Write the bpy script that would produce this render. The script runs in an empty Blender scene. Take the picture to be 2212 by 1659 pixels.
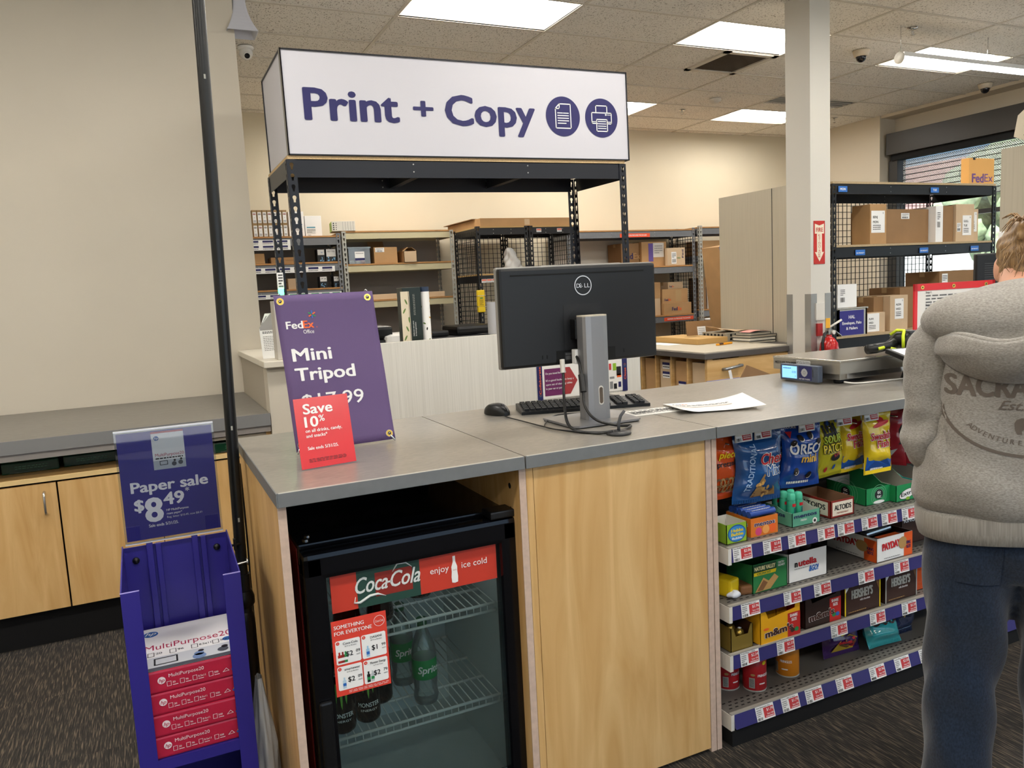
import bpy, bmesh, math, random
from mathutils import Vector as V, Matrix as Mx
from math import sin, cos, pi, radians as rad
RND = random.Random(11)
D = bpy.data; SC = bpy.context.scene; COL = SC.collection
ZC = 3.325                      # ceiling height
# ------------------------------------------------------------------ materials
MATS = {}
def nodes(m):
    m.use_nodes = True
    nt = m.node_tree
    return nt, nt.nodes, nt.links, nt.nodes['Principled BSDF']
def lin(h):
    c = [int(h[i:i+2], 16)/255 for i in (0, 2, 4)]
    return tuple(x/12.92 if x <= .04045 else ((x+.055)/1.055)**2.4 for x in c) + (1,)
def mat(name, col, rough=.5, metal=0, spec=.5, emit=None, es=1, trans=0, alpha=1, coat=0, var=0, vscale=30, bump=0, bscale=200, ior=1.45):
    """principled material; var = colour mottling, bump = fine grain"""
    if name in MATS: return MATS[name]
    m = D.materials.new(name); nt, N, L, b = nodes(m)
    c = lin(col) if isinstance(col, str) else tuple(col)+(1,)
    b.inputs['Base Color'].default_value = c
    b.inputs['Roughness'].default_value = rough; b.inputs['Metallic'].default_value = metal
    b.inputs['Specular IOR Level'].default_value = spec; b.inputs['IOR'].default_value = ior
    b.inputs['Transmission Weight'].default_value = trans; b.inputs['Alpha'].default_value = alpha
    b.inputs['Coat Weight'].default_value = coat
    if emit:
        b.inputs['Emission Color'].default_value = lin(emit); b.inputs['Emission Strength'].default_value = es
    if var or bump:
        tc = N.new('ShaderNodeTexCoord')
    if var:
        n = N.new('ShaderNodeTexNoise'); n.inputs['Scale'].default_value = vscale; n.inputs['Detail'].default_value = 4
        L.new(tc.outputs['Object'], n.inputs['Vector'])
        r = N.new('ShaderNodeMapRange'); r.inputs['To Min'].default_value = 1-var; r.inputs['To Max'].default_value = 1+var
        r.inputs['From Min'].default_value = .3; r.inputs['From Max'].default_value = .7
        L.new(n.outputs['Fac'], r.inputs['Value'])
        x = N.new('ShaderNodeVectorMath'); x.operation = 'SCALE'; x.inputs[0].default_value = c[:3]
        L.new(r.outputs['Result'], x.inputs['Scale']); L.new(x.outputs['Vector'], b.inputs['Base Color'])
    if bump:
        n2 = N.new('ShaderNodeTexNoise'); n2.inputs['Scale'].default_value = bscale; n2.inputs['Detail'].default_value = 3
        L.new(tc.outputs['Object'], n2.inputs['Vector'])
        bp = N.new('ShaderNodeBump'); bp.inputs['Strength'].default_value = bump; bp.inputs['Distance'].default_value = .004
        L.new(n2.outputs['Fac'], bp.inputs['Height']); L.new(bp.outputs['Normal'], b.inputs['Normal'])
    MATS[name] = m
    return m
def stripes(name, c1, c2, axis, scale, stretch, rough=.5, dist=2.5, spec=.5, bump=0, vor=0):
    """wood / laminate: noise stretched along an axis, optional bands"""
    m = D.materials.new(name); nt, N, L, b = nodes(m); MATS[name] = m
    tc = N.new('ShaderNodeTexCoord'); mp = N.new('ShaderNodeMapping')
    sc = [scale]*3; sc[axis] = scale/stretch; mp.inputs['Scale'].default_value = sc
    L.new(tc.outputs['Object'], mp.inputs['Vector'])
    n = N.new('ShaderNodeTexNoise'); n.inputs['Scale'].default_value = 1; n.inputs['Detail'].default_value = 6; n.inputs['Distortion'].default_value = dist
    L.new(mp.outputs['Vector'], n.inputs['Vector'])
    cr = N.new('ShaderNodeValToRGB'); e = cr.color_ramp.elements
    e[0].position = .3; e[0].color = lin(c1); e[1].position = .7; e[1].color = lin(c2)
    L.new(n.outputs['Fac'], cr.inputs['Fac']); L.new(cr.outputs['Color'], b.inputs['Base Color'])
    b.inputs['Roughness'].default_value = rough; b.inputs['Specular IOR Level'].default_value = spec
    if bump:
        bp = N.new('ShaderNodeBump'); bp.inputs['Strength'].default_value = bump; bp.inputs['Distance'].default_value = .002
        L.new(n.outputs['Fac'], bp.inputs['Height']); L.new(bp.outputs['Normal'], b.inputs['Normal'])
    return m
maple = stripes('maple', 'C59A5C', 'DBB67C', 2, 14, 9, .45, 1.6)
maple_x = stripes('maple_horizontal', 'C59A5C', 'DBB67C', 0, 14, 9, .45, 1.6)
lam_white = stripes('white_grooved_laminate', 'D6D3C9', 'E6E3DA', 2, 230, 120, .5, .3)
lam_beige = stripes('beige_laminate', 'B5AC98', 'BFB6A2', 2, 120, 60, .5, .3)
counter_m = stripes('grey_counter_laminate', '75716A', '8C877E', 0, 60, 3, .28, 2.5, .6)
counter_edge = mat('counter_edge', '6D7071', .45, var=.05, vscale=40)
left_top = stripes('grey_left_laminate', '6F6C65', '7E7A72', 0, 50, 4, .42, 2, .4)
chip = mat('particle_board', 'C7AB80', .85, var=.3, vscale=260)
raw_edge = mat('raw_edge', 'C6AE9C', .7, var=.1, vscale=60)
deck_m = stripes('hardboard_deck', '9E6F3E', 'B98A52', 0, 40, 8, .6)
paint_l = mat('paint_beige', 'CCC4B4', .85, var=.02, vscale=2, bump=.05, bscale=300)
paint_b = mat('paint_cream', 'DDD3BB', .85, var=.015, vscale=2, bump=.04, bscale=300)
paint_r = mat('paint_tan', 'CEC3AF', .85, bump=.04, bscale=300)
paint_w = mat('paint_white', 'D8D4CA', .7)
black = mat('black_powder_coat', '0E0E12', .42, var=.15, vscale=40)
navyblack = mat('black_blue_steel', '0F121C', .35)
blk_plastic = mat('black_plastic', '0B0B0C', .38, bump=.05, bscale=900)
blk_gloss = mat('black_gloss', '07080C', .16)
matte_black = mat('matte_black', '050506', .8)
grey_steel = mat('grey_steel', '6E7073', .45, var=.05)
lt_steel = mat('light_grey_steel', 'A7A79F', .45, var=.04)
tan_steel = mat('tan_steel', 'C2B996', .45)
steel = mat('brushed_steel', 'B5B2AC', .28, 1)
chrome = mat('chrome', 'D8D8D8', .12, 1)
brass = mat('brass', 'D9B45A', .25, 1)
white = mat('white', 'F2F1EE', .5)
white_g = mat('white_gloss', 'F0F0EE', .25)
offwhite = mat('offwhite', 'DEDAD0', .6)
paper = mat('paper', 'F0EDE6', .75)
grey = mat('grey', '8B8B8A', .5)
dgrey = mat('dark_grey', '3B3C3E', .5)
ink = mat('ink', '1B1B1E', .6)
textgrey = mat('text_grey', '6A6A6A', .7)
purple = mat('banner_purple', '5F4A76', .6, bump=.1, bscale=700)
violet = mat('sign_violet', '3F3796', .3)
brand = mat('lettering_violet', '24225C', .55)
binblue = mat('bin_violet', '2C2580', .38)
railviolet = mat('rail_violet', '39376F', .2)
red = mat('red', 'D23338', .45)
sred = mat('tag_red', 'C0393B', .5)
orange = mat('orange', 'F0692B', .45)
yellow = mat('yellow', 'F0CE1E', .4)
green = mat('green', '2C8A4C', .4)
blue = mat('blue', '2B67B8', .4)
navy = mat('navy', '25265C', .5)
kraft = mat('kraft_board', 'B08A5E', .75, var=.07, vscale=6, bump=.06, bscale=250)
kraft_d = mat('dark_kraft_board', '8E6D49', .75, var=.08, vscale=6)
kraft_l = mat('light_kraft_board', 'C9AF8E', .75, var=.06, vscale=6)
tape_m = mat('packing_tape', 'B99B70', .12, coat=.6)

skin = mat('skin', 'D7A184', .5, var=.05)
brown = mat('chocolate_brown', '43271F', .45)

def glass(name, tint, rough=.02, refl=1.0, milk=0, milkcol='FFFFFF'):
    """thin pane: clear body, fresnel reflection, optional white diffuse mix"""
    m = D.materials.new(name); m.use_nodes = True; N = m.node_tree.nodes; L = m.node_tree.links; N.clear()
    o = N.new('ShaderNodeOutputMaterial'); t = N.new('ShaderNodeBsdfTransparent'); t.inputs[0].default_value = lin(tint)
    g = N.new('ShaderNodeBsdfGlossy'); g.inputs['Roughness'].default_value = rough; g.inputs['Color'].default_value = (refl, refl, refl, 1)
    f = N.new('ShaderNodeFresnel'); f.inputs[0].default_value = 1.5; x = N.new('ShaderNodeMixShader')
    L.new(f.outputs[0], x.inputs[0]); L.new(t.outputs[0], x.inputs[1]); L.new(g.outputs[0], x.inputs[2]); out = x
    if milk:
        d = N.new('ShaderNodeBsdfDiffuse'); d.inputs[0].default_value = lin(milkcol); y = N.new('ShaderNodeMixShader'); y.inputs[0].default_value = milk
        L.new(x.outputs[0], y.inputs[1]); L.new(d.outputs[0], y.inputs[2]); out = y
    L.new(out.outputs[0], o.inputs[0]); MATS[name] = m
    return m
clear = glass('clear_plastic', 'E4ECEE', .08, 1, .14)
acryl = glass('acrylic', 'F4F6F8', .02, 1)
# ------------------------------------------------------------------ mesh builder
def F(o, u, v):
    """flat frame: (a,b,lift) -> point"""
    o = V(o); u = V(u).normalized(); v = V(v).normalized(); n = u.cross(v).normalized()
    return lambda a, b, l=0: o+u*a+v*b+n*l
_TX = {}
def glyphs(s, bold, shear):
    k = (s, bold, shear)
    if k not in _TX:
        c = D.curves.new('t', 'FONT'); c.body = s; c.size = 1; c.offset = bold; c.shear = shear; c.resolution_u = 3
        if bold: c.space_character = 1+bold*1.6
        o = D.objects.new('t', c); me = D.meshes.new_from_object(o)
        vs = [(p.co.x, p.co.y) for p in me.vertices]; fs = [tuple(p.vertices) for p in me.polygons]
        D.objects.remove(o); D.meshes.remove(me); D.curves.remove(c)
        xs = [p[0] for p in vs] or [0]
        x0 = min(xs); w = max(xs)-x0
        _TX[k] = ([(x-x0, y) for x, y in vs], fs, w)
    return _TX[k]
CAP = .729
class MB:
    def __init__(s): s.v = []; s.f = []; s.mi = []; s.sm = []; s.mats = []
    def add(s, vs, fs, m, smooth=False):
        if m not in s.mats: s.mats.append(m)
        i = s.mats.index(m); n = len(s.v)
        s.v += [tuple(p) for p in vs]
        for f in fs: s.f.append([n+k for k in f]); s.mi.append(i); s.sm.append(smooth)
        return s
    def box(s, x0, x1, y0, y1, z0, z1, m, b=0, T=None):
        if b:
            bm = bmesh.new(); bmesh.ops.create_cube(bm, size=1)
            for p in bm.verts: p.co = V(((x0+x1)/2+p.co.x*(x1-x0), (y0+y1)/2+p.co.y*(y1-y0), (z0+z1)/2+p.co.z*(z1-z0)))
            bmesh.ops.bevel(bm, geom=bm.edges[:], offset=b, segments=2, affect='EDGES', profile=.6)
            bm.verts.index_update()
            vs = [p.co.copy() for p in bm.verts]; fs = [[p.index for p in f.verts] for f in bm.faces]; bm.free()
        else:
            vs = [V((x, y, z)) for x in (x0, x1) for y in (y0, y1) for z in (z0, z1)]
            fs = [(0, 1, 3, 2), (4, 6, 7, 5), (0, 4, 5, 1), (2, 3, 7, 6), (0, 2, 6, 4), (1, 5, 7, 3)]
        if T: vs = [T @ p for p in vs]
        return s.add(vs, fs, m)
    def prism(s, pts, ax, a, b, m):
        """polygon in the plane across axis ax, extruded a..b"""
        def P(p, t): return {0: (t, p[0], p[1]), 1: (p[0], t, p[1]), 2: (p[0], p[1], t)}[ax]
        n = len(pts)
        vs = [P(p, a) for p in pts]+[P(p, b) for p in pts]
        fs = [list(range(n))[::-1], list(range(n, 2*n))]+[(i, (i+1) % n, n+(i+1) % n, n+i) for i in range(n)]
        return s.add(vs, fs, m)
    def cyl(s, p0, p1, r, m, r2=None, n=16, cap=True):
        p0 = V(p0); p1 = V(p1); r2 = r if r2 is None else r2
        d = (p1-p0).normalized(); a = d.orthogonal().normalized(); c = d.cross(a)
        vs = []
        for p, q in ((p0, r), (p1, r2)):
            vs += [p+a*q*cos(2*pi*i/n)+c*q*sin(2*pi*i/n) for i in range(n)]
        s.add(vs, [(i, (i+1) % n, n+(i+1) % n, n+i) for i in range(n)], m, True)
        if cap: s.add(vs, [list(range(n))[::-1], list(range(n, 2*n))], m)
        return s
    def tube(s, pts, r, m, n=8):
        pts = [V(p) for p in pts]; rings = []; k = len(pts); a = None
        for i, p in enumerate(pts):
            d = (pts[min(i+1, k-1)]-pts[max(i-1, 0)]).normalized()
            a = d.orthogonal().normalized() if a is None else (a-d*a.dot(d)).normalized()
            c = d.cross(a); q = r[i] if isinstance(r, (list, tuple)) else r
            rings += [p+a*q*cos(2*pi*j/n)+c*q*sin(2*pi*j/n) for j in range(n)]
        fs = [(i*n+j, i*n+(j+1) % n, (i+1)*n+(j+1) % n, (i+1)*n+j) for i in range(k-1) for j in range(n)]
        fs += [list(range(n))[::-1], list(range((k-1)*n, k*n))]
        return s.add(rings, fs, m, True)
    def lathe(s, prof, m, c=(0, 0, 0), n=24, sx=1, sy=1):
        vs = [(c[0]+r*cos(2*pi*j/n)*sx, c[1]+r*sin(2*pi*j/n)*sy, c[2]+z) for r, z in prof for j in range(n)]
        k = len(prof)
        fs = [(i*n+j, i*n+(j+1) % n, (i+1)*n+(j+1) % n, (i+1)*n+j) for i in range(k-1) for j in range(n)]
        s.add(vs, fs, m, True)
        return s.add(vs, [list(range(n))[::-1], list(range((k-1)*n, k*n))], m)
    def quad(s, a, b, c, d, m): return s.add([a, b, c, d], [(0, 1, 2, 3)], m)
    def poly(s, pts, m): return s.add(pts, [list(range(len(pts)))], m)
    def grid(s, fn, nu, nv, m, smooth=True):
        vs = [fn(i/nu, j/nv) for j in range(nv+1) for i in range(nu+1)]; w = nu+1
        fs = [(j*w+i, j*w+i+1, (j+1)*w+i+1, (j+1)*w+i) for j in range(nv) for i in range(nu)]
        return s.add(vs, fs, m, smooth)
    # --- flat printing on a mapped surface
    def rect(s, mp, a0, a1, b0, b1, m, l=.0006, n=1):
        k = n
        vs = [mp(a0+(a1-a0)*i/k, b0+(b1-b0)*j/k, l) for j in range(k+1) for i in range(k+1)]
        fs = [(j*(k+1)+i, j*(k+1)+i+1, (j+1)*(k+1)+i+1, (j+1)*(k+1)+i) for j in range(k) for i in range(k)]
        return s.add(vs, fs, m)
    def shape(s, mp, pts, m, l=.0008): return s.add([mp(a, b, l) for a, b in pts], [list(range(len(pts)))], m)
    def disc(s, mp, a, b, r, m, l=.0008, n=28, ry=None, rot=0):
        ry = ry or r; ps = []
        for i in range(n):
            x = r*cos(2*pi*i/n); y = ry*sin(2*pi*i/n); ps.append((a+x*cos(rot)-y*sin(rot), b+x*sin(rot)+y*cos(rot)))
        c = [mp(a, b, l)]+[mp(x, y, l) for x, y in ps]
        return s.add(c, [(0, i+1, (i+1) % n+1) for i in range(n)], m)
    def ring(s, mp, a, b, r0, r1, m, l=.0008, n=36):
        vs = [mp(a+r*cos(2*pi*i/n), b+r*sin(2*pi*i/n), l) for r in (r0, r1) for i in range(n)]
        return s.add(vs, [(i, n+i, n+(i+1) % n, (i+1) % n) for i in range(n)], m)
    def line(s, mp, pts, w, m, l=.001):
        """polyline of printed stroke"""
        for (x0, y0), (x1, y1) in zip(pts, pts[1:]):
            dx, dy = x1-x0, y1-y0; L = math.hypot(dx, dy) or 1; ex, ey = dx/L*w/2, dy/L*w/2; nx, ny = -ey, ex
            s.shape(mp, [(x0-ex+nx, y0-ey+ny), (x0-ex-nx, y0-ey-ny), (x1+ex-nx, y1+ey-ny), (x1+ex+nx, y1+ey+ny)], m, l)
        return s
    def text(s, t, m, mp, a, b, h, bold=0, align='l', w=None, shear=0, l=.001, rot=0, maxw=None):
        """t printed with its baseline at (a,b), capital height h; w forces the width"""
        vs, fs, tw = glyphs(t, 0, shear)
        if bold:                       # heavier weight: the same strokes laid down again a hair apart
            d = min(bold, .065)*h*1.6
            if w: w -= 2*d; a += d
            for i, (dx, dy) in enumerate(((-d, 0), (d, 0), (0, d*.6), (0, -d*.6), (d*.7, d*.45), (-d*.7, d*.45), (d*.7, -d*.45), (-d*.7, -d*.45))):
                if i > 1 and h < .012: break
                s.text(t, m, lambda x, y, q, dx=dx, dy=dy: mp(x+dx, y+dy, q), a, b, h, 0, align, w, shear, l+.00002*(i+1), rot, maxw)
        k = h/CAP; kx = k
        if w: kx = w/tw
        if maxw and tw*kx > maxw: kx = maxw/tw
        off = {'l': 0, 'c': -tw*kx/2, 'r': -tw*kx}[align]
        c, sn = cos(rot), sin(rot); P = []
        for x, y in vs:
            x = x*kx+off; y *= k
            P.append(mp(a+x*c-y*sn, b+x*sn+y*c, l))
        return s.add(P, fs, m)
    def greek(s, mp, a0, a1, b0, b1, n, m, l=.001, frac=.45):
        """n lines of print too small to read: broken hairlines"""
        dh = (b1-b0)/n
        for i in range(n):
            y = b1-dh*(i+.5); x = a0
            end = a1 if i % 4 != 3 else a0+(a1-a0)*.6
            while x < end-1e-6:
                wl = (a1-a0)*RND.uniform(.05, .13); x1 = min(x+wl, end)
                s.rect(mp, x, x1, y-dh*frac/2, y+dh*frac/2, m, l); x = x1+(a1-a0)*.025
        return s
    def barcode(s, mp, a0, a1, b0, b1, m, l=.001, n=16):
        w = (a1-a0)/n
        for i in range(n): s.rect(mp, a0+i*w, a0+i*w+w*RND.choice((.3, .5, .7)), b0, b1, m, l)
        return s
    def build(s, name, parent=None, label=None, cat=None, group=None, kind=None, loc=None, rz=0, T=None):
        me = D.meshes.new(name); me.from_pydata(s.v, [], s.f); me.update()
        for m in s.mats: me.materials.append(m)
        me.polygons.foreach_set('material_index', s.mi); me.polygons.foreach_set('use_smooth', s.sm)
        o = D.objects.new(name, me); COL.objects.link(o)
        if parent: o.parent = parent
        if loc is not None: o.location = loc
        if rz: o.rotation_euler = (0, 0, rz)
        if T is not None: o.matrix_local = T
        return tag(o, label, cat, group, kind)
def tag(o, label=None, cat=None, group=None, kind=None):
    if label: o['label'] = label
    if cat: o['category'] = cat
    if group: o['group'] = group
    if kind: o['kind'] = kind
    return o
def thing(name, label, cat, loc=(0, 0, 0), rz=0, group=None, rot=None):
    o = D.objects.new(name, None); COL.objects.link(o); o.empty_display_size = .05
    o.location = loc; o.rotation_euler = rot or (0, 0, rz)
    return tag(o, label, cat, group)
def dup(o, parent=None, loc=None, rz=None, label=None, group=None):
    c = o.copy(); COL.objects.link(c)
    if parent: c.parent = parent
    if loc is not None: c.location = loc
    if rz is not None: c.rotation_euler = (0, 0, rz)
    if label: c['label'] = label
    if group: c['group'] = group
    for ch in list(o.children): dup(ch, c)
    return c
def struct(name, mb, parent=None, **k):
    return mb.build(name, parent, kind=None if parent else 'structure', **k)
def mod(o, t, **k):
    m = o.modifiers.new(t.lower(), t)
    for a, b in k.items(): setattr(m, a, b)
    return o
# ------------------------------------------------------------------ camera
def camera():
    yaw, pitch, roll, f = .435495, .120872, -.0513909, 1688.0
    fw = V((sin(yaw)*cos(pitch), cos(yaw)*cos(pitch), -sin(pitch)))
    r = V((cos(yaw), -sin(yaw), 0)); u = r.cross(fw)
    r2 = r*cos(roll)+u*sin(roll); u2 = u*cos(roll)-r*sin(roll)
    c = D.cameras.new('camera'); c.sensor_width = 36; c.lens = f/2212*36; c.clip_end = 200; c.clip_start = .02
    o = D.objects.new('camera', c); COL.objects.link(o)
    m = Mx((r2, u2, -fw)).transposed().to_4x4(); m.translation = V((0, 0, 1.41)); o.matrix_world = m
    SC.camera = o
camera()
# ------------------------------------------------------------------ carpet and ceiling tile
def carpet():
    m = D.materials.new('carpet'); nt, N, L, b = nodes(m)
    tc = N.new('ShaderNodeTexCoord')
    def wave(rot):
        mp = N.new('ShaderNodeMapping'); mp.inputs['Rotation'].default_value = (0, 0, rot); mp.inputs['Scale'].default_value = (230, 15, 1)
        L.new(tc.outputs['Object'], mp.inputs['Vector'])
        n = N.new('ShaderNodeTexNoise'); n.inputs['Scale'].default_value = 1; n.inputs['Detail'].default_value = 3; n.inputs['Distortion'].default_value = .4
        L.new(mp.outputs['Vector'], n.inputs['Vector']); return n
    a, c = wave(rad(45)), wave(rad(-45))
    mp = N.new('ShaderNodeMapping'); mp.inputs['Rotation'].default_value = (0, 0, 0); mp.inputs['Location'].default_value = (.1, .27, 0)
    ck = N.new('ShaderNodeTexChecker'); ck.inputs['Scale'].default_value = 2.0
    L.new(tc.outputs['Object'], mp.inputs['Vector']); L.new(mp.outputs['Vector'], ck.inputs['Vector'])
    mx = N.new('ShaderNodeMix'); L.new(ck.outputs['Fac'], mx.inputs['Factor']); L.new(a.outputs['Fac'], mx.inputs['A']); L.new(c.outputs['Fac'], mx.inputs['B'])
    cr = N.new('ShaderNodeValToRGB'); e = cr.color_ramp.elements
    e[0].position = .38; e[0].color = lin('191715'); e[1].position = .68; e[1].color = lin('65594B')
    x = e.new(.52); x.color = lin('2A2622')
    L.new(mx.outputs['Result'], cr.inputs['Fac']); L.new(cr.outputs['Color'], b.inputs['Base Color'])
    b.inputs['Roughness'].default_value = .95
    bp = N.new('ShaderNodeBump'); bp.inputs['Distance'].default_value = .004; bp.inputs['Strength'].default_value = .6
    L.new(mx.outputs['Result'], bp.inputs['Height']); L.new(bp.outputs['Normal'], b.inputs['Normal'])
    return m
def tile_mat():
    m = D.materials.new('acoustic_tile'); nt, N, L, b = nodes(m)
    tc = N.new('ShaderNodeTexCoord'); mp = N.new('ShaderNodeMapping'); mp.inputs['Scale'].default_value = (1.5, 1, 1); mp.inputs['Rotation'].default_value = (0, 0, .5)
    n = N.new('ShaderNodeTexNoise'); n.inputs['Scale'].default_value = 75; n.inputs['Detail'].default_value = 3
    L.new(tc.outputs['Object'], mp.inputs['Vector']); L.new(mp.outputs['Vector'], n.inputs['Vector'])
    cr = N.new('ShaderNodeValToRGB'); e = cr.color_ramp.elements
    e[0].position = .33; e[0].color = lin('8A8171'); e[1].position = .42; e[1].color = lin('EFEBE2')
    L.new(n.outputs['Fac'], cr.inputs['Fac']); L.new(cr.outputs['Color'], b.inputs['Base Color']); b.inputs['Roughness'].default_value = .95
    bp = N.new('ShaderNodeBump'); bp.inputs['Distance'].default_value = .004; bp.inputs['Strength'].default_value = .5
    L.new(cr.outputs['Color'], bp.inputs['Height']); L.new(bp.outputs['Normal'], b.inputs['Normal'])
    return m
struct('floor', MB().box(-3.5, 8.9, -4, 8.6, -.05, 0, carpet()))
# ceiling grid: 1.165 x .594 tiles; some cells hold lights or vents
GX = [1.785+1.165*i for i in range(-5, 7)]; GY = [4.838+.594*i for i in range(-15, 7)]
LIGHTS = [(GX[i], GY[j]) for i in (1, 3, 5, 7, 9) for j in (3, 7, 11, 15, 19)]
VENT = (4.70, 5.275, GY[16], GY[17])
SLOT = (GX[9], GX[9]+1.165, GY[18], GY[19])
tm = tile_mat(); mb = MB(); tb = MB(); bar = mat('ceiling_grid_white', 'CFC9BC', .5)
def ceil_rect(x0, x1, y0, y1):
    x0, x1 = max(x0, -3.5), min(x1, 8.9); y0, y1 = max(y0, -4), min(y1, 8.6)
    if x1 > x0 and y1 > y0: mb.box(x0, x1, y0, y1, ZC, ZC+.02, tm)
for x in GX:
    for y in GY:
        if any(abs(x-a) < .01 and abs(y-b) < .01 for a, b in LIGHTS): continue
        if abs(x-GX[7]) < .01 and abs(y-VENT[2]) < .01: ceil_rect(x, VENT[0], y, y+.594); continue
        if abs(x-SLOT[0]) < .01 and abs(y-SLOT[2]) < .01: ceil_rect(x, x+1.165, y+.3, y+.594); continue
        ceil_rect(x, x+1.165, y, y+.594)
for x in GX: tb.box(x-.012, x+.012, -4, 8.6, ZC-.006, ZC+.004, bar)
for y in GY: tb.box(-3.5, 8.9, y-.012, y+.012, ZC-.0055, ZC+.004, bar)
struct('ceiling', mb); struct('trim_1', tb)
struct('ceiling_slab', MB().box(-3.6, 9, -4.1, 8.7, ZC+.2, ZC+.25, matte_black))
# ------------------------------------------------------------------ walls
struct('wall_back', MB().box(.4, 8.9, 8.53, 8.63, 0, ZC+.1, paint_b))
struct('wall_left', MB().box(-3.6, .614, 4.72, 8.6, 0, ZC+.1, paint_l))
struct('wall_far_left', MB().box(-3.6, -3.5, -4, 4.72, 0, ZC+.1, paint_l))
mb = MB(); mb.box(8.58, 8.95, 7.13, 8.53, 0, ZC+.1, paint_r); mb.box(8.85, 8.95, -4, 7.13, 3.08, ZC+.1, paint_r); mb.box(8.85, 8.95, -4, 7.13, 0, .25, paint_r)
mb.box(8.60, 8.85, -4, 7.13, ZC-.035, ZC+.02, paint_r)
struct('wall_right', mb)
mb = MB(); mb.box(-3.6, 8.95, -4.1, -4, 2.9, ZC+.1, paint_l); mb.box(-3.6, -1, -4.1, -4, 0, 2.9, paint_l); mb.box(7.5, 8.95, -4.1, -4, 0, 2.9, paint_l)
struct('wall_front', mb)
# storefront behind the viewer
mb = MB(); al = mat('dark_aluminium', '2A2A2C', .4)
for x in (-1, 1.1, 3.2, 5.3, 7.45): mb.box(x, x+.06, -4.08, -4.0, 0, 2.9, al)
mb.box(-1, 7.5, -4.08, -4, 0, .1, al); mb.box(-1, 7.5, -4.08, -4, 2.2, 2.26, al); mb.box(-1, 7.5, -4.08, -4, 2.84, 2.9, al)
w = struct('window_2', mb)
# side window with a security grille
mb = MB()
for y in (-3.9, -1.7, .5, 2.7, 4.9, 7.03): mb.box(8.86, 8.93, y, y+.1, .25, 3.08, al)
mb.box(8.86, 8.93, -4, 7.13, .25, .33, al); mb.box(8.86, 8.93, -4, 7.13, 2.0, 2.05, al)
w = struct('window_1', mb)
gl = glass('window_glass', 'EEF4F4', .02)
struct('glass', MB().box(8.89, 8.9, -3.9, 7.03, .33, 3.08, gl), w)
def grille_mat():
    m = D.materials.new('perforated_grille'); nt, N, L, b = nodes(m)
    b.inputs['Base Color'].default_value = lin('B4B8BA'); b.inputs['Roughness'].default_value = .5; b.inputs['Metallic'].default_value = .3
    tc = N.new('ShaderNodeTexCoord'); sx = N.new('ShaderNodeVectorMath'); sx.operation = 'SCALE'; sx.inputs['Scale'].default_value = 55
    L.new(tc.outputs['Object'], sx.inputs[0])
    vo = N.new('ShaderNodeTexVoronoi'); vo.inputs['Randomness'].default_value = 0; vo.inputs['Scale'].default_value = 1
    mp = N.new('ShaderNodeMapping'); mp.inputs['Scale'].default_value = (0, 1, 1); mp.inputs['Rotation'].default_value = (rad(45), 0, 0)
    L.new(sx.outputs['Vector'], mp.inputs['Vector']); L.new(mp.outputs['Vector'], vo.inputs['Vector'])
    g = N.new('ShaderNodeMath'); g.operation = 'GREATER_THAN'; g.inputs[1].default_value = .30
    L.new(vo.outputs['Distance'], g.inputs[0]); L.new(g.outputs['Value'], b.inputs['Alpha'])
    return m
gm = grille_mat(); dk = mat('shutter_housing', '34322F', .45)
sh = thing('rolling_shutter', 'perforated grey rolling security grille below a dark housing over the right-hand window', 'shutter', (8.8, 3, 0))
mb = MB(); mb.box(-.17, .03, -3.6, 4.08, 2.83, 3.09, dk, .004); mb.box(-.12, .02, -3.6, 4.05, 2.76, 2.84, matte_black); mb.build('housing', sh)
mb = MB()
for k in range(9):
    z = 2.75-.06*k
    mb.box(-.02, -.018, -3.6, 3.95, z-.055, z, gm); mb.box(-.028, -.012, -3.6, 3.95, z-.062, z-.054, dgrey)
mb.build('slat_curtain', sh)
MB().box(-.09, .03, 3.98, 4.1, 1.0, 2.76, dk).build('guide_rail', sh)
# baseboard and outdoors
struct('baseboard_back', MB().box(.614, 8.58, 8.515, 8.53, 0, .1, matte_black))
asph = mat('pavement', 'BDBAB4', .9, var=.06, vscale=3)
struct('ground', MB().box(8.95, 40, -30, 40, -.15, -.1, asph))
struct('ground_front', MB().box(-20, 8.9, -40, -4.1, -.15, -.1, asph))
bd = thing('storefront_building', 'red and white shop building seen through the shutter outside', 'building', (22, 9, -.1))
mb = MB(); mb.box(0, 6, -12, 14, 0, 3.4, mat('stucco', 'D8D4CE', .9)); mb.build('wall', bd)
MB().box(-.3, 0, -6, 9, 3.0, 4.6, mat('facade_red', 'C9938C', .8)).build('fascia', bd)
MB().box(-.05, 0, -2, 6, .3, 2.4, mat('shop_glass', '9FB4BE', .1)).build('window', bd)
fol = mat('foliage', 'A3AE8A', .9, var=.4, vscale=8)
tr = thing('street_tree', 'leafy green tree outside the right-hand window', 'tree', (15, 9.5, -.1))
MB().cyl((0, 0, 0), (0, 0, 2), .12, mat('bark', '5A4636', .9)).build('trunk', tr)
mb = MB()
for k in range(70):
    a = RND.uniform(0, 2*pi); h = RND.uniform(1.4, 3.8); r = RND.uniform(0, 1.3)*(1-abs(h-2.6)/1.6); s = RND.uniform(.25, .45)
    mb.lathe([(.01, -s), (s*.8, -s*.5), (s, 0), (s*.7, s*.6), (.01, s)], fol, (r*cos(a), r*sin(a), h), 7)
mb.build('crown', tr)
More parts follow.
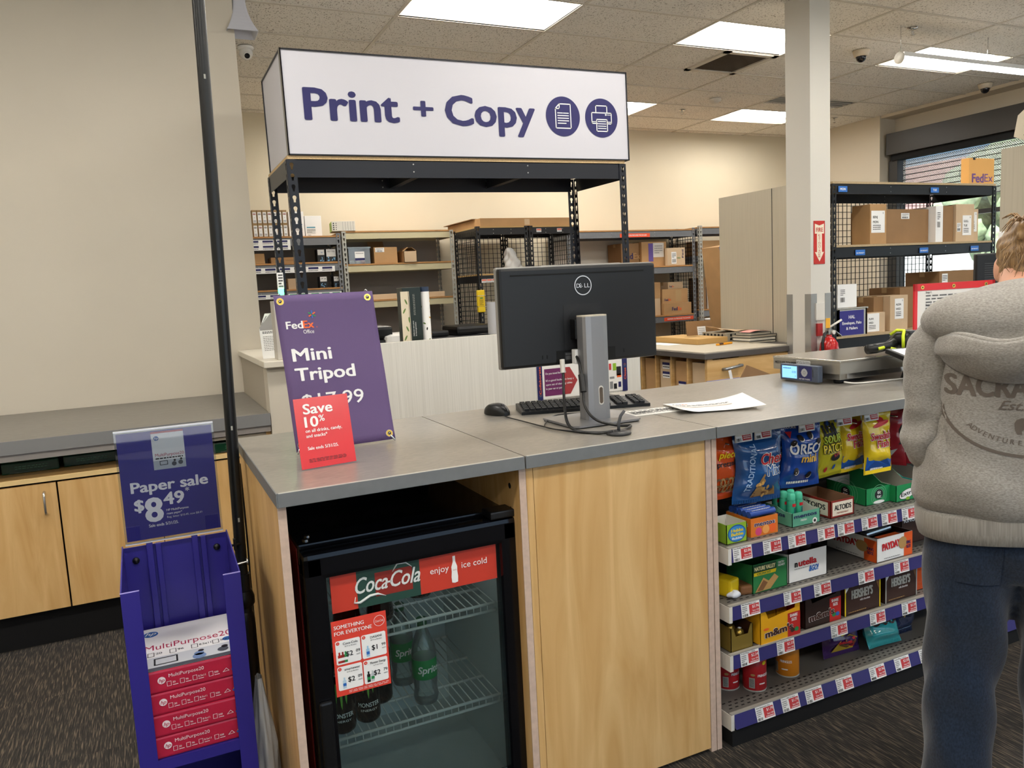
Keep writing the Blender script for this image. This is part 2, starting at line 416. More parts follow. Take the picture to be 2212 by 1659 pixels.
# ------------------------------------------------------------------ lights
def troffers():
    wh = mat('troffer_white', 'F7F3E6', .6); em = mat('troffer_diffuser', 'FFF6E4', .5, emit='FFFBF5', es=29); em2 = mat('troffer_reflector_glow', 'FFF8EA', .6, emit='FFFBF2', es=.5)  # reflector panels get a weak glow standing in for bounced light
    proto = None
    for k, (x, y) in enumerate(LIGHTS):
        if x > 8 or y > 8.3: continue
        lab = 'recessed ceiling troffer light with curved diffuser outside the picture'
        nm = {(3, 15): 'bright recessed ceiling light above the big white print sign', (5, 15): 'recessed ceiling light partly hidden behind the beige pillar, beside the black vent',
              (5, 19): 'recessed ceiling light peeking out past the right end of the big white sign', (7, 19): 'farthest recessed ceiling light, left of the pillar below the slot vent',
              (7, 15): 'recessed ceiling light above the hanging tube light'}
        for (i, j), v in nm.items():
            gx = {3: GX[5], 5: GX[7], 7: GX[9]}[i]
            if abs(gx-x) < .01 and abs(GY[j]-y) < .01: lab = v
        if proto is None:
            t = proto = thing('ceiling_light', lab, 'light', (x, y, ZC), 0, 'recessed ceiling lights')
            w, d = 1.165, .594; mb = MB()
            mb.box(0, w, 0, d, .11, .12, wh)
            for a, b2, c, e in ((0, w, 0, .012), (0, w, d-.012, d), (0, .012, 0, d), (w-.012, w, 0, d)): mb.box(a, b2, c, e, -.004, .115, wh)
            mb.build('housing', t)
            mb = MB()
            for y0, y1 in ((.014, .17), (d-.014, d-.17)):
                mb.quad((.014, y0, .004), (w-.014, y0, .004), (w-.014, y1, .1), (.014, y1, .1), em2)
            mb.build('reflector', t)
            mb = MB()
            mb.grid(lambda u, v: V((.05+u*(w-.1), d/2-.14*cos(pi*v), .075-.055*sin(pi*v))), 2, 10, em)
            for xx in (.05, w-.05): mb.poly([(xx, d/2-.14*cos(pi*k2/10), .075-.055*sin(pi*k2/10)) for k2 in range(11)], wh)
            mb.build('diffuser', t)
        else:
            dup(proto, None, (x, y, ZC), 0, lab)
troffers()
t = thing('tube_light', 'white linear tube light hung on wires below the ceiling at right', 'light', (5.62, 4.52, 3.07))
MB().box(.04, 2.6, -.045, .045, 0.015, .05, white_g, .004).build('housing', t)
MB().grid(lambda u, v: V((.04+2.56*u, .042*cos(pi*v), .014-.03*sin(pi*v))), 2, 8, mat('tube_diffuser', 'FFFFFF', .5, emit='FFFFFF', es=14)).build('diffuser', t)
MB().lathe([(.001, 0), (.045, 0), (.045, .012), (.001, .012)], offwhite, (0, 0, 0), 16).build('end_cap', t, T=Mx.Translation((.04, 0, .01)) @ Mx.Rotation(-pi/2, 4, 'Y'))
for x in (.05, 1.12, 2.5): MB().tube([(x, 0, .05), (x, 0, ZC-3.07)], .003, chrome, 6).build('hanging_wire', t)
w = D.worlds.new('world'); SC.world = w; w.use_nodes = True
nt = w.node_tree; bg = nt.nodes['Background']
sky = nt.nodes.new('ShaderNodeTexSky'); sky.sky_type = 'HOSEK_WILKIE'; sky.sun_direction = (.3, -.6, .75); sky.turbidity = 3
nt.links.new(sky.outputs['Color'], bg.inputs['Color']); bg.inputs['Strength'].default_value = 6.0
su = D.lights.new('sun', 'SUN'); su.energy = 15; su.angle = rad(.5); so = D.objects.new('sun', su); COL.objects.link(so)
so.rotation_euler = V((.55, .35, -.75)).to_track_quat('-Z', 'Y').to_euler()
SC.view_settings.view_transform = 'Standard'; SC.view_settings.look = 'None'; SC.view_settings.gamma = 1; SC.view_settings.exposure = 0
SC.cycles.use_denoising = True; SC.cycles.max_bounces = 7; SC.cycles.diffuse_bounces = 4; SC.cycles.glossy_bounces = 3; SC.cycles.transparent_max_bounces = 12; SC.cycles.use_adaptive_sampling = True; SC.cycles.adaptive_threshold = .02; SC.cycles.sample_clamp_indirect = 8
# ------------------------------------------------------------------ half wall and partitions
mb = MB(); mb.box(.49, 2.50, 3.70, 3.82, 0, 1.115, paint_l)
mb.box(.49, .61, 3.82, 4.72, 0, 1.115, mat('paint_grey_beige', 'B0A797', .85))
hw = struct('wall_half', mb)
mb = MB(); cap = mat('solid_surface_cap', 'D9D2C2', .4)
mb.box(.475, .98, 3.665, 3.84, 1.11, 1.14, cap, .004); mb.box(.475, .63, 3.84, 4.718, 1.11, 1.14, cap, .004); struct('cap', mb, hw)
struct('laminate_panel', MB().box(.90, 2.50, 3.655, 3.70, 0, 1.182, lam_white), hw)
mb = MB(); mb.box(4.34, 4.53, 4.18, 4.41, 0, ZC, paint_w)
pc = struct('wall_pillar', mb)
cg = mat('corner_guard', 'B5B3AE', .25, .6)
for x, y, sx, sy in ((4.34, 4.18, 1, 1), (4.53, 4.18, -1, 1), (4.34, 4.41, 1, -1)):
    mb = MB(); mb.box(min(x, x+sx*.055)-.002*(sx > 0), max(x, x+sx*.055)+.002*(sx < 0), y-.003 if sy > 0 else y, y if sy > 0 else y+.003, 0, 1.265, cg)
    mb.box(x-.003 if sx > 0 else x, x if sx > 0 else x+.003, min(y, y+sy*.055), max(y, y+sy*.055), 0, 1.265, cg); struct('corner_guard', mb, pc)
mb = MB(); mb.box(4.575, 4.62, 4.43, 5.43, 0, 2.092, lam_beige); mb.box(4.572, 4.576, 4.80, 4.804, 0, 2.09, dgrey)
struct('wall_partition_far', mb)
struct('wall_partition_near', MB().box(4.46, 4.52, .8, 2.90, 0, 2.05, lam_beige))
# ------------------------------------------------------------------ main counter
CT = .99
def worktop(x0, x1, lab):
    t = thing('worktop', lab, 'worktop', (x0, 1.743, 0), 0, 'grey worktop sections of the main counter')
    w = x1-x0; mb = MB(); mb.box(0, w, .004, .815, .9585, CT-.0005, counter_m); mb.build('top', t)
    mb = MB(); mb.box(0, w, 0, .004, .957, CT, counter_edge, .0012)
    if x0 < .3: mb.box(-.003, 0, 0, .815, .957, CT, counter_edge, .001)
    mb.build('edge_band', t)
    mb = MB(); mb.box(.003, w-.003, -.0004, .006, CT-.0012, CT+.0003, mat('edge_highlight_strip', 'B9B7AF', .3)); mb.build('painted_edge_highlight', t)  # thin pale strip paints a highlight along the top front edge
    return t
worktop(.229, .8355, 'short grey worktop section over the drinks cooler at the left end of the counter')
worktop(.839, 1.4435, 'middle grey worktop section over the plain maple panel, under the monitor')
worktop(1.447, 3.25, 'long grey worktop section over the snack shelves, under the postal scale')
t = thing('base_cabinet', 'open maple counter bay holding the black drinks cooler', 'cabinet', (.229, 1.76, 0), 0, 'maple counter cabinets')
for a, nm in ((0, 0), (.596, 1)):
    mb = MB(); mb.box(a, a+.019, .003, .74, 0, .957, maple); mb.box(a, a+.019, 0, .003, 0, .957, raw_edge)
    if nm:
        for z, r in ((.90, .008), (.84, .004), (.80, .0025)): mb.cyl((a-.0005, .06, z), (a+.004, .06, z), r, matte_black, n=10)
    o = mb.build('side_panel', t)
MB().box(.019, .596, .725, .74, .1, .957, matte_black).build('back_panel', t)
MB().box(.019, .596, .1, .725, 0, .012, matte_black).build('floor_panel', t)
t = thing('base_cabinet', 'maple counter cabinet with one large plain front panel beside the cooler', 'cabinet', (.845, 1.76, 0), 0, 'maple counter cabinets')
MB().box(0, .019, 0, .74, 0, .957, maple).build('side_panel', t)
MB().box(.573, .592, 0, .74, 0, .957, raw_edge).build('side_panel', t)
MB().box(.595, .612, 0, .74, 0, .957, raw_edge).build('end_panel', t)
MB().box(.0215, .5715, .002, .02, .012, .954, maple).build('front_panel', t)
MB().box(.019, .573, .72, .74, .0, .957, maple).build('back_panel', t)
# ------------------------------------------------------------------ snack shelf unit
gx0, gx1 = 1.487, 3.2
t = thing('snack_shelf_unit', 'black metal shelf unit of snacks and candy built under the counter', 'shelf unit', (gx0, 1.76, 0))
L_ = gx1-gx0
MB().box(0, L_, .60, .62, 0, .95, matte_black).build('back_panel', t)
MB().box(0, L_, -.012, .60, 0, .048, matte_black).build('base_plinth', t)
MB().box(L_, L_+.02, 0, .62, 0, .957, maple).build('end_panel', t)
shelfm = mat('shelf_grey', '6A6660', .45)
TAGS = {0: [(1579, '2.06'), (1637, '2.81'), (1687, '2.06'), (1748, '2.06'), (1791, '2.06'), (1844, '2.96'), (1890, '2.06'), (1938, '2.06')],
        1: [(1593, '2.96'), (1677, '2.34'), (1740, '2.06'), (1837, '2.33'), (1920, '2.33')],
        2: [(1590, '2.24'), (1662, '2.33'), (1776, '2.33'), (1864, '2.33'), (1940, '2.33')],
        3: [(1617, '1.79'), (1669, '1.79'), (1719, '1.79'), (1786, '2.96'), (1862, '2.96'), (1922, '2.50'), (1983, '2.50')]}
NAMES = ['Gum Bubble Tape 2oz', 'Mint Strawberry 1.5oz', 'Fruit Mint 1.32oz', 'Gum Spearmint 15ct', 'Bar PB Fdge 1.3oz', 'Gran Oat Honey 1.5oz', 'Choc MM 3.14oz', 'Chips S&C 2.5oz']
def price_tag(par, x, z, price, nm, tilt):
    mb = MB(); u = V((1, 0, 0)); v = V((0, sin(tilt), cos(tilt)))
    f = F((x, -.0045, z), u, v)
    mb.rect(f, 0, .072, 0, .043, white_g, .0008)
    mb.text(nm, ink, f, .003, .0365, .0042, .02, w=.055, l=.0014)
    mb.greek(f, .003, .022, .012, .034, 4, textgrey, .0014); mb.barcode(f, .003, .024, .002, .010, ink, .0014, 12)
    mb.rect(f, .030, .069, .005, .035, sred, .0012)
    mb.text('$'+price, white, f, .067, .0235, .0085, .01, 'r', l=.0018); mb.text('Save 10%', white, f, .067, .013, .005, .01, 'r', l=.0018)
    mb.greek(f, .036, .067, .006, .011, 1, white, .0018)
    mb.build('price_tag', par)
def px2x(px): return 1.504+(px-1579)*.002-gx0
for k, z in enumerate((.619, .440, .287, .0985)):
    w = .40 if k < 3 else .6
    mb = MB(); mb.box(.002, L_-.002, .0, w, z-.012, z, shelfm); 
    for i in range(int(L_/.024)):
        for r in range(3): mb.rect(F((.02+i*.024+(r % 2)*.012, .022+r*.016, z), (1, 0, 0), (0, 1, 0)), 0, .012, 0, .005, matte_black, .0005)
    sh = mb.build('shelf', t)
    tilt = .12 if k < 3 else .3
    mb = MB(); mb.prism([(-.005, z+.002), (-.005-.0*1, z+.002), (.006, z-.001), (.006, z-.042), (-.005-.045*sin(tilt), z-.043)], 0, .012, L_-.002, railviolet)
    mb.box(.002, L_, -.007, .004, z-.001, z+.0035, mat('rail_lip', 'A9A49A', .35)); mb.box(.0, .012, -.008, .3, z-.05, z-.001, offwhite)
    rail = mb.build('price_rail', sh)
    for i, (px, pr) in enumerate(TAGS[k]): price_tag(sh, px2x(px), z-.0425, pr, NAMES[(i*3+k) % 8], 0)
    for o in sh.children:
        if o.name.startswith('price_tag'):
            o.location = (0, -.002-.045*sin(tilt)+.0, 0); 
            o.matrix_local = Mx.Translation((0, -.006-.0435*sin(tilt), z-.0425)) @ Mx.Rotation(-tilt, 4, 'X') @ Mx.Translation((0, .005, -(z-.0425)))
# pegs with tags for hanging bags
for px in (1607, 1646, 1738, 1822, 1885, 1985):
    x = 1.525+(px-1579)*.00196-gx0
    mb = MB(); mb.tube([(x, .6, .90), (x, .12, .905), (x, .09, .905)], .003, chrome, 6); mb.build('peg_hook', t)
    f = F((x, .055, .915), (1, 0, 0), (0, .25, 1)); mb = MB(); mb.box(x-.002, x+.065, .0585, .061, .914, .945, offwhite)
    mb.rect(f, 0, .06, 0, .03, white_g, .001); mb.rect(f, .024, .058, .004, .027, sred, .0016); mb.barcode(f, .002, .02, .003, .012, ink, .0016, 8); mb.greek(f, .028, .056, .008, .024, 3, white, .002)
    mb.build('peg_label', t)
# ------------------------------------------------------------------ drinks cooler
t = thing('drinks_cooler', 'black glass-door drinks cooler with a red banner inside the maple bay', 'cooler', (.28, 1.80, 0))
W = .553; H = .83
mb = MB(); liner = mat('cooler_liner', 'D2D8D6', .5)
mb.box(0, W, .06, .56, H-.05, H, blk_gloss, .004); mb.box(0, .035, .06, .56, .02, H-.05, blk_gloss); mb.box(W-.035, W, .06, .56, .02, H-.05, blk_gloss); mb.box(0, W, .53, .56, .02, H-.05, blk_gloss); mb.box(0, W, .06, .56, .02, .08, blk_gloss)
mb.build('cabinet', t)
MB().box(-.002, -.0005, .07, .56, .05, H-.01, mat('cooler_side_red', '7E1D1B', .4)).build('side_decal', t)
mb = MB(); mb.box(.035, .037, .06, .53, .08, H-.05, liner); mb.box(W-.037, W-.035, .06, .53, .08, H-.05, liner); mb.box(.035, W-.035, .528, .53, .08, H-.05, liner); mb.box(.035, W-.035, .06, .53, .08, .083, liner); mb.box(.035, W-.035, .06, .53, H-.053, H-.05, liner)
mb.build('liner', t)
MB().box(.06, W-.06, .10, .13, H-.060, H-.0535, mat('cooler_fill_glow', 'FFFFFF', .5, emit='F4FBFF', es=2.2)).build('added_fill_strip', t)  # glowing strip added under the roof to brighten the cooler inside
wire = mat('coated_wire', 'DADAD4', .35)
for z in (.568, .305):
    mb = MB()
    for i in range(24): x = .045+i*(W-.09)/23; mb.tube([(x, .085, z), (x, .50, z)], .0018, wire, 5)
    for y in (.083, .2, .33, .5): mb.tube([(.04, y, z-.002), (W-.04, y, z-.002)], .0042, wire, 6)
    mb.tube([(.04, .083, z-.022), (W-.04, .083, z-.022)], .004, wire, 6)
    for i in range(24): x = .045+i*(W-.09)/23; mb.tube([(x, .083, z), (x, .083, z-.022)], .0016, wire, 4)
    mb.build('wire_shelf', t)
dr = MB()
fr = [(.0, .052, .0, H-.012), (W-.05, W, .0, H-.012)]
for x0, x1, z0, z1 in fr: dr.box(x0, x1, 0, .055, .05, z1, blk_gloss, .012)
dr.box(.0, W, 0, .055, H-.075, H-.010, blk_gloss, .012); dr.box(0, W, 0, .055, .05, .11, blk_gloss, .012)
door = dr.build('door', t)
MB().box(.05, W-.048, .022, .026, .10, H-.07, glass('cooler_glass', 'EEF5F3', .02, 1)).build('glass_pane', door)
mb = MB(); mb.box(.008, .04, -.012, .0, .12, .46, blk_plastic, .006); mb.build('door_handle', door)
# banner printed on the inside of the glass
cr = mat('cola_red', 'C23A28', .45); mb = MB(); f = F((.05, .019, .66), (1, 0, 0), (0, 0, 1)); bw = W-.098
mb.rect(f, .012, bw-.01, .0, .097, cr, .0)
mb.rect(f, .075, .235, .0, .097, mat('banner_dark_green', '24453B', .4), .0006)
mb.rect(f, .12, .215, .02, .08, mat('banner_dark_red', '8A2A20', .4), .0009)
scr = mat('script_silver', 'D8DCD8', .4)
mb.text('Coca', scr, f, .07, .037, .041, .012, w=.082, shear=.35, l=.0016); mb.text('-', scr, f, .15, .042, .032, .01, l=.0016); mb.text('Cola', scr, f, .158, .037, .041, .012, w=.078, shear=.35, l=.0016)
mb.tube([f(.07, .03, .001), f(.066, .016, .001), f(.08, .014, .001), f(.105, .026, .001), f(.125, .027, .001), f(.145, .018, .001)], [.0008, .002, .0035, .0035, .003, .0005], scr, 6)
mb.tube([f(.165, .075, .001), f(.178, .092, .001), f(.2, .091, .001), f(.215, .078, .001)], [.001, .0022, .002, .0008], scr, 6)
mb.text('enjoy', white, f, .262, .047, .017, 0, l=.0012); mb.text('ice cold', white, f, .347, .047, .017, 0, l=.0012)
bp = [(.0035, .075), (.0035, .06), (.008, .047), (.0075, .035), (.009, .02), (.008, .006), (.0, .004)]
mb.shape(f, [(.327+x, y+.008) for x, y in bp]+[(.327-x, y+.008) for x, y in bp[::-1]], white, .0012)
mb.text('Coca-Cola', cr, f, .3225, .045, .004, 0, w=.010, l=.0018)
mb.build('banner', door)
# price poster on the outside of the glass
mb = MB(); f = F((.05, -.003, .462), (1, 0, 0), (.0, 0, 1)); f = F((.052, -.004, .462), (1, 0, 0), (0, 0.02, 1))
pw, ph = .134, .187; pr = mat('poster_red', 'D8402F', .5)
mb.rect(f, 0, pw, 0, ph, pr, 0)
mb.text('SOMETHING', white, f, .006, .166, .0095, .015, l=.0007); mb.text('FOR EVERYONE', white, f, .006, .151, .0095, .015, l=.0007)
mb.ring(f, .116, .165, .0125, .0135, white, .0007); mb.text('Coca-Cola', white, f, .116, .162, .006, 0, 'c', w=.020, shear=.3, l=.0007)
items = [(0, 1, '1', 'Coca-Cola', '20 fl oz Bottles', '$2', '09'), (1, 1, '2', 'DASANI', '20 fl oz Bottles', '$1', '99'), (0, 0, '3', 'smartwater', '20 fl oz Bottles', '$2', '09'), (1, 0, '4', 'Monster Energy', '16 fl oz Cans', '$2', '79')]
for i, j, nn, a, b2, p1, p2 in items:
    x, y = .006+i*.063, .014+j*.064
    mb.rect(f, x+.002, x+.058, y, y+.059, white, .0007); mb.rect(f, x, x+.060, y+.002, y+.057, white, .00075)
    mb.disc(f, x+.006, y+.053, .0042, pr, .0011); mb.text(nn, white, f, x+.006, y+.0512, .0038, .01, 'c', l=.0015)
    mb.text(a, ink, f, x+.036, y+.0475, .006, .012, 'c', l=.0013, maxw=.038); mb.text(b2, ink, f, x+.036, y+.0415, .0034, 0, 'c', l=.0013)
    mb.text(p1, ink, f, x+.024, y+.018, .0125, .015, l=.0013); mb.text(p2, ink, f, x+.058, y+.0235, .0075, .015, 'r', l=.0013); mb.text('each', ink, f, x+.058, y+.0165, .0038, 0, 'r', l=.0013)
    cols = {'1': [('B02A22', 0), ('8C2420', .008), ('2C8A4C', .015)], '2': [('9CC4E0', .006)], '3': [('B9D2E2', .007)], '4': [('141816', .003), ('BFC6C6', .013)]}[nn]
    for c, dx in cols:
        m = mat('bottle_print_'+c, c, .5); q = x+.004+dx
        mb.rect(f, q, q+.008, y+.004, y+.024, m, .0012); mb.rect(f, q+.002, q+.006, y+.024, y+.031, m, .0012)
        mb.rect(f, q, q+.008, y+.010, y+.017, blue if nn in '23' else (green if nn == '4' else white), .0016)
mb.greek(f, .03, .128, .004, .011, 2, white, .0009, .3)
mb.build('price_poster', door)
mb = MB(); mb.box(W-.075, W-.005, .0, .06, H-.008, H+.012, blk_plastic, .004); mb.build('top_hinge', t)
mb = MB()
for a in (.045, .06): mb.cyl((.025+(a-.045)*.6, .09+(a-.045)*2, H), (.025+(a-.045)*.6, .09+(a-.045)*2, H+.003), .008, chrome, n=14)
mb.build('screw', t)
# drinks on the cooler shelves
def bottle(name, lab, x, y, z, body, liquid, capm, lblm, txt, h=.235, r=.034, group=None, txtm=white):
    o = thing(name, lab, 'bottle', (x, y, z), 0, group); k = r/.034
    mb = MB(); mb.lathe([(.02*k, 0), (.031*k, .004), (.034*k, .02), (.031*k, .045), (.033*k, .06), (.033*k, .125), (.034*k, .14), (.03*k, .165), (.017*k, .2), (.0125*k, .212), (.0125*k, h-.012)], body, n=28)
    mb.build('body', o)
    if liquid: MB().lathe([(.018*k, .003), (.029*k, .007), (.032*k, .02), (.029*k, .045), (.031*k, .06), (.031*k, .14), (.027*k, .165), (.019*k, .188)], liquid, n=24).build('drink', o)
    MB().lathe([(.014, h-.018), (.0145, h-.016), (.0145, h), (.012, h+.002)], capm, n=20).build('cap', o)
    if lblm:
        mb = MB(); rr = .0336*k
        mb.lathe([(rr, .075), (rr+.0003, .076), (rr+.0003, .128), (rr, .129)], lblm, n=28)
        cm = lambda a, b, l=0: V((sin(a/rr)*(rr+.0006+l), -cos(a/rr)*(rr+.0006+l), b))
        if txt: mb.text(txt, txtm, cm, 0.002, .094, .02, .02, 'c', shear=.2, w=.062, l=.0006)
        mb.build('label', o)
    return o
pet = glass('clear_pet', 'F2F7F5', .04, .8, .10); cola = mat('cola_dark', '140A08', .08); sprg = mat('sprite_green', '1D8A48', .4)
drk = glass('clear_drink', 'F0F5F4', .03, .5, .10)  # white mixed into clear bottle and drink so they look better lit
colr = mat('cola_label', '8E1C18', .45)
Y0 = 1.80
bottle('soda_bottle', 'clear lemon-lime bottle with green cap at the front of the lower cooler shelf', .598, Y0+.14, .310, pet, drk, mat('cap_green', '0E5B34', .4), sprg, 'Sprite', group='lemon-lime bottles in the cooler')
bottle('soda_bottle', 'second lemon-lime soda bottle standing behind the front one in the cooler', .575, Y0+.27, .310, pet, drk, mat('cap_green', '0E5B34', .4), sprg, 'Sprite', group='lemon-lime bottles in the cooler')
for i, (x, y, lab) in enumerate([(.485, .13, 'dark cola bottle on the upper cooler shelf beside the red price poster'), (.625, .23, 'dark cola bottle lying behind the red banner, middle of the upper cooler shelf'), (.735, .25, 'dark cola bottle behind the red banner, at the right of the upper cooler shelf'), (.40, .14, 'dark cola bottle behind the script lettering at the left of the upper cooler shelf')]):
    bottle('cola_bottle', lab, x, Y0+y, .573, cola, None, cr, colr, None, group='cola bottles in the cooler', r=.036)
canm = mat('can_black', '0C0D0C', .25, .3); cang = mat('can_green', '79C440', .4)
def can(lab, x, y, rot=0, zz=.310):
    o = thing('energy_drink_can', lab, 'can', (x, y, zz), rot, 'black energy drink cans in the cooler'); r = .033
    mb = MB(); mb.lathe([(.024, 0), (.031, .006), (r, .014), (r, .143), (.028, .156)], canm, n=30)
    cm = lambda a, b, l=0: V((sin(a/r)*(r+.0004+l), -cos(a/r)*(r+.0004+l), b))
    for dx, top, bot in ((-.013, .138, .088), (0, .140, .070), (.012, .138, .082)):
        mb.shape(cm, [(dx-.005, top), (dx-.004, top-.02), (dx-.002, bot+.012), (dx+.0005, bot), (dx+.002, bot+.014), (dx+.0035, top-.02), (dx+.005, top+.002)], cang, .0004)
    for a in (-.012, -.002): mb.rect(cm, a, a+.012, .134, .138, cang, .0005)
    mb.text('MONSTER', white, cm, 0, .048, .012, .01, 'c', w=.058, l=.0004); mb.text('ENERGY', white, cm, 0, .036, .006, 0, 'c', w=.045, l=.0004)
    mb.build('can_body', o)
    MB().lathe([(.028, .156), (.0275, .160), (.026, .158), (.001, .157)], chrome, n=24).build('can_lid', o)
can('black energy drink can at the front left corner of the lower cooler shelf', .365, Y0+.115, -.2)
can('black energy drink can second from the left at the front of the lower cooler shelf', .435, Y0+.135, -.1)
can('black energy drink can behind the two front ones showing its barcode side', .49, Y0+.21, 2.2)
can('black energy drink can at the back left of the lower cooler shelf', .40, Y0+.24, .5)
# ------------------------------------------------------------------ boltless rack with keyhole posts
def keyplate(mb, fr, w, h, m, pitch=.0508, kw=.0095, z0=.02):
    """strip w wide, h tall with keyhole slots down the middle; fr(a,b)"""
    n = int((h-z0)/pitch); key = []
    for i in range(9): t = pi*1.18-i*(pi*1.36)/8; key.append((kw*cos(t), kw*sin(t)+.006))
    key += [(kw*.55, -.006), (kw*.5, -.017), (-kw*.5, -.017), (-kw*.55, -.006)]
    def ring(zc):
        k = len(key); out = []
        for x, y in key:
            s = max(abs(x)/(w/2), abs(y)/(pitch/2)); out.append((x/s, zc+y/s))
        return out
    zz = h
    for i in range(n):
        zc = h-.03-pitch*i-.0
        o = ring(zc); inn = [(x, zc+y) for x, y in key]; k = len(key)
        # square the corners of the outer ring
        o = [(max(-w/2, min(w/2, a*1.0)), b) for a, b in o]
        vs = [fr(a, b) for a, b in o]+[fr(a, b) for a, b in inn]
        mb.add(vs, [(j, (j+1) % k, k+(j+1) % k, k+j) for j in range(k)], m)
        for a, b in ((-1, 1), (1, 1), (1, -1), (-1, -1)):
            c = (a*w/2, zc+b*pitch/2); near = sorted(range(k), key=lambda j: math.hypot(o[j][0]-c[0], o[j][1]-c[1]))
            e1 = [j for j in near if abs(abs(o[j][0])-w/2) < 1e-6 and o[j][0]*a > 0][:1]; e2 = [j for j in near if abs(abs(o[j][1]-zc)-pitch/2) < 1e-6 and (o[j][1]-zc)*b > 0][:1]
            if e1 and e2 and abs(e1[0]-e2[0]) in (1, k-1): mb.add([fr(*o[e1[0]]), fr(*c), fr(*o[e2[0]])], [(0, 1, 2)], m)
    zt = h-.03-pitch*n+pitch/2
    mb.add([fr(-w/2, 0), fr(w/2, 0), fr(w/2, zt), fr(-w/2, zt)], [(0, 1, 2, 3)], m)
    mb.add([fr(-w/2, h-.03+pitch/2), fr(w/2, h-.03+pitch/2), fr(w/2, h), fr(-w/2, h)], [(0, 1, 2, 3)], m)
def rack_post(par, x, y, sx, sy, h, m, w=.042):
    """angle post with its outer corner at (x,y), flanges running sx along X and sy along Y"""
    mb = MB()
    keyplate(mb, lambda a, b: V((x+sx*(w/2+a), y, b)), w, h, m)
    keyplate(mb, lambda a, b: V((x, y+sy*(w/2+a), b)), w*.8, h, m)
    for v in range(len(mb.v)): pass
    o = mb.build('post', par); mod(o, 'SOLIDIFY', thickness=.002, offset=0)
    return o
def shelf_deck(par, w, d, z, bm, dm, bh=.075, dt=.016, bt=.03, rivets=True):
    """deck board on four beams, its top at z"""
    mb = MB(); mb.box(.006, w-.006, .0005, d-.0005, z-dt, z, dm); dk_ = mb.build('deck_board', par)
    for y0, nm in ((.003, 'f'), (d-.003-bt, 'b')):
        mb = MB(); mb.box(.04, w-.04, y0, y0+bt*.1, z-dt-bh, z-dt+.001, bm); mb.box(.04, w-.04, y0, y0+bt, z-dt-.004, z-dt, bm)
        if rivets:
            for q in (.33, .67):
                for zz in (.018, .055): mb.cyl((w*q, y0-.002, z-dt-zz), (w*q, y0+.001, z-dt-zz), .0035, steel, n=8)
        mb.build('beam', dk_)
    for x0 in (.003, w-.006):
        MB().box(x0, x0+.003, .04, d-.04, z-dt-bh, z-dt, bm).build('end_beam', dk_)
    return dk_
def mesh_panel(par, fr, w, h, m, step=.05, wr=.0022, name='wire_mesh_panel'):
    mb = MB()
    def bar(a0, a1, b0, b1):
        P = [fr(a, b, l) for a, b in ((a0, b0), (a1, b0), (a1, b1), (a0, b1)) for l in (-wr, wr)]
        mb.add(P, [(0, 2, 4, 6), (1, 7, 5, 3), (0, 1, 3, 2), (2, 3, 5, 4), (4, 5, 7, 6), (6, 7, 1, 0)], m)
    n = int(w/step); k = int(h/step)
    for i in range(n+1): a = w*i/n; bar(a-wr, a+wr, 0, h)
    for j in range(k+1): b = h*j/k; bar(0, w, b-wr, b+wr)
    return mb.build(name, par)
def rack(name, lab, loc, w, d, h, shelves, pm, bm, dm, group=None, mesh='', rz=0, bh=.075, post_w=.042):
    t = thing(name, lab, 'shelving', loc, rz, group)
    for x, sx in ((0, 1), (w, -1)):
        for y, sy in ((0, 1), (d, -1)): rack_post(t, x, y, sx, sy, h, pm, post_w)
    for z in shelves: shelf_deck(t, w, d, z, bm, dm, bh)
    if 'l' in mesh: mesh_panel(t, F((.004, .03, .12), (0, 1, 0), (0, 0, 1)), d-.06, h-.16, black)
    if 'r' in mesh: mesh_panel(t, F((w-.004, .03, .12), (0, 1, 0), (0, 0, 1)), d-.06, h-.16, black)
    if 'b' in mesh: mesh_panel(t, F((.03, d-.004, .12), (1, 0, 0), (0, 0, 1)), w-.06, h-.16, black)
    return t
# ------------------------------------------------------------------ big sign on its rack
RX, RY = .702, 3.86
RW, RD, RH = 1.90, .60, 2.07
t = rack('sign_rack', 'tall black boltless rack with keyhole posts carrying the big white sign', (RX, RY, 0), RW, RD, RH, [RH+.018], navyblack, navyblack, chip, bh=.085, post_w=.045)
t.rotation_euler = (0, rad(-.5), 0)
for q in (.36, .68): MB().box(RW*q-.02, RW*q+.02, .035, RD-.035, RH-.06, RH-.004, navyblack).build('cross_brace', t)
SH0 = RH+.02
t = thing('print_sign', 'big white box sign in violet lettering on top of the black rack', 'sign', (RX-.006, RY-.008, SH0-.001))
t.rotation_euler = (0, rad(-.5), 0)
SW, SD, SHH = RW+.012, .60, .485
MB().box(.006, SW-.006, .006, SD-.006, .004, SHH-.004, mat('sign_white', 'CDCCD3', .5)).build('sign_face', t)
al2 = mat('sign_frame', '26262A', .35, .4); mb = MB()
for x in (0, SW-.006):
    for y in (0, .02, SD-.008): mb.box(x, x+.006, y, y+.008, 0, SHH, al2)
for z in (0, SHH-.006):
    mb.box(0, SW, .0, .006, z, z+.006, al2); mb.box(0, SW, SD-.006, SD, z, z+.006, al2); mb.box(0, .006, 0, SD, z, z+.006, al2); mb.box(SW-.006, SW, 0, SD, z, z+.006, al2)
mb.box(-.001, .004, .0, .03, 0, SHH, mat('sign_corner_grey', '77726A', .4, .4))
mb.build('sign_frame', t)
mb = MB(); f = F((0, .005, 0), (1, 0, 0), (0, 0, 1))
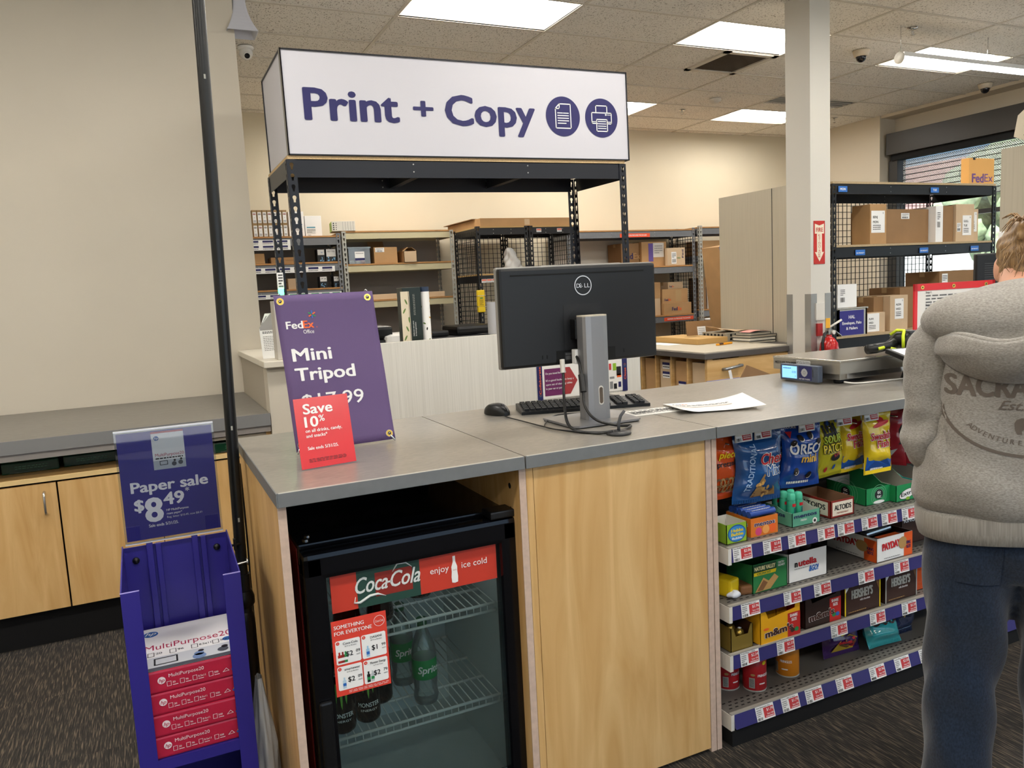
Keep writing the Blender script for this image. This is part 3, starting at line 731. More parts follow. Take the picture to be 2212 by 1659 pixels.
# measured baseline and cap height of the lettering in the sign's own plane
mb.text('Print', brand, f, .09, .168, .152, .028, w=.470)
mb.text('+', brand, f, .632, .185, .11, .026, w=.109)
mb.text('Copy', brand, f, .802, .165, .154, .028, w=.518)
cx1, cx2, cz, cr_ = 1.491, 1.737, .229, .106
mb.disc(f, cx1, cz, cr_, brand, n=48); mb.disc(f, cx2, cz, cr_, brand, n=48)
lw = .0055
mb.line(f, [(cx1-.047, cz-.062), (cx1+.047, cz-.062), (cx1+.047, cz+.066), (cx1-.022, cz+.066), (cx1-.047, cz+.041), (cx1-.047, cz-.062)], lw, white, .002)
mb.line(f, [(cx1-.022, cz+.066), (cx1-.022, cz+.041), (cx1-.047, cz+.041)], lw, white, .002)
for k, (a, b) in enumerate(((-.033, -.004), (-.033, .033), (-.033, .033), (-.033, .033), (-.033, .016))): mb.line(f, [(cx1+a, cz+.018-.0135*k), (cx1+b, cz+.018-.0135*k)], .005, white, .002)
mb.line(f, [(cx1+.003, cz+.018), (cx1+.033, cz+.018)], .005, white, .002)
mb.line(f, [(cx2-.036, cz+.03), (cx2-.036, cz+.066), (cx2+.036, cz+.066), (cx2+.036, cz+.03)], lw, white, .002)
mb.line(f, [(cx2-.03, cz-.03), (cx2-.064, cz-.03), (cx2-.064, cz+.028), (cx2+.064, cz+.028), (cx2+.064, cz-.03), (cx2+.034, cz-.03)], lw, white, .002)
mb.line(f, [(cx2-.064, cz-.021), (cx2-.034, cz-.021)], .004, white, .002); mb.line(f, [(cx2+.034, cz-.021), (cx2+.064, cz-.021)], .004, white, .002)
mb.line(f, [(cx2-.034, cz-.008), (cx2-.034, cz-.072), (cx2+.036, cz-.072), (cx2+.036, cz-.008), (cx2-.034, cz-.008)], lw, white, .002)
for k in range(4): mb.line(f, [(cx2-.024, cz-.019-.0125*k), (cx2+.026, cz-.019-.0125*k)], .0045, white, .002)
mb.disc(f, cx2+.028, cz+.018, .005, white, .002, 14); mb.line(f, [(cx2+.037, cz+.018), (cx2+.058, cz+.018)], .003, white, .002)
mb.build('lettering', t)
# ------------------------------------------------------------------ purple grommet banner on its little stand
CT = .99
def vec_basis(o, u, v): return F(o, u, v)
def lerp(a, b, t): return a+(b-a)*t
# banner: lower edge z ~1.0 at y 2.18 leaning back to y 2.30 at the top
bn = thing('counter_banner', 'purple vinyl banner advertising a mini tripod on a small chrome stand', 'sign', (.347, 2.17, CT))
bw_, bh_, lean = .287, .442, .10
ub = V((.272, .016, 0)).normalized(); vb = V((-.012, lean, bh_)).normalized(); fb = F((0, 0, .004), ub, vb)
def wav(a, b, l=0): return fb(a, b, l+.0025*sin(a*9+1)*sin(b*8)-.0015*sin(b*23))
mb = MB(); mb.grid(lambda u, v: wav(u*bw_, v*bh_), 16, 20, purple); 
o = mb.build('banner_sheet', bn); mod(o, 'SOLIDIFY', thickness=.0012, offset=-1)
mb = MB(); mb.text('Fed', white, wav, .022, .345, .022, .025, w=.048, l=.0016); mb.text('Ex', orange, wav, .0695, .345, .022, .025, w=.031, l=.0016)
mb.text('Office', white, wav, .068, .329, .0115, 0, l=.0016, w=.03)
for k, c in enumerate((orange, blue, green, orange, blue, green)):
    a = pi/6+k*pi/3; mb.line(wav, [(.099+.004*cos(a), .383+.004*sin(a)), (.099+.0095*cos(a), .383+.0095*sin(a))], .0035, c, .0018)
mb.ring(wav, .108, .346, .0012, .0018, orange, .0016, 12)
mb.text('Mini', white, wav, .026, .252, .037, .028, l=.0016, w=.112); mb.text('Tripod', white, wav, .026, .196, .037, .028, l=.0016, w=.172)
mb.text('$17.99', white, wav, .034, .118, .041, .006, l=.0016, w=.178)
mb.build('lettering', bn)
for nm, a, b in (('tl', .016, bh_-.018), ('tr', bw_-.018, bh_-.018), ('br', bw_-.016, .018), ('bl', .016, .018)):
    mb = MB(); mb.ring(wav, a, b, .0048, .0098, brass, .002, 24); mb.disc(wav, a, b, .005, dgrey, .0016, 16); mb.ring(wav, a, b, .0095, .0105, offwhite, .0015, 24); mb.tube([wav(a-.004, b-.003, .001), wav(a, b+.002, .004), wav(a+.003, b-.002, .001)], .0012, chrome, 6); mb.build('grommet', bn)
mb = MB()
for sx, a in ((-1, .016), (1, bw_-.018)):
    mb.tube([fb(bw_/2, bh_*.5, -.02), fb(a, bh_-.018, -.004), fb(a-sx*.004, bh_+.002, -.006), fb(a-sx*.001, bh_+.006, -.002), fb(a+sx*.003, bh_+.001, .0)], .0022, chrome, 7)
    mb.tube([fb(bw_/2, bh_*.5, -.02), fb(a, .02, -.006), V(fb(a+sx*.014, -.002, 0)) - V((0, .01, .0))], .0028, chrome, 8)
mb.tube([fb(bw_/2, bh_*.5, -.02), V((bw_/2, .20, .003))], .0028, chrome, 8)
mb.build('stand_wire', bn)
# red save card leaning against the banner
sc_ = thing('sale_card', 'glossy red card with white lettering leaning on the purple banner', 'sign', (.3205, 1.945, CT))
us = V((.141, .018, 0)).normalized(); vs_ = V((.0, .05, .17)).normalized(); fs = F((0, 0, .002), us, vs_)
redg = mat('card_red', 'D3363C', .22)
mb = MB(); w_, h_ = .142, .178
mb.box(0, w_, 0, .0016, 0, h_, redg)
nn = us.cross(vs_); Tm = Mx((us, -nn, vs_)).transposed().to_4x4(); Tm.translation = (0, 0, .002)
mb.v = [tuple(Tm @ V(p)) for p in mb.v]
mb.text('Save', white, fs, .021, .137, .0265, .025, w=.077); mb.text('10', white, fs, .021, .1035, .0275, .025, w=.036); mb.text('%', white, fs, .059, .115, .017, .012)
mb.text('on all drinks, candy,', white, fs, .021, .090, .0088, .014, w=.095); mb.text('and snacks*', white, fs, .021, .077, .0088, .014, w=.055)
mb.text('Sale ends 5/31/25.', white, fs, .021, .046, .0085, .014, w=.08)
mb.greek(fs, .021, .118, .014, .024, 3, ink, .001, .35); mb.build('card', sc_)
MB().tube([fs(.07, .16, -.003), V((.08, .095, .0))], .004, acryl, 8).build('back_strut', sc_)
# ------------------------------------------------------------------ monitor seen from behind
mo = thing('computer_monitor', 'black computer monitor seen from behind on a grey column stand', 'monitor', (1.245, 2.14, CT), rad(-1.5))
mb = MB(); mb.box(-.277, .275, -.012, .018, .178, .482, blk_plastic, .009)
mb.build('rear_shell', mo)
bez = mat('bezel_silver', '8F8C86', .35, .3)
MB().box(-.279, .277, .006, .026, .176, .485, bez, .006).build('bezel', mo)
MB().box(-.268, .266, .025, .0275, .19, .474, mat('screen_dark', '0A0C10', .1)).build('screen', mo)
mb = MB(); f = F((0, -.0125, 0), (1, 0, 0), (0, 0, 1))
mb.box(-.24, .23, -.0135, -.011, .456, .4605, matte_black)
mb.box(-.066, .066, -.0128, -.011, .215, .362, mat('vesa_plate', '141416', .5)); mb.cyl((0, -.011, .30), (0, -.0135, .30), .052, mat('vesa_plate2', '101012', .5), n=32)
mb.box(-.096, .02, -.0128, -.01, .182, .222, matte_black); mb.box(.03, .115, -.0128, -.01, .183, .222, matte_black)
mb.rect(f, -.068, -.012, .19, .216, mat('port_label', '202022', .6), .0012); mb.barcode(f, -.066, -.02, .207, .213, textgrey, .0018, 26); mb.barcode(f, -.066, -.046, .193, .204, textgrey, .0018, 12); mb.greek(f, -.043, -.014, .193, .204, 3, textgrey, .0018)
for x in (-.146, -.13, .146): mb.box(x, x+.003, -.0130, -.011, .20, .212, matte_black)
mb.build('rear_panel', mo)
lo = mat('logo_silver', 'D0D0D2', .3, .4); mb = MB(); f = F((.006, -.013, .420), (1, 0, 0), (0, 0, 1))
mb.ring(f, 0, 0, .0275, .0305, lo, .0008, 48)
mb.text('D', lo, f, -.0235, -.0068, .0135, .012, w=.0125); mb.text('E', lo, f, -.0095, -.0075, .0125, .012, w=.0095, rot=.55); mb.text('L', lo, f, .0045, -.0068, .0135, .012, w=.0085); mb.text('L', lo, f, .0150, -.0068, .0135, .012, w=.0085)
mb.build('emblem', mo)
colm = mat('stand_grey', '8C8C8E', .32, .5); mb = MB()
pts = [(-.020, -.108)]
cy = [(-.042, -.086), (-.036, -.096), (-.02, -.101), (.022, -.101), (.038, -.096), (.044, -.086), (.044, -.05), (.036, -.042), (-.034, -.042), (-.042, -.05)]
mb.prism(cy, 2, .008, .325, colm); mb.build('stand_column', mo)
MB().prism([(x*.99, y) for x, y in cy], 2, .325, .329, mat('stand_cap', 'C3BAA8', .4)).build('column_cap', mo)
mb = MB(); slot = []
for k in range(16):
    a = 2*pi*k/16; slot.append((.006+.0085*cos(a), .083+.0085*sin(a)+(.021 if sin(a) > 0 else -.021)))
mb.prism([(x, z) for x, z in slot], 1, -.1016, -.0985, mat('slot_rim', 'C9C6BF', .3)); mb.prism([(.006+(x-.006)*.72, .083+(z-.083)*.86) for x, z in slot], 1, -.1022, -.098, mat('slot_dark', '54483C', .6))
mb.build('cable_slot', mo)
MB().box(-.045, .045, -.046, -.008, .255, .318, blk_plastic, .004).build('tilt_hinge', mo)
mb = MB(); base = [(-.125, -.155), (-.11, -.168), (.095, -.168), (.11, -.155), (.125, .035), (.11, .048), (-.115, .048), (-.13, .035)]
mb.prism(base, 2, .003, .009, colm); mb.prism([(x*.98, y*.98) for x, y in base], 2, 0, .004, blk_plastic); mb.build('stand_base', mo)
# cables
cabm = mat('cable_black', '121213', .4)
def cab(name, lab, pts, r, m=cabm, **k):
    P = [V(p) for p in pts]; out = []
    for i in range(len(P)-1):
        p0, p1, p2, p3 = P[max(i-1, 0)], P[i], P[i+1], P[min(i+2, len(P)-1)]
        for j in range(6):
            t = j/6; out.append(.5*((2*p1)+(p2-p0)*t+(2*p0-5*p1+4*p2-p3)*t*t+(3*p1-p0-3*p2+p3)*t**3))
    out.append(P[-1]); mb = MB(); mb.tube(out, r, m, 8)
    return mb, out
gy = CT+.0035
mb, _ = cab('', '', [(1.16, 2.118, 1.185), (1.157, 2.108, 1.14), (1.13, 2.06, 1.06), (1.10, 1.99, 1.01), (1.10, 1.93, gy+.001), (1.13, 1.88, gy), (1.155, 1.835, gy+.006)], .0045)
mb.build('monitor_cable', None, 'thick black cable dropping from the left port to the desk grommet', 'cable', 'cables behind the monitor')
MB().cyl((1.16, 2.117, 1.186), (1.157, 2.109, 1.145), .008, offwhite, n=12).build('cable_plug', D.objects['monitor_cable'])
mb, _ = cab('', '', [(1.198, 2.10, 1.20), (1.195, 2.07, 1.17), (1.188, 2.045, 1.11), (1.178, 2.02, 1.05), (1.185, 1.97, 1.013), (1.23, 1.93, gy+.003), (1.26, 1.90, gy+.002), (1.20, 1.85, gy+.003), (1.165, 1.835, gy+.006)], .0042)
o = mb.build('video_cable', None, 'black cable with ferrite lump looping past the stand column', 'cable', 'cables behind the monitor')
MB().cyl((1.190, 2.055, 1.14), (1.184, 2.035, 1.09), .010, cabm, n=14).build('ferrite_core', o)
MB().box(1.193, 1.213, 2.09, 2.115, 1.17, 1.215, white_g, .003).build('cable_plug', o)
mb, _ = cab('', '', [(1.055, 2.345, gy), (1.05, 2.30, gy), (1.055, 2.20, gy), (1.06, 2.08, gy), (1.07, 1.99, gy), (1.10, 1.92, gy-.001), (1.13, 1.868, gy), (1.155, 1.84, gy+.004)], .002)
mb.build('mouse_cable', None, 'thin black cable running from the mouse to the desk grommet', 'cable', 'cables behind the monitor')
mb, _ = cab('', '', [(1.30, 2.20, gy), (1.26, 2.21, gy+.001), (1.18, 2.22, gy+.001), (1.075, 2.09, gy+.001), (1.06, 2.02, gy+.001), (1.09, 1.93, gy+.002), (1.14, 1.86, gy), (1.16, 1.842, gy+.005)], .002)
mb.build('keyboard_cable', None, 'thin black cable from the keyboard circling the stand base', 'cable', 'cables behind the monitor')
gm_ = thing('desk_grommet', 'round grey cable grommet set in the worktop in front of the monitor', 'grommet', (1.178, 1.838, CT))
MB().lathe([(.001, 0), (.034, 0), (.036, .003), (.033, .008), (.012, .010), (.001, .010)], mat('grommet_grey', '2A2A2B', .4), n=30).build('cap', gm_)
MB().tube([(.0, 0, .008), (.002, .002, .03), (.012, .006, .05), (.026, .008, .062)], .0045, dgrey, 8).build('cable_stub', gm_)
# mouse
ms = thing('computer_mouse', 'black wired mouse on the worktop left of the monitor', 'mouse', (1.058, 2.405, CT), rad(195))
mb = MB()
def ms_f(u, v):
    th = 2*pi*u; ph = v*pi/2
    x = .032*cos(th)*cos(ph)**.55*(1-.08*sin(th)); y = .058*sin(th)*cos(ph)**.55; z = .036*sin(ph)**.8*(1-.35*(y/.058)**2*.9)
    return V((x, y, .002+z))
mb.grid(ms_f, 32, 10, blk_plastic); mb.build('shell', ms)
MB().cyl((-.004, .03, .0305), (.004, .03, .0305), .007, dgrey, n=16).build('scroll_wheel', ms)
mb = MB(); mb.tube([ms_f(.25, v/10)+V((0, 0, .0005)) for v in range(2, 9)], .0007, matte_black, 5); mb.build('button_gap', ms)
# keyboard
kb = thing('keyboard', 'black keyboard lying behind the monitor stand', 'keyboard', (1.345, 2.325, CT), rad(-17))
kw, kd = .445, .135
mb = MB(); mb.prism([(-kd/2, 0), (kd/2, 0), (kd/2, .020), (kd/2-.01, .023), (-kd/2, .010)], 0, -kw/2, kw/2, blk_plastic); mb.build('case', kb)
mb = MB(); keym = mat('key_black', '17171A', .5)
for r in range(6):
    y = kd/2-.018-r*.0195; n = 21
    for i in range(n):
        x = -kw/2+.012+i*(kw-.024)/n
        if i in (15, 18): continue
        z = .010+(y+kd/2)/kd*.013; mb.box(x, x+.0168, y-.008, y+.008, z-.002, z+.007, keym, .0018)
mb.build('keys', kb)
mb = MB()
for x in (-kw/2+.03, kw/2-.05): mb.box(x, x+.02, kd/2-.02, kd/2-.01, -.0005, .004, blk_plastic)
mb.build('foot', kb)
# papers on the worktop
pm_ = MB(); f = F((0, 0, .0008), (1, 0, 0), (0, 1, 0))
pm_.box(0, .24, 0, .10, 0, .001, paper); pm_.greek(f, .02, .22, .02, .09, 6, textgrey, .0008, .5)
for x in (.03, .12): pm_.text('FedEx', ink, f, x, .045, .02, .015, l=.001)
pm_.build('flyer', None, 'white flyer lying flat on the worktop right of the monitor base', 'paper', loc=(1.37, 2.05, CT), rz=rad(-4))
pp = thing('paper_sheet', 'curled white letterhead sheet on the worktop with an orange and violet mark', 'paper', (1.505, 1.985, CT+.002), rad(-20))
def cur(a, b, l=0): return V((a, b, .003+l+.022*max(0, (a-.12)/.16)**2*(.4+.6*(b/.20))+.012*max(0, 1-a/.05)*(1-b/.2)))
mb = MB(); mb.grid(lambda u, v: cur(u*.28, v*.2), 14, 8, white); o = mb.build('sheet', pp); mod(o, 'SOLIDIFY', thickness=.0006, offset=-1)
mb = MB(); mb.text('Fed', brand, cur, .02, .145, .015, .015); mb.text('Ex', orange, cur, .052, .145, .015, .015); mb.greek(cur, .02, .20, .11, .13, 2, textgrey, .001); mb.rect(cur, .02, .2, .085, .09, kraft_l, .001, 4); mb.build('print', pp)
# ------------------------------------------------------------------ postal scale
sc2 = thing('postal_scale', 'stainless steel postal scale platform with a small blue display unit', 'scale', (2.33, 2.105, CT))
stl = mat('scale_steel', 'A9A49A', .3, .85); stl2 = mat('scale_top', 'C4BFB5', .18, .9)
MB().box(0, .50, 0, .345, .083, .092, stl2, .002).build('platform', sc2)
mb = MB(); mb.box(.002, .498, .002, .343, .040, .084, stl); mb.box(.02, .48, .02, .325, .016, .042, stl); mb.box(.05, .46, .012, .03, .02, .04, chrome)
f = F((.0015, .345, 0), (0, -1, 0), (0, 0, 1)); mb.text('METTLER TOLEDO', ink, f, .012, .063, .011, .015, w=.115); mb.rect(f, .128, .20, .050, .082, white); mb.greek(f, .13, .198, .052, .08, 5, ink, .0012); mb.barcode(f, .132, .15, .055, .066, ink, .0014, 8)
mb.build('body', sc2)
for x, y in ((.05, .05), (.45, .05), (.05, .30), (.45, .30)): MB().lathe([(.001, 0), (.019, 0), (.021, .012), (.012, .018)], blk_plastic, (x, y, 0), 16).build('foot', sc2)
dsp = mat('display_case', '4A5261', .4)
du = MB().box(-.038, -.012, .07, .265, .006, .070, dsp, .005).build('display_unit', sc2)
mb = MB(); f = F((-.038, .265, .006), (0, -1, 0), (0, 0, 1))
mb.rect(f, .098, .165, .006, .06, navy, .0005); mb.disc(f, .128, .035, .018, grey, .001, 4); mb.disc(f, .128, .035, .0155, mat('pad_grey', 'A9AAAC', .4), .0012, 20); mb.ring(f, .128, .035, .005, .006, dgrey, .0014, 16)
mb.rect(f, .168, .172, .02, .05, dgrey, .0008); mb.text('METTLER TOLEDO', white, f, .102, .0075, .0055, .01, w=.055, l=.0012); mb.build('keypad', du)
mb = MB(); mb.rect(f, .012, .090, .009, .057, mat('lcd_blue', '8CC4F0', .3, emit='7FBEF5', es=1.1), .0008); lc = mat('lcd_ink', '3F78B8', .4)
mb.text('0.00', lc, f, .085, .030, .009, 0, 'r', l=.0013); mb.greek(f, .018, .06, .044, .052, 1, lc, .0013); mb.text('lb', lc, f, .085, .016, .006, 0, 'r', l=.0013); mb.build('lcd_screen', du)
cb, _ = cab('', '', [(2.345, 2.10, CT+.012), (2.40, 2.085, gy), (2.55, 2.06, gy), (2.68, 2.06, gy), (2.74, 2.12, CT+.01)], .003, offwhite); cb.build('scale_cable', None, 'white cable lying along the front of the postal scale', 'cable')
# barcode scanner and card terminal
bs = thing('barcode_scanner', 'black and neon yellow handheld barcode scanner lying on the postal scale', 'scanner', (2.66, 2.14, CT+.0925), rad(-12))
neon = mat('neon_yellow', 'CFE22C', .4)
MB().tube([(-.12, 0, .022), (-.08, 0, .024), (-.03, 0, .030), (.0, 0, .04)], [.019, .02, .018, .022], blk_plastic, 14).build('handle', bs)
mb = MB(); mb.lathe([(.001, -.055), (.03, -.05), (.038, -.02), (.04, .02), (.034, .05), (.001, .055)], blk_plastic, n=20, sy=.95); mb.v = [(x+.05, z*.95, y+.045) for x, y, z in mb.v]; mb.build('head', bs)
mb = MB(); mb.tube([(.012, -.038, .02), (.012, -.036, .07), (.03, -.02, .088), (.03, .02, .088), (.012, .036, .07)], .006, neon, 8); mb.tube([(-.085, -.019, .024), (-.06, -.02, .028)], .006, neon, 8); mb.tube([(-.03, -.019, .02), (-.005, -.03, .012)], .008, neon, 8); mb.build('grip_band', bs)
MB().box(.045, .09, -.035, .03, .075, .0865, dgrey, .003).build('key_panel', bs)
tm_ = thing('payment_terminal', 'black card payment tablet tilted on its stand beside the postal scale', 'terminal', (2.66, 1.985, CT), rad(-8))
MB().prism([(-.06, 0), (.08, 0), (.06, .05), (.0, .075)], 0, -.06, .10, blk_plastic).build('stand', tm_)
Tt = Mx.Translation((0, 0, .095)) @ Mx.Rotation(rad(14), 4, 'X')
tb_ = MB().box(-.13, .15, -.085, .085, -.012, .006, blk_plastic, .005).build('tablet_body', tm_, T=Tt)
mb = MB(); f = F((-.115, -.07, .006), (1, 0, 0), (0, 1, 0)); mb.rect(f, 0, .25, 0, .14, mat('screen_white', 'E9E4EA', .1, emit='EDE6EE', es=.55), .0006); mb.rect(f, .155, .162, 0, .14, mat('maroon', '7E2138', .3), .001); mb.rect(f, .185, .25, 0, .14, brand, .001); mb.greek(f, .02, .14, .02, .12, 5, grey, .001, .2); mb.build('screen', tb_)
MB().box(.0, .11, .083, .088, -.008, .004, red).build('indicator_strip', tb_)
# red framed document on the counter
rf = thing('document_frame', 'red edged clear document pocket with typed instructions standing behind the scale', 'sign', (3.235, 2.485, CT), rad(-12))
MB().box(0, .42, 0, .004, .02, .32, paper).build('instruction_sheet', rf)
mb = MB(); rdv = mat('vinyl_red', 'DB2A30', .3)
mb.box(-.012, .432, -.003, .007, .315, .347, rdv); mb.box(-.012, .004, -.003, .007, 0, .347, rdv); mb.box(.418, .432, -.003, .007, 0, .347, rdv); mb.box(-.012, .432, -.003, .007, 0, .02, rdv); mb.build('frame', rf)
mb = MB(); f = F((0, -.0005, 0), (1, 0, 0), (0, 0, 1))
for k, (z, n) in enumerate(((.262, 4), (.205, 3), (.13, 2), (.06, 2))): mb.greek(f, .05, .38, z-.012*n/2, z+.036, n, textgrey, .001, .4)
for z in (.17, .10, .035): mb.barcode(f, .06, .12, z, z+.026, ink, .001, 14)
for k, z in enumerate((.302, .245)): mb.text('Step %d.' % (k+1), ink, f, .05, z, .009, .02)
mb.build('print', rf)
for x in (.03, .2, .38):
    mb = MB(); g = F((x, -.0035, .33), (1, 0, 0), (0, 0, 1)); mb.ring(g, 0, 0, .004, .009, brass, .001, 20); mb.disc(g, 0, 0, .004, dgrey, .0005, 12); mb.build('grommet', rf)
MB().box(.0, .34, .02, .10, 0, .006, blk_plastic).build('foot', rf)
# ------------------------------------------------------------------ cartons
def ship_label(par, f, a0, a1, b0, b1, name='', day='', letter='', lines=True):
    mb = MB(); mb.rect(f, a0, a1, b0, b1, white, .0012); w = a1-a0; h = b1-b0
    if name:
        mb.text(name, ink, f, a0+w*.12, b0+h*.66, h*.11, .015, l=.002, maxw=w*.75); mb.text(day, ink, f, a0+w*.12, b0+h*.44, h*.11, .015, l=.002); mb.text(letter, ink, f, a1-w*.1, b0+h*.86, h*.08, .01, 'r', l=.002)
        mb.greek(f, a0+w*.12, a0+w*.7, b0+h*.12, b0+h*.38, 3, ink, .002, .4)
    else:
        mb.greek(f, a0+w*.1, a1-w*.1, b0+h*.5, b1-h*.08, 4, ink, .002, .4); mb.barcode(f, a0+w*.12, a1-w*.15, b0+h*.1, b0+h*.4, ink, .002, 12)
    return mb.build('shipping_label', par)
def carton(name, lab, cat, loc, w, d, h, m, group=None, rz=0, tape=True, seam=True):
    """closed box standing on loc (front-left-bottom corner), front toward -Y"""
    mb = MB(); mb.box(0, w, 0, d, 0, h, m, .003)
    if seam: mb.box(.004, w-.004, d/2-.001, d/2+.001, h-.0005, h+.0008, kraft_d)
    if tape: mb.box(-.0008, w+.0008, d/2-.024, d/2+.024, h-.04, h+.0014, tape_m); mb.box(-.001, w+.001, d/2-.0235, d/2+.0235, h-.039, h+.0007, tape_m)
    return mb.build(name, None, lab, cat, group, None, loc, rz)
def FR(z=0, w=0): return F((0, -.0005, 0), (1, 0, 0), (0, 0, 1))
def fedex(o, a, b, h, ex=None, m=None):
    mb = MB(); f = FR(); p = m or MATS['lettering_violet']; mb.text('Fed', p, f, a, b, h, .02, l=.001); w = glyphs('Fed', .02, 0)[2]*h/CAP
    mb.text('Ex', ex or orange, f, a+w+h*.06, b, h, .02, l=.001); mb.build('printed_logo', o)
# ------------------------------------------------------------------ shelves along the back wall
hdeck = MATS['hardboard_deck']; backp = mat('back_panel_grey', '8D8780', .8)
sa = rack('storage_shelf', 'dark grey storage shelf by the left wall holding ink and toner boxes', (.67, 8.0, 0), 1.22, .48, 2.06, [.62, 1.07, 1.519, 1.778, 2.037], grey_steel, grey_steel, hdeck, 'storage shelves along the back wall')
MB().box(.03, 1.19, .47, .478, .1, 2.0, backp).build('back_panel', sa)
f = F((0, -.001, 0), (1, 0, 0), (0, 0, 1))
def strip(par, x0, x1, z0, z1, n, two=False, base=white, head=navy):
    mb = MB(); mb.box(x0, x1, -.0035, -.0005, z0, z1, base); g = F((0, -.0036, 0), (1, 0, 0), (0, 0, 1)); w = (x1-x0)/n
    for r in range(2 if two else 1):
        b0, b1 = (z0, z1) if not two else ((z0, (z0+z1)/2) if r == 0 else ((z0+z1)/2, z1)); h = b1-b0
        for i in range(n):
            a = x0+i*w+.012; mb.rect(g, a, a+w*.72, b0+h*.5, b1-h*.12, head, .0006); mb.greek(g, a, a+w*.7, b0+h*.12, b0+h*.42, 1, textgrey, .0006)
    return mb.build('price_strip', par)
strip(sa, .03, .72, 1.905, 2.005, 5, True); strip(sa, .03, 1.14, 1.68, 1.735, 8); strip(sa, .03, .62, 1.43, 1.475, 4); strip(sa, .66, 1.19, 1.43, 1.475, 5, head=green)
sb = rack('storage_shelf', 'tan storage shelf with pale posts holding cartons and a plastic tub', (1.905, 8.0, 0), 1.21, .48, 2.075, [.75, 1.37, 1.745, 2.078], lt_steel, tan_steel, hdeck, 'storage shelves along the back wall', bh=.065)
MB().box(.03, 1.18, .47, .478, .1, 2.0, backp).build('back_panel', sb)
MB().box(.62, .75, .47, .48, .5, .9, paint_b).build('back_panel', sb)
blkdeck = mat('cage_deck', 'B4935F', .7)
sc1 = rack('cage_shelf', 'black wire mesh cage bay next to the tan shelf, yellow case on its post', (3.13, 7.40, 0), .585, .62, 2.055, [.5, 1.577, 2.055], black, black, blkdeck, 'black wire cage shelves', mesh='lb', bh=.07)
sc2_ = rack('cage_shelf', 'second black wire mesh cage shelf bay, behind the right post of the sign rack', (3.73, 7.40, 0), .60, .62, 2.055, [.5, 1.30, 2.055], black, black, blkdeck, 'black wire cage shelves', mesh='rb', bh=.07)
g = None
for par, xs, z in ((sc2_, (.085, .33), 1.988), (sc1, (.03, .09, .15, .21), 1.488)):
    for x in xs:
        mb = MB(); q = F((0, -.002, 0), (1, 0, 0), (0, 0, 1)); mb.rect(q, x, x+.056, z, z+.036, white, .001); mb.rect(q, x+.003, x+.053, z+.018, z+.033, mat('tag_orange', 'DE6A4E', .5), .0016); mb.greek(q, x+.004, x+.05, z+.004, z+.015, 1, ink, .0016); mb.build('price_label', par)
sd = rack('storage_shelf', 'grey storage shelf with orange label strips holding outgoing courier cartons', (4.52, 8.0, 0), 1.83, .48, 2.055, [.55, .99, 1.598, 2.04], grey_steel, grey_steel, hdeck, 'storage shelves along the back wall')
mesh_panel(sd, F((1.826, .03, .12), (0, 1, 0), (0, 0, 1)), .42, 1.85, black)
MB().box(.03, 1.1, .47, .478, 1.05, 1.98, mat('whiteboard_panel', 'D6D2C6', .7)).build('back_panel', sd)
def orange_strip(par, x0, x1, z0, z1, t='EXPRESS OUTBOUND PACKAGES'):
    mb = MB(); q = F((0, -.002, 0), (1, 0, 0), (0, 0, 1)); mb.rect(q, x0, x1, z0, z1, mat('strip_orange', 'E8552E', .5), .001); mb.text(t, white, q, (x0+x1)/2, z0+(z1-z0)*.33, (z1-z0)*.38, .02, 'c', w=(x1-x0)*.78, l=.002); mb.build('label_strip', par)
orange_strip(sd, .72, 1.15, 1.953, 1.998); orange_strip(sd, 1.02, 1.16, 1.515, 1.555, 'EXPRESS'); orange_strip(sd, 1.33, 1.78, .915, .96); orange_strip(sd, .9, 1.17, .905, .95)
se = rack('storage_shelf', 'grey storage shelf at the far right of the back wall beside the beige partition', (6.385, 7.95, 0), 1.22, .48, 2.075, [.55, 1.03, 1.72, 2.06], lt_steel, grey_steel, hdeck, 'storage shelves along the back wall')
mesh_panel(se, F((.004, .03, .12), (0, 1, 0), (0, 0, 1)), .42, 1.9, black)
# --- ink boxes in two rows
ZT = 2.0375
def inkbox(x, z, lab, red_):
    o = MB().box(0, .044, 0, .15, 0, .128, mat('ink_carton', '9C7F57', .7), .002).build('ink_box', None, lab, 'box', 'slim toner boxes on the grey shelf', None, (x, 8.02, z))
    mb = MB(); q = F((0, -.0005, 0), (1, 0, 0), (0, 0, 1)); mb.rect(q, .006, .039, .004, .108, white, .0008); mb.greek(q, .01, .034, .078, .10, 2, textgrey, .0014); mb.rect(q, .009, .036, .086, .090, red if red_ else grey, .0014); mb.greek(q, .010, .034, .01, .032, 2, ink, .0014); mb.disc(q, .022, .055, .003, grey, .0014, 10); mb.build('box_label', o)
for r in range(2):
    for i in range(7):
        pos = ['leftmost', 'second from left', 'third from left', 'fourth from left', 'fifth from left', 'sixth from left', 'rightmost'][i]
        inkbox(1.052+i*.0475, ZT+r*.1285, 'slim toner box with white label, %s in the %s row' % (pos, ('lower', 'upper')[r]), (i+r) % 3 == 1)
o = carton('white_box', 'tall white box right of the toner boxes, partly hidden by the rack post', 'box', (1.405, 8.08, ZT), .15, .25, .247, white, tape=False); mb = MB(); mb.greek(FR(), .02, .13, .06, .1, 3, ink, .001); mb.rect(FR(), .02, .13, .115, .125, blue, .001); mb.build('print', o)
o = carton('white_box', 'wider white box with blue lettering between the rack post and the green box', 'box', (1.565, 8.09, ZT), .165, .25, .205, white, tape=False); mb = MB(); q = FR(); mb.rect(q, .015, .10, .085, .096, mat('teal_print', '3F8EA8', .5), .001); mb.greek(q, .015, .10, .03, .075, 5, textgrey, .001); mb.text('Imaging', ink, q, .02, .012, .008, .01, l=.001); mb.build('print', o)
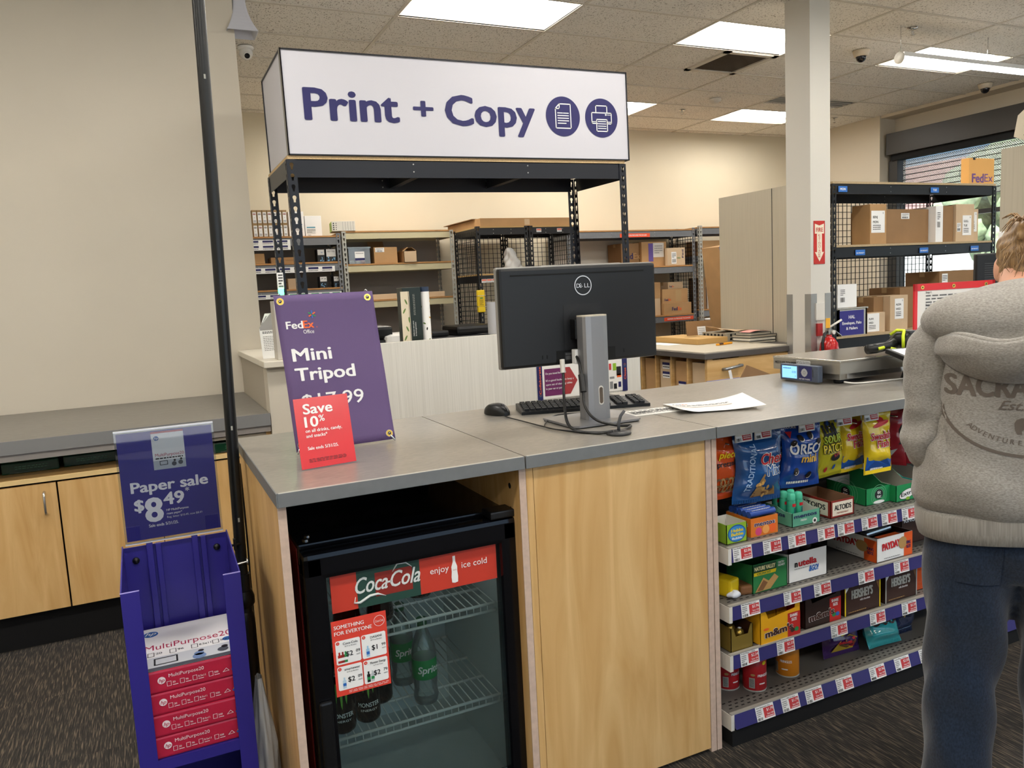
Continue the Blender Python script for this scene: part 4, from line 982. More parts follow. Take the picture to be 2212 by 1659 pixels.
o = MB().box(0, .235, 0, .26, 0, .098, mat('white_card', 'E3DFD4', .6), .002).build('paper_box', None, 'white ruled box with lime green end lying across the tops of two shelves', 'box', None, None, (1.815, 8.02, 2.0805), rad(-8))
mb = MB(); mb.box(-.0008, .0, .001, .259, .001, .097, mat('lime', '8FB832', .5)); q = FR()
for k in range(5): mb.rect(q, .11+.026*k, .112+.026*k, .005, .093, textgrey, .0008); 
for k in range(4): mb.disc(q, .02, .018+.02*k, .007, ink, .001, 10); mb.disc(q, .045, .018+.02*k, .005, ink, .001, 10)
mb.build('print', o)
Z2 = 1.7785
carton('small_carton', 'small kraft carton with crossed tape at the left end of the second grey shelf', 'box', (1.04, 8.03, Z2), .098, .12, .098, kraft)
o = carton('flat_carton', 'flat kraft carton lying behind the rack posts on the second grey shelf', 'box', (1.20, 8.06, Z2), .235, .2, .058, kraft); mb = MB(); mb.greek(FR(), .14, .22, .02, .035, 2, kraft_d, .001); mb.build('print', o)
hpb = mat('hp_box_black', '16181C', .4); pale = mat('pale_blue', '7FB4DC', .5)
def hpbox(x, y, z, w, h, lab, num='', big=False):
    o = MB().box(0, w, 0, .12, 0, h, hpb, .001).build('ink_cartridge_box', None, lab, 'box', 'black ink boxes with blue leaves', None, (x, y, z))
    mb = MB(); q = FR(); k = h/.13
    mb.rect(q, w*.05, w*.95, h*.55, h*.97, white, .0008) if not big else mb.rect(q, w*.05, w*.95, h*.4, h*.97, white, .0008)
    if num: mb.text(num, ink, q, w*.5, h*.75, h*.1, .01, 'c', w=w*.7, l=.0014)
    for i in range(6): mb.disc(q, w*RND.uniform(.15, .85), h*RND.uniform(.06, .36), w*.11, pale, .001, 10, w*.05, RND.uniform(0, 3))
    mb.build('print', o); return o
o = hpbox(1.655, 8.05, Z2, .075, .128, 'black ink box with a round white emblem on the second grey shelf'); mb = MB(); mb.disc(FR(), .045, .098, .016, white, .0018, 20); mb.text('hp', blue, FR(), .045, .091, .012, .01, 'c', shear=.3, l=.0024); mb.build('emblem', o)
hpbox(1.74, 8.045, Z2, .105, .13, 'black ink box with big white 727 732 label on the second grey shelf', '727 732', True)
Z3 = 1.5195
hpbox(1.66, 8.05, Z3, .075, .115, 'left of two black ink boxes with white tops on the third grey shelf', '72'); hpbox(1.80, 8.05, Z3, .055, .112, 'right of two black ink boxes with white tops on the third grey shelf', '72')
carton('small_carton', 'kraft carton between the two rack posts on the third grey shelf', 'box', (1.345, 8.05, Z3), .12, .15, .105, kraft_l)
# --- tan shelf
ZB = 1.7455
tk = thing('plastic_tub', 'clear plastic tub with a white and navy label on the tan shelf', 'tub', (1.965, 8.02, ZB))
mb = MB()
for a, b2, c, d in ((0, .225, 0, .003), (0, .225, .297, .3), (0, .003, 0, .3), (.222, .225, 0, .3)): mb.box(a, b2, c, d, .003, .17, clear)
mb.box(0, .225, 0, .3, 0, .004, clear); mb.box(-.008, .233, -.008, .0, .158, .172, clear); mb.box(-.008, .233, .3, .308, .158, .172, clear); mb.build('tub_body', tk)
mb = MB(); q = FR(); mb.rect(q, .065, .165, .03, .125, white, .001); mb.rect(q, .065, .165, .034, .06, navy, .0016); mb.greek(q, .075, .155, .1, .115, 1, textgrey, .0016); mb.build('tub_label', tk)
for i, (x, y, s, c, lab) in enumerate([(.04, .08, .03, offwhite, 'white packet inside the clear tub at its left'), (.11, .1, .035, white, 'white packet in the middle inside the clear tub'), (.17, .09, .025, sred, 'red packet inside the clear tub at its right'), (.09, .19, .04, kraft, 'brown packet at the back inside the clear tub')]):
    MB().box(-s, s, -s*.7, s*.7, 0, s*1.1, c, .006).build('packet', None, lab, 'packet', 'packets in the clear tub', None, (1.965+x, 8.02+y, ZB+.0045), i*.5)
o = carton('carton', 'medium kraft carton with a small white label, middle of the tan shelf', 'box', (2.235, 8.03, ZB), .25, .28, .165, kraft); ship_label(o, FR(), .015, .11, .115, .16)
for nm, x0, x1, tl in (('flap', .0, .25, .35),):
    MB().box(.02, .19, .27, .273, .165, .255, kraft_d).build('flap', o, T=Mx.Translation((0, 0, 0)) @ Mx.Translation((0, .27, .165)) @ Mx.Rotation(-.5, 4, 'X') @ Mx.Translation((0, -.27, -.165)))
# open-topped small carton with raised flaps
o = thing('open_carton', 'small kraft carton with peaked open flaps at the right of the tan shelf', 'box', (2.545, 7.99, ZB))
mb = MB(); mb.box(0, .14, 0, .004, 0, .115, kraft_l); mb.box(0, .004, 0, .25, 0, .115, kraft); mb.box(.136, .14, 0, .25, 0, .115, kraft); mb.box(0, .14, .246, .25, 0, .115, kraft); mb.box(0, .14, 0, .25, 0, .003, kraft); mb.build('carton_body', o)
for sx, x in ((1, 0), (-1, .14)):
    mb = MB(); mb.quad((x, 0, .115), (x, .25, .115), (x+sx*.05, .25, .155), (x+sx*.05, 0, .155), kraft); mod(mb.build('flap', o), 'SOLIDIFY', thickness=.003)
carton('long_carton', 'long flat kraft carton on the lowest visible tan shelf', 'box', (2.05, 8.03, 1.3705), .94, .2, .055, kraft_l, tape=False)
# printers on the floor behind the half wall
pr_ = thing('wide_printer', 'dark grey wide-format printer behind the half wall under the tan shelf', 'printer', (2.02, 6.75, 0)); dg = mat('printer_grey', '2E2F31', .5)
MB().box(0, 1.05, 0, .55, .55, 1.0, dg, .02).build('printer_body', pr_); MB().box(.1, .55, .1, .5, 1.0, 1.06, blk_plastic, .02).build('feed_cover', pr_); MB().box(.62, 1.02, .08, .5, 1.0, 1.09, blk_plastic, .03).build('scanner_lid', pr_)
mb = MB(); mb.box(.62, .98, -.004, .002, .8, .81, blk_gloss); mb.box(.82, 1.0, .0, .1, 1.002, 1.008, dgrey); mb.rect(F((0, -.001, 0), (1, 0, 0), (0, 0, 1)), .86, .94, .955, .97, pale, .001); mb.build('control_panel', pr_)
mb = MB()
for x in (.06, .95): mb.box(x, x+.05, .1, .45, 0, .56, dg)
mb.build('stand', pr_)
t = thing('desk_printer', 'small black and white desktop printer just behind the half wall beside the purple banner', 'printer', (1.20, 4.36, 0))
MB().box(-.2, .36, -.12, .4, .7, .74, offwhite).build('table', t); MB().box(-.05, .20, 0, .3, .74, 1.16, blk_plastic, .02).build('printer_body', t); MB().box(.04, .29, -.02, .28, .74, 1.185, mat('printer_white', 'D3D1CC', .5), .04).build('paper_cover', t); MB().box(-.08, .10, .02, .25, 1.16, 1.235, blk_plastic, .02).build('scanner_unit', t)
mb = MB(); 
for x in (-.18, .33): mb.box(x, x+.03, -.1, -.07, 0, .7, dgrey); mb.box(x, x+.03, .35, .38, 0, .7, dgrey)
mb.build('table_leg', t)
# --- cage
o = thing('flat_carton', 'large flat kraft carton with a lifted lid on top of the black cages', 'box', (3.19, 7.42, 2.056)); MB().box(0, 1.06, 0, .93, 0, .082, kraft, .003).build('carton_body', o)
MB().box(-.03, 1.07, .15, .98, .084, .090, kraft_d).build('lid_sheet', o); MB().box(.5, .56, -.002, .0, .01, .07, kraft_l).build('torn_tape', o)
bg_ = thing('plastic_bag', 'crumpled white plastic bag with orange marks standing in the black cage', 'bag', (3.60, 7.62, 1.5775), 0)
def bagf(u, v):
    a = 2*pi*u; r = (.075*(1-v)**.6+.028)*(1+.18*sin(3*a+v*9)+.12*sin(7*a-v*14)); r *= 1 if v < .96 else .7
    return V((r*cos(a)+.02*sin(v*4), r*.7*sin(a), .27*v))
mb = MB(); mb.grid(bagf, 28, 16, mat('bag_white', 'E4E2DE', .25, bump=.3, bscale=60)); mb.build('bag_body', bg_)
mb = MB(); q = F((.0, -.06, .0), (1, 0, 0), (0, .25, 1)); mb.disc(q, .0, .15, .014, orange, .012, 8); mb.disc(q, .03, .145, .012, orange, .012, 8); mb.disc(q, .05, .02, .012, orange, .03, 8); mb.build('print', bg_)
yc = thing('key_case', 'yellow plastic case hung on the front post of the black cage', 'case', (3.09, 7.36, 1.19))
yl = mat('case_yellow', 'EBC81C', .35); MB().box(0, .082, 0, .035, 0, .225, yl, .009).build('case_body', yc); mb = MB(); mb.box(.012, .07, -.003, .002, .055, .165, mat('case_panel', 'D8B512', .35), .003); mb.rect(F((0, -.0032, 0), (1, 0, 0), (0, 0, 1)), .025, .057, .138, .15, green, .0005); mb.greek(F((0, -.0032, 0), (1, 0, 0), (0, 0, 1)), .022, .06, .07, .13, 5, ink, .0005, .3); mb.build('case_label', yc)
for z in (.058, .168): MB().box(-.002, .092, -.002, .02, z-.003, z+.003, chrome).build('clip', yc)
carton('carton', 'dark kraft carton low in the black cage left of the yellow case', 'box', (3.17, 7.46, .505), .42, .45, .52, kraft_d, 'cartons low in the black cages')
carton('carton', 'kraft carton low in the second cage bay behind the monitor', 'box', (3.80, 7.47, .505), .42, .45, .58, kraft, 'cartons low in the black cages')
gp = thing('tubular_stand', 'grey tubular stand just visible beside the left edge of the monitor', 'stand', (1.742, 3.95, 0)); MB().box(-.08, .3, -.05, .4, .70, .74, offwhite).build('desk', gp); MB().cyl((0, 0, .74), (0, 0, 1.2), .018, lt_steel, n=16).build('lower_tube', gp); MB().cyl((-.004, 0, 1.17), (-.004, 0, 1.345), .026, mat('arm_grey', 'A6A6A8', .4), n=18).build('upper_sleeve', gp)
mb = MB()
for x in (-.07, .25): mb.box(x, x+.03, 0, .03, 0, .7, dgrey)
mb.build('desk_leg', gp)
t2 = thing('computer_monitor', 'second monitor whose grey top edge peeks above the nearer black monitor', 'monitor', (1.475, 2.45, CT), rad(2)); MB().box(-.09, .09, -.03, .08, 0, .01, blk_plastic, .003).build('stand_base', t2); MB().box(-.02, .02, 0, .03, .01, .3, blk_plastic).build('stand_column', t2); MB().box(-.2, .13, -.01, .02, .2, .496, bez, .006).build('screen_panel', t2)
# --- outgoing cartons on the right grey shelf
zd = 1.5985
o = carton('courier_carton', 'dark kraft courier carton behind the sign rack post on the orange-labelled shelf', 'box', (5.33, 8.12, zd), .26, .3, .29, kraft_d, 'courier cartons'); fedex(o, .03, .10, .075, kraft)
o = carton('courier_carton', 'large kraft courier carton with a clear document pouch on the orange-labelled shelf', 'box', (5.60, 8.08, zd), .37, .32, .30, kraft, 'courier cartons'); mb = MB(); q = FR(); mb.rect(q, .10, .17, .06, .28, mat('pouch_violet', '6A5A9C', .2), .001); mb.rect(q, .17, .33, .11, .285, mat('pouch_film', 'D9D5CE', .12), .001); mb.greek(q, .19, .31, .15, .26, 4, grey, .0016); mb.build('document_pouch', o)
o = carton('courier_carton', 'smaller kraft courier carton with white label standing in front on the orange-labelled shelf', 'box', (5.935, 8.015, zd), .27, .05, .215, kraft_l, 'courier cartons', seam=False, tape=False); ship_label(o, FR(), .06, .135, .02, .165); mb = MB(); q = F((0, -.0005, 0), (0, 0, 1), (-1, 0, 0)); mb.text('Fed', brand, q, .09, -.245, .026, .02, l=.001, w=.10); mb.greek(FR(), .15, .2, .08, .1, 2, green, .001); mb.build('printed_logo', o)
zl = .9905
carton('courier_carton', 'film-wrapped courier carton, top of the left pair under the middle orange strip', 'box', (5.66, 8.06, zl+.2105), .19, .25, .20, kraft, 'courier cartons'); carton('courier_carton', 'film-wrapped courier carton, bottom of the left pair under the middle orange strip', 'box', (5.65, 8.06, zl), .195, .27, .21, kraft_l, 'courier cartons')
o = carton('courier_carton', 'lowest wide courier carton of the right stack above the lower orange strip', 'box', (5.87, 8.02, zl), .42, .3, .142, kraft, 'courier cartons'); fedex(o, .12, .05, .045)
o = carton('courier_carton', 'middle courier carton of the right stack above the lower orange strip', 'box', (5.87, 8.05, zl+.1425), .39, .28, .175, kraft, 'courier cartons'); fedex(o, .03, .03, .03); mb = MB(); mb.rect(FR(), .2, .29, .02, .16, tape_m, .001); mb.build('tape_patch', o)
o = carton('courier_carton', 'small top courier carton of the right stack above the lower orange strip', 'box', (5.98, 8.08, zl+.318), .23, .24, .085, kraft_l, 'courier cartons'); fedex(o, .02, .02, .022)
# far right shelf
carton('carton', 'kraft carton with frayed top on the upper deck of the far right shelf', 'box', (6.45, 8.0, 1.7205), .34, .3, .17, kraft, 'cartons on the far right shelf')
carton('tall_carton', 'tall narrow kraft carton on the lower deck of the far right shelf', 'box', (6.43, 8.05, 1.0305), .12, .2, .40, kraft_d, 'cartons on the far right shelf'); carton('tall_carton', 'pale tall carton between two others on the lower deck of the far right shelf', 'box', (6.565, 8.05, 1.0305), .09, .2, .28, mat('pale_card', 'B7AEA4', .6), 'cartons on the far right shelf')
o = carton('taped_carton', 'tall leaning kraft carton with blue tape beside the beige partition', 'box', (6.02, 7.0, .0), .42, .3, 1.72, kraft, tape=False); o.rotation_euler = (0, rad(-7), 0); o.location = (6.10, 7.0, .052)
bt = mat('painter_blue', '2F62B4', .6); mb = MB(); q = FR(); mb.rect(q, 0, .42, 1.62, 1.72, bt, .001); mb.rect(q, .02, .06, 1.4, 1.62, bt, .001); mb.rect(q, .2, .24, 1.46, 1.62, bt, .001); mb.rect(q, .0, .42, 1.28, 1.30, yellow, .001); mb.box(.1, .3, -.002, .1, 1.69, 1.722, kraft_d); mb.build('blue_tape', o)
t = thing('white_bin', 'white plastic bin on the floor under the far right shelf', 'bin', (6.5, 7.7, .0)); MB().lathe([(.16, 0), (.2, .9), (.21, .905), (.21, .92), (.19, .92)], white, n=24).build('bin_body', t)
# ------------------------------------------------------------------ work table by the partition
wt = thing('work_table', 'maple work table with dark grey top against the beige partition', 'table', (3.55, 4.39, 0))
TW, TD, TT = 1.02, 1.8, .885; dt = mat('table_top_grey', '55504C', .45)
MB().box(0, TW, 0, TD, TT-.04, TT, dt, .003).build('tabletop', wt)
MB().box(.02, .80, .03, 1.5, TT, TT+.007, mat('cutting_mat', 'B7AE9C', .6)).build('cutting_mat', wt)
MB().box(.33, TW-.01, .03, TD-.02, 0.06, TT-.04, maple_x).build('cabinet_body', wt)
dr = MB().box(.08, TW-.03, .015, .03, .50, TT-.05, maple_x).build('drawer', wt)
MB().box(.03, .08, .015, .04, .0, TT-.04, maple_x).build('corner_post', wt)
mb = MB(); mb.tube([(.17, .018, .762), (.17, -.02, .766), (.32, -.02, .782), (.32, .018, .778)], .011, mat('handle_grey', '9EA0A2', .3, .6), 10); mb.build('drawer_handle', dr)
for k in range(1, 9): MB().box(.03, .33, .035+.197*k, .05+.197*k, 0, TT-.04, maple_x).build('divider', wt)
MB().box(.03, .33, .03, TD-.05, 0.0, .02, maple_x).build('slot_floor', wt)
for k in range(4):
    lab = ['flat kraft cardboard pack in the nearest slot of the work table', 'flat kraft cardboard pack with price labels in the second table slot', 'flat kraft cardboard pack with two price labels in the third table slot', 'flat kraft cardboard pack in the fourth slot of the work table'][k]
    o = MB().box(0, .25, 0, .15, 0, .79, kraft if k % 2 else kraft_l).build('cardboard_pack', None, lab, 'cardboard', 'cardboard packs in the table slots', None, (3.60, 4.39+.055+.197*k, .0205))
    q = F((-.0005, .15, 0), (0, -1, 0), (0, 0, 1))
    for z in ((), (.64,), (.70, .77), ())[k]:
        mb = MB(); mb.rect(q, .03, .12, z-.05, z, white, .001); mb.rect(q, .03, .12, z-.02, z, navy, .0014); mb.greek(q, .035, .115, z-.046, z-.024, 1, ink, .0014); mb.build('price_label', o)
TZ = TT+.0075
o = carton('kraft_box', 'flat kraft box lying on the cutting mat of the work table', 'box', (3.97, 4.99, TZ), .30, .58, .046, mat('box_tan', 'C09A5E', .7), tape=False, seam=False); mb = MB(); mb.greek(F((0, 0, .0465), (1, 0, 0), (0, 1, 0)), .08, .2, .2, .3, 2, ink, .0006, .3); mb.build('print', o)
ct = thing('box_cutter', 'orange box cutter lying on the cutting mat of the work table', 'cutter', (4.0, 4.80, TZ), rad(14)); MB().box(0, .19, -.011, .011, 0, .016, mat('cutter_orange', 'F0A21E', .4), .005).build('cutter_body', ct); MB().box(.02, .07, -.0115, .0115, .005, .0165, brown, .001).build('cutter_slider', ct)
MB().box(0, .14, 0, .3, 0, .002, paper).build('paper_sheet', None, 'white sheet beside the flat kraft box on the work table', 'paper', None, None, (3.80, 5.15, TZ))
boards = [('C9C1AD', .27, .20, .020), ('E8E2D2', .27, .20, .024), ('B9AF9C', .28, .21, .022), ('CFC7B4', .22, .17, .017)]
z = TT+.0005
for i, (c, w, d, h) in enumerate(boards):
    o = thing('book', ['grey-edged book at the bottom of the book stack on the work table', 'cream-paged book second from the bottom of the book stack', 'grey book third from the bottom of the book stack', 'thin pale book on top of the book stack under a pink sheet'][i], 'book', (4.285+.004*i, 4.76-.004*i, z), rad(2*i-2), 'books stacked on the work table')
    MB().box(.004, w-.002, .004, d-.004, .003, h-.003, mat('book_pages_'+c, c, .8)).build('pages', o); mb = MB(); cv = mat('cover_grey', '4B4B46', .5); mb.box(0, w, 0, d, 0, .003, cv); mb.box(0, w, 0, d, h-.003, h, cv); mb.box(w-.003, w, 0, d, 0, h, cv); mb.build('cover', o); z += h+.0003
mod(MB().grid(lambda u, v: V((.2*u, .12*v, .003+.012*sin(pi*u))), 10, 4, mat('pink_sheet', 'EFA39A', .5)).build('pink_slip', None, 'curled pink sheet lying on top of the book stack', 'paper', None, None, (4.32, 4.79, z)), 'SOLIDIFY', thickness=.001)
hr = thing('punched_rack', 'grey metal rack with rows of round holes behind the book stack', 'rack', (4.02, 5.62, TT+.0005), rad(-62)); HW = .66
hr.location = (4.30, 5.02, TT+.0075); hr.rotation_euler = (0, 0, rad(0)); mb = MB(); mb.box(-.02, .26, 0, .30, 0, .072, mat('rack_beige', 'A39B8A', .5), .003); q = F((0, -.0005, 0), (1, 0, 0), (0, 0, 1)); q2 = F((-.0205, .30, 0), (0, -1, 0), (0, 0, 1))
for i in range(6):
    for j in range(2):
        for qq, mx in ((q, 5), (q2, 6)):
            if i < mx: mb.disc(qq, .03+.045*i, .020+.032*j, .0115, matte_black, .0008, 16); mb.ring(qq, .03+.045*i, .020+.032*j, .0115, .0135, lt_steel, .0012, 16)
mb.build('rack_body', hr)
pb = thing('kraft_mailer', 'crumpled kraft paper mailer lying on the punched rack on the work table', 'envelope', (4.26, 5.05, TT+.081)); mb = MB(); mb.grid(lambda u, v: V((.29*u, .2*v, .05*(1-u)**2*(.4+.6*v)+.006*sin(9*u+4*v)+.006)), 16, 8, kraft_l); mod(mb.build('mailer_sheet', pb), 'SOLIDIFY', thickness=.002)
o = MB().box(0, .25, 0, .010, 0, .17, kraft_d).build('leaning_cardboard', None, 'dark brown cardboard piece with a white sheet leaning on the punched rack', 'cardboard', None, None, (4.16, 5.36, TZ)); o.rotation_euler = (rad(-10), 0, rad(-8)); mb = MB(); mb.rect(FR(), .10, .18, .01, .12, white, .001); mb.greek(FR(), .11, .17, .03, .11, 5, grey, .0016, .3); mb.build('pinned_sheet', o)
wb = thing('waste_bin', 'blue bin of torn cardboard just showing above the back edge of the counter', 'bin', (3.02, 3.45, 0)); mb = MB()
for a, b2, c, d in ((0, .40, 0, .006), (0, .40, .274, .28), (0, .006, 0, .28), (.394, .40, 0, .28)): mb.box(a, b2, c, d, 0, .80, mat('bin_blue', '6E78C4', .4))
mb.box(0, .40, 0, .28, 0, .005, MATS['bin_blue']); mb.build('bin_body', wb)
o = MB().prism([(0, 0), (.2, 0), (.24, .35), (.06, .42), (-.02, .3)], 1, 0, .006, kraft_d).build('torn_cardboard', None, 'torn brown cardboard sticking up out of the blue bin', 'cardboard', None, None, (3.16, 3.6, .47))
MB().box(0, .02, 0, .001, 0, .36, white).build('paper_strip', None, 'white paper strip sticking up out of the blue bin', 'paper', None, None, (3.10, 3.52, .53)).rotation_euler = (0, rad(-14), 0)
# ------------------------------------------------------------------ low wall counter on the left
lx0, lx1, ly = -1.55, .487, 3.72
t = thing('wall_counter', 'low maple counter with grey top and open cubby along the left wall', 'counter', (lx0, ly, 0)); W2 = lx1-lx0
MB().box(-.0, W2, -.02, .995, .872, .90, left_top, .002).build('worktop', t)
MB().box(0, W2, -.024, -.018, .845, .9005, mat('left_edge_grey', '7C7C7C', .45)).build('edge_band', t)
MB().box(0, W2, -.010, .012, .815, .846, mat('rail_grey', 'A39D98', .5)).build('front_rail', t)
mb = MB(); mb.box(0, W2, .01, .98, .715, .733, maple_x); mb.box(0, W2, -.004, .01, .715, .7335, mat('ply_edge', 'E0C289', .5)); mb.build('cubby_floor', t)
for x in (0, W2-.30, W2-.02): MB().box(x, x+.02, .01, .98, .1, .872, maple).build('side_panel', t)
MB().box(W2-.275, W2-.02, .02, .98, .795, .807, mat('inner_shelf', 'D8D2C4', .6)).build('inner_shelf', t)
MB().box(0, W2, .96, .98, .1, .872, matte_black).build('back_panel', t)
MB().box(0, W2, .06, .98, 0, .165, matte_black).build('toe_kick', t)
hm = mat('handle_steel', 'C9C7C2', .25, .9)
for k, x in enumerate((.005, .39, .775, 1.162, 1.545)):
    w = .380
    d = MB().box(x, x+w, -.002, .016, .165, .706, maple).build('door', t)
    mb = MB(); hx = x+w-.045; mb.tube([(hx, 0, .672), (hx, -.022, .668), (hx, -.026, .655), (hx, -.026, .595), (hx, -.022, .582), (hx, 0, .578)], .005, hm, 10)
    if k % 2 == 0: mb.build('door_handle', d)
grw = mat('ream_green', '143D2A', .25, bump=.1, bscale=40)
def green_ream(lab, x, y, z, w=.215, rz=0):
    o = MB().box(0, w, 0, .28, 0, .048, grw, .005).build('paper_ream', None, lab, 'paper', 'green wrapped paper reams in the left counter', None, (x, y, z), rz)
    mb = MB(); q = FR(); mb.greek(q, .05, w-.04, .016, .034, 2, mat('ream_print', '4C8A68', .5), .001, .3); mb.box(.03, w-.05, -.002, .002, .004, .006, clear); mb.build('wrapper_print', o)
cz_ = .7335
labs = ['leftmost', 'second from left', 'third from left']
for i, x in enumerate((-.85, -.605, -.375)):
    for j in range(2): green_ream('green paper ream, %s of the %s pair in the counter cubby' % (('bottom', 'top')[j], labs[i]), x, 3.86+.02*i, cz_+.0485*j, .215, rad(1.5*j))
green_ream('green wrapped paper ream just left of the paper sale sign in the counter cubby', -.15, 3.78, cz_)
green_ream('bright green paper ream below the inner shelf at the right end of the left counter', .235, 3.76, cz_, .2)
MB().box(0, .2, 0, .28, 0, .012, white).build('paper_stack', None, 'thin white paper stack on the inner shelf at the right end of the left counter', 'paper', None, None, (.25, 3.77, .8075))
# ------------------------------------------------------------------ violet floor bin of reams with its sign
bn2 = thing('display_bin', 'violet metal floor bin holding red wrapped paper reams', 'display stand', (-.108, 1.945, 0)); BW, BD = .262, .315
mb = MB(); mb.box(0, BW, BD-.004, BD, .0, .782, binblue); mb.build('back_panel', bn2)
for x in (0, BW-.004): MB().prism([(0, .0), (0, .768), (BD, .792), (BD, .0)], 0, x, x+.004, binblue).build('side_panel', bn2) if False else None
for x in (0, BW-.003):
    MB().prism([(0, 0), (0, .765), (BD-.01, .79), (BD, .782), (BD, 0)], 0, x, x+.003, binblue).build('side_panel', bn2)
for x0, x1 in ((0, .040), (BW-.040, BW)):
    mb = MB(); mb.box(x0, x1, -.003, 0, 0, .765, binblue, .001); mb.box(x0, x1, -.0034, .0006, .7645, .7662, mat('bin_edge', '9C93D8', .4)); mb.build('front_flange', bn2)
mb = MB(); mb.box(.003, BW-.003, 0, BD-.004, .338, .342, binblue); mb.box(.003, BW-.003, -.0025, .001, .318, .345, binblue); mb.build('shelf', bn2)
MB().box(.003, BW-.003, 0, BD, 0, .01, binblue).build('base_plate', bn2)
for x in (.058, BW-.092):
    mb = MB(); mb.box(x, x+.016, BD-.02, BD-.004, .50, .79, binblue, .002); mb.box(x+.022, x+.036, BD-.016, BD-.004, .50, .785, binblue, .002); mb.build('sign_channel', bn2)
for x in (.03, BW-.03): MB().lathe([(.001, 0), (.009, 0), (.0085, .006), (.001, .008)], blk_plastic, n=14).build('screw_cap', bn2, T=Mx.Translation((x, BD-.004, .745)) @ Mx.Rotation(pi/2, 4, 'X'))
# reams
wrap = mat('ream_crimson', 'B2223F', .28, bump=.5, bscale=18); wp = mat('ream_white', 'F1EFEC', .35); hpblue = mat('hp_blue', '1F5FA8', .4); cr2 = mat('crimson_print', 'B01E46', .4); palew = mat('ream_print_white', 'EBDDE0', .4)
zr = .3425
for k in range(4):
    lab = ['bottom red paper ream of the four in the violet bin', 'second red paper ream from the bottom in the violet bin', 'third red paper ream from the bottom, under the top one in the violet bin', 'top paper ream in the violet bin showing its white printed face'][k]
    o = MB().box(0, .216, 0, .279, 0, .0535, wrap, .005).build('paper_ream', None, lab, 'paper', 'red wrapped paper reams in the violet bin', None, (-.086+.0015*(k % 2), 1.953, zr+.0545*k), rad((.6, -.5, .4, -.3)[k]))
    mb = MB(); q = FR(); mb.ring(q, .042, .030, .0, .0088, palew, .0008, 24); mb.text('hp', wrap, q, .042, .026, .0095, .008, 'c', shear=.35, l=.0014)
    mb.text('MultiPurpose20', palew, q, .058, .034, .0088, 0, w=.078, l=.0008)
    for i, (a, tx) in enumerate(((.053, '20'), (.082, '96'), (.110, '8.5x11'), (.146, '500'))): mb.line(q, [(a, .013), (a+.009, .013), (a+.009, .024), (a, .024), (a, .013)], .0009, palew, .0008); mb.text(tx, palew, q, a+.012, .018, .0048, .01, l=.0008, maxw=.022); mb.rect(q, a+.012, a+.024, .013, .0145, palew, .0008)
    mb.line(q, [(.178, .016), (.186, .024), (.192, .017), (.178, .016)], .001, palew, .0008); mb.disc(q, .203, .021, .004, yellow, .0008, 8); mb.disc(q, .2, .018, .003, blue, .001, 8)
    mb.build('end_print', o)
    if k == 3:
        mb = MB(); q = F((0, 0, .0535), (1, 0, 0), (0, 1, 0)); mb.rect(q, .003, .213, .003, .276, wp, .0006)
        mb.disc(q, .022, .235, .018, hpblue, .001, 28); mb.text('hp', white, q, .022, .228, .02, .01, 'c', shear=.35, l=.0016)
        mb.text('MultiPurpose20', cr2, q, .008, .128, .034, 0, w=.205, l=.001)
        for i, tx in enumerate(('20', '96', '8.5x11', '500')): a = .015+.05*i; mb.line(q, [(a, .09), (a+.014, .09), (a+.014, .112), (a, .112), (a, .09)], .0016, ink, .001); mb.text(tx, ink, q, a+.018, .098, .011, .01, l=.001, maxw=.028)
        mb.disc(q, .20, .105, .012, hpblue, .001, 20)
        mb.rect(q, .003, .213, .003, .082, mat('photo_pale', 'C6C9CE', .4), .0009); mb.rect(q, .003, .213, .003, .022, mat('photo_dark', '4A4C52', .4), .0012); mb.line(q, [(.03, .035), (.08, .035), (.08, .07), (.03, .07), (.03, .035)], .004, ink, .0014)
        for a, b, c, s in ((.13, .05, 'photo_blue', .012), (.135, .065, 'photo_hair', .007), (.19, .06, 'photo_hair', .008), (.185, .045, 'photo_dark', .013), (.13, .035, 'photo_blue', .016)): mb.disc(q, a, b, s, mat(c, {'photo_blue': '6E86AE', 'photo_hair': '2A2320', 'photo_dark': '4A4C52'}[c], .4), .0016, 12)
        mb.build('face_print', o)
# acrylic sign
ps = thing('paper_sale_sign', 'violet paper sale sign in a clear acrylic sleeve standing on the violet bin', 'sign', (-.094, 2.243, .797), rad(0)); PW, PH = .234, .295
MB().box(.001, PW-.001, 0, .0016, .004, PH-.004, violet).build('sign_sheet', ps)
mb = MB(); mb.box(-.004, PW+.004, -.003, -.001, -.003, PH, acryl); mb.box(-.004, PW+.004, .0025, .004, -.003, PH, acryl); mb.box(-.004, PW+.004, -.003, .004, PH, PH+.004, mat('acrylic_edge', 'D9DDE6', .15)); mb.box(-.004, PW+.004, -.003, .004, -.005, -.002, MATS['acrylic_edge']); mb.build('acrylic_sleeve', ps)
q = F((0, 0, 0), (1, 0, 0), (0, 0, 1)); mb = MB(); wt_ = mat('sign_letter_white', 'EDEBEF', .4)
mb.text('Paper sale', wt_, q, .022, .132, .029, .03, w=.190)
mb.text('$', wt_, q, .026, .083, .031, .03, w=.024); mb.text('8', wt_, q, .050, .050, .066, .03, w=.045); mb.text('49', wt_, q, .097, .090, .034, .03, w=.052); mb.text('*', wt_, q, .153, .112, .018, .01)
mb.text('HP MultiPurpose', wt_, q, .102, .072, .0062, .015, w=.055); mb.text('ream paper*', wt_, q, .102, .0625, .0062, .015, w=.038); mb.text('Reg. letter $10.49, now $8.49', wt_, q, .102, .053, .0058, 0, w=.088); mb.text('Sale ends 5/31/25.', wt_, q, .056, .035, .0085, .015, w=.073)
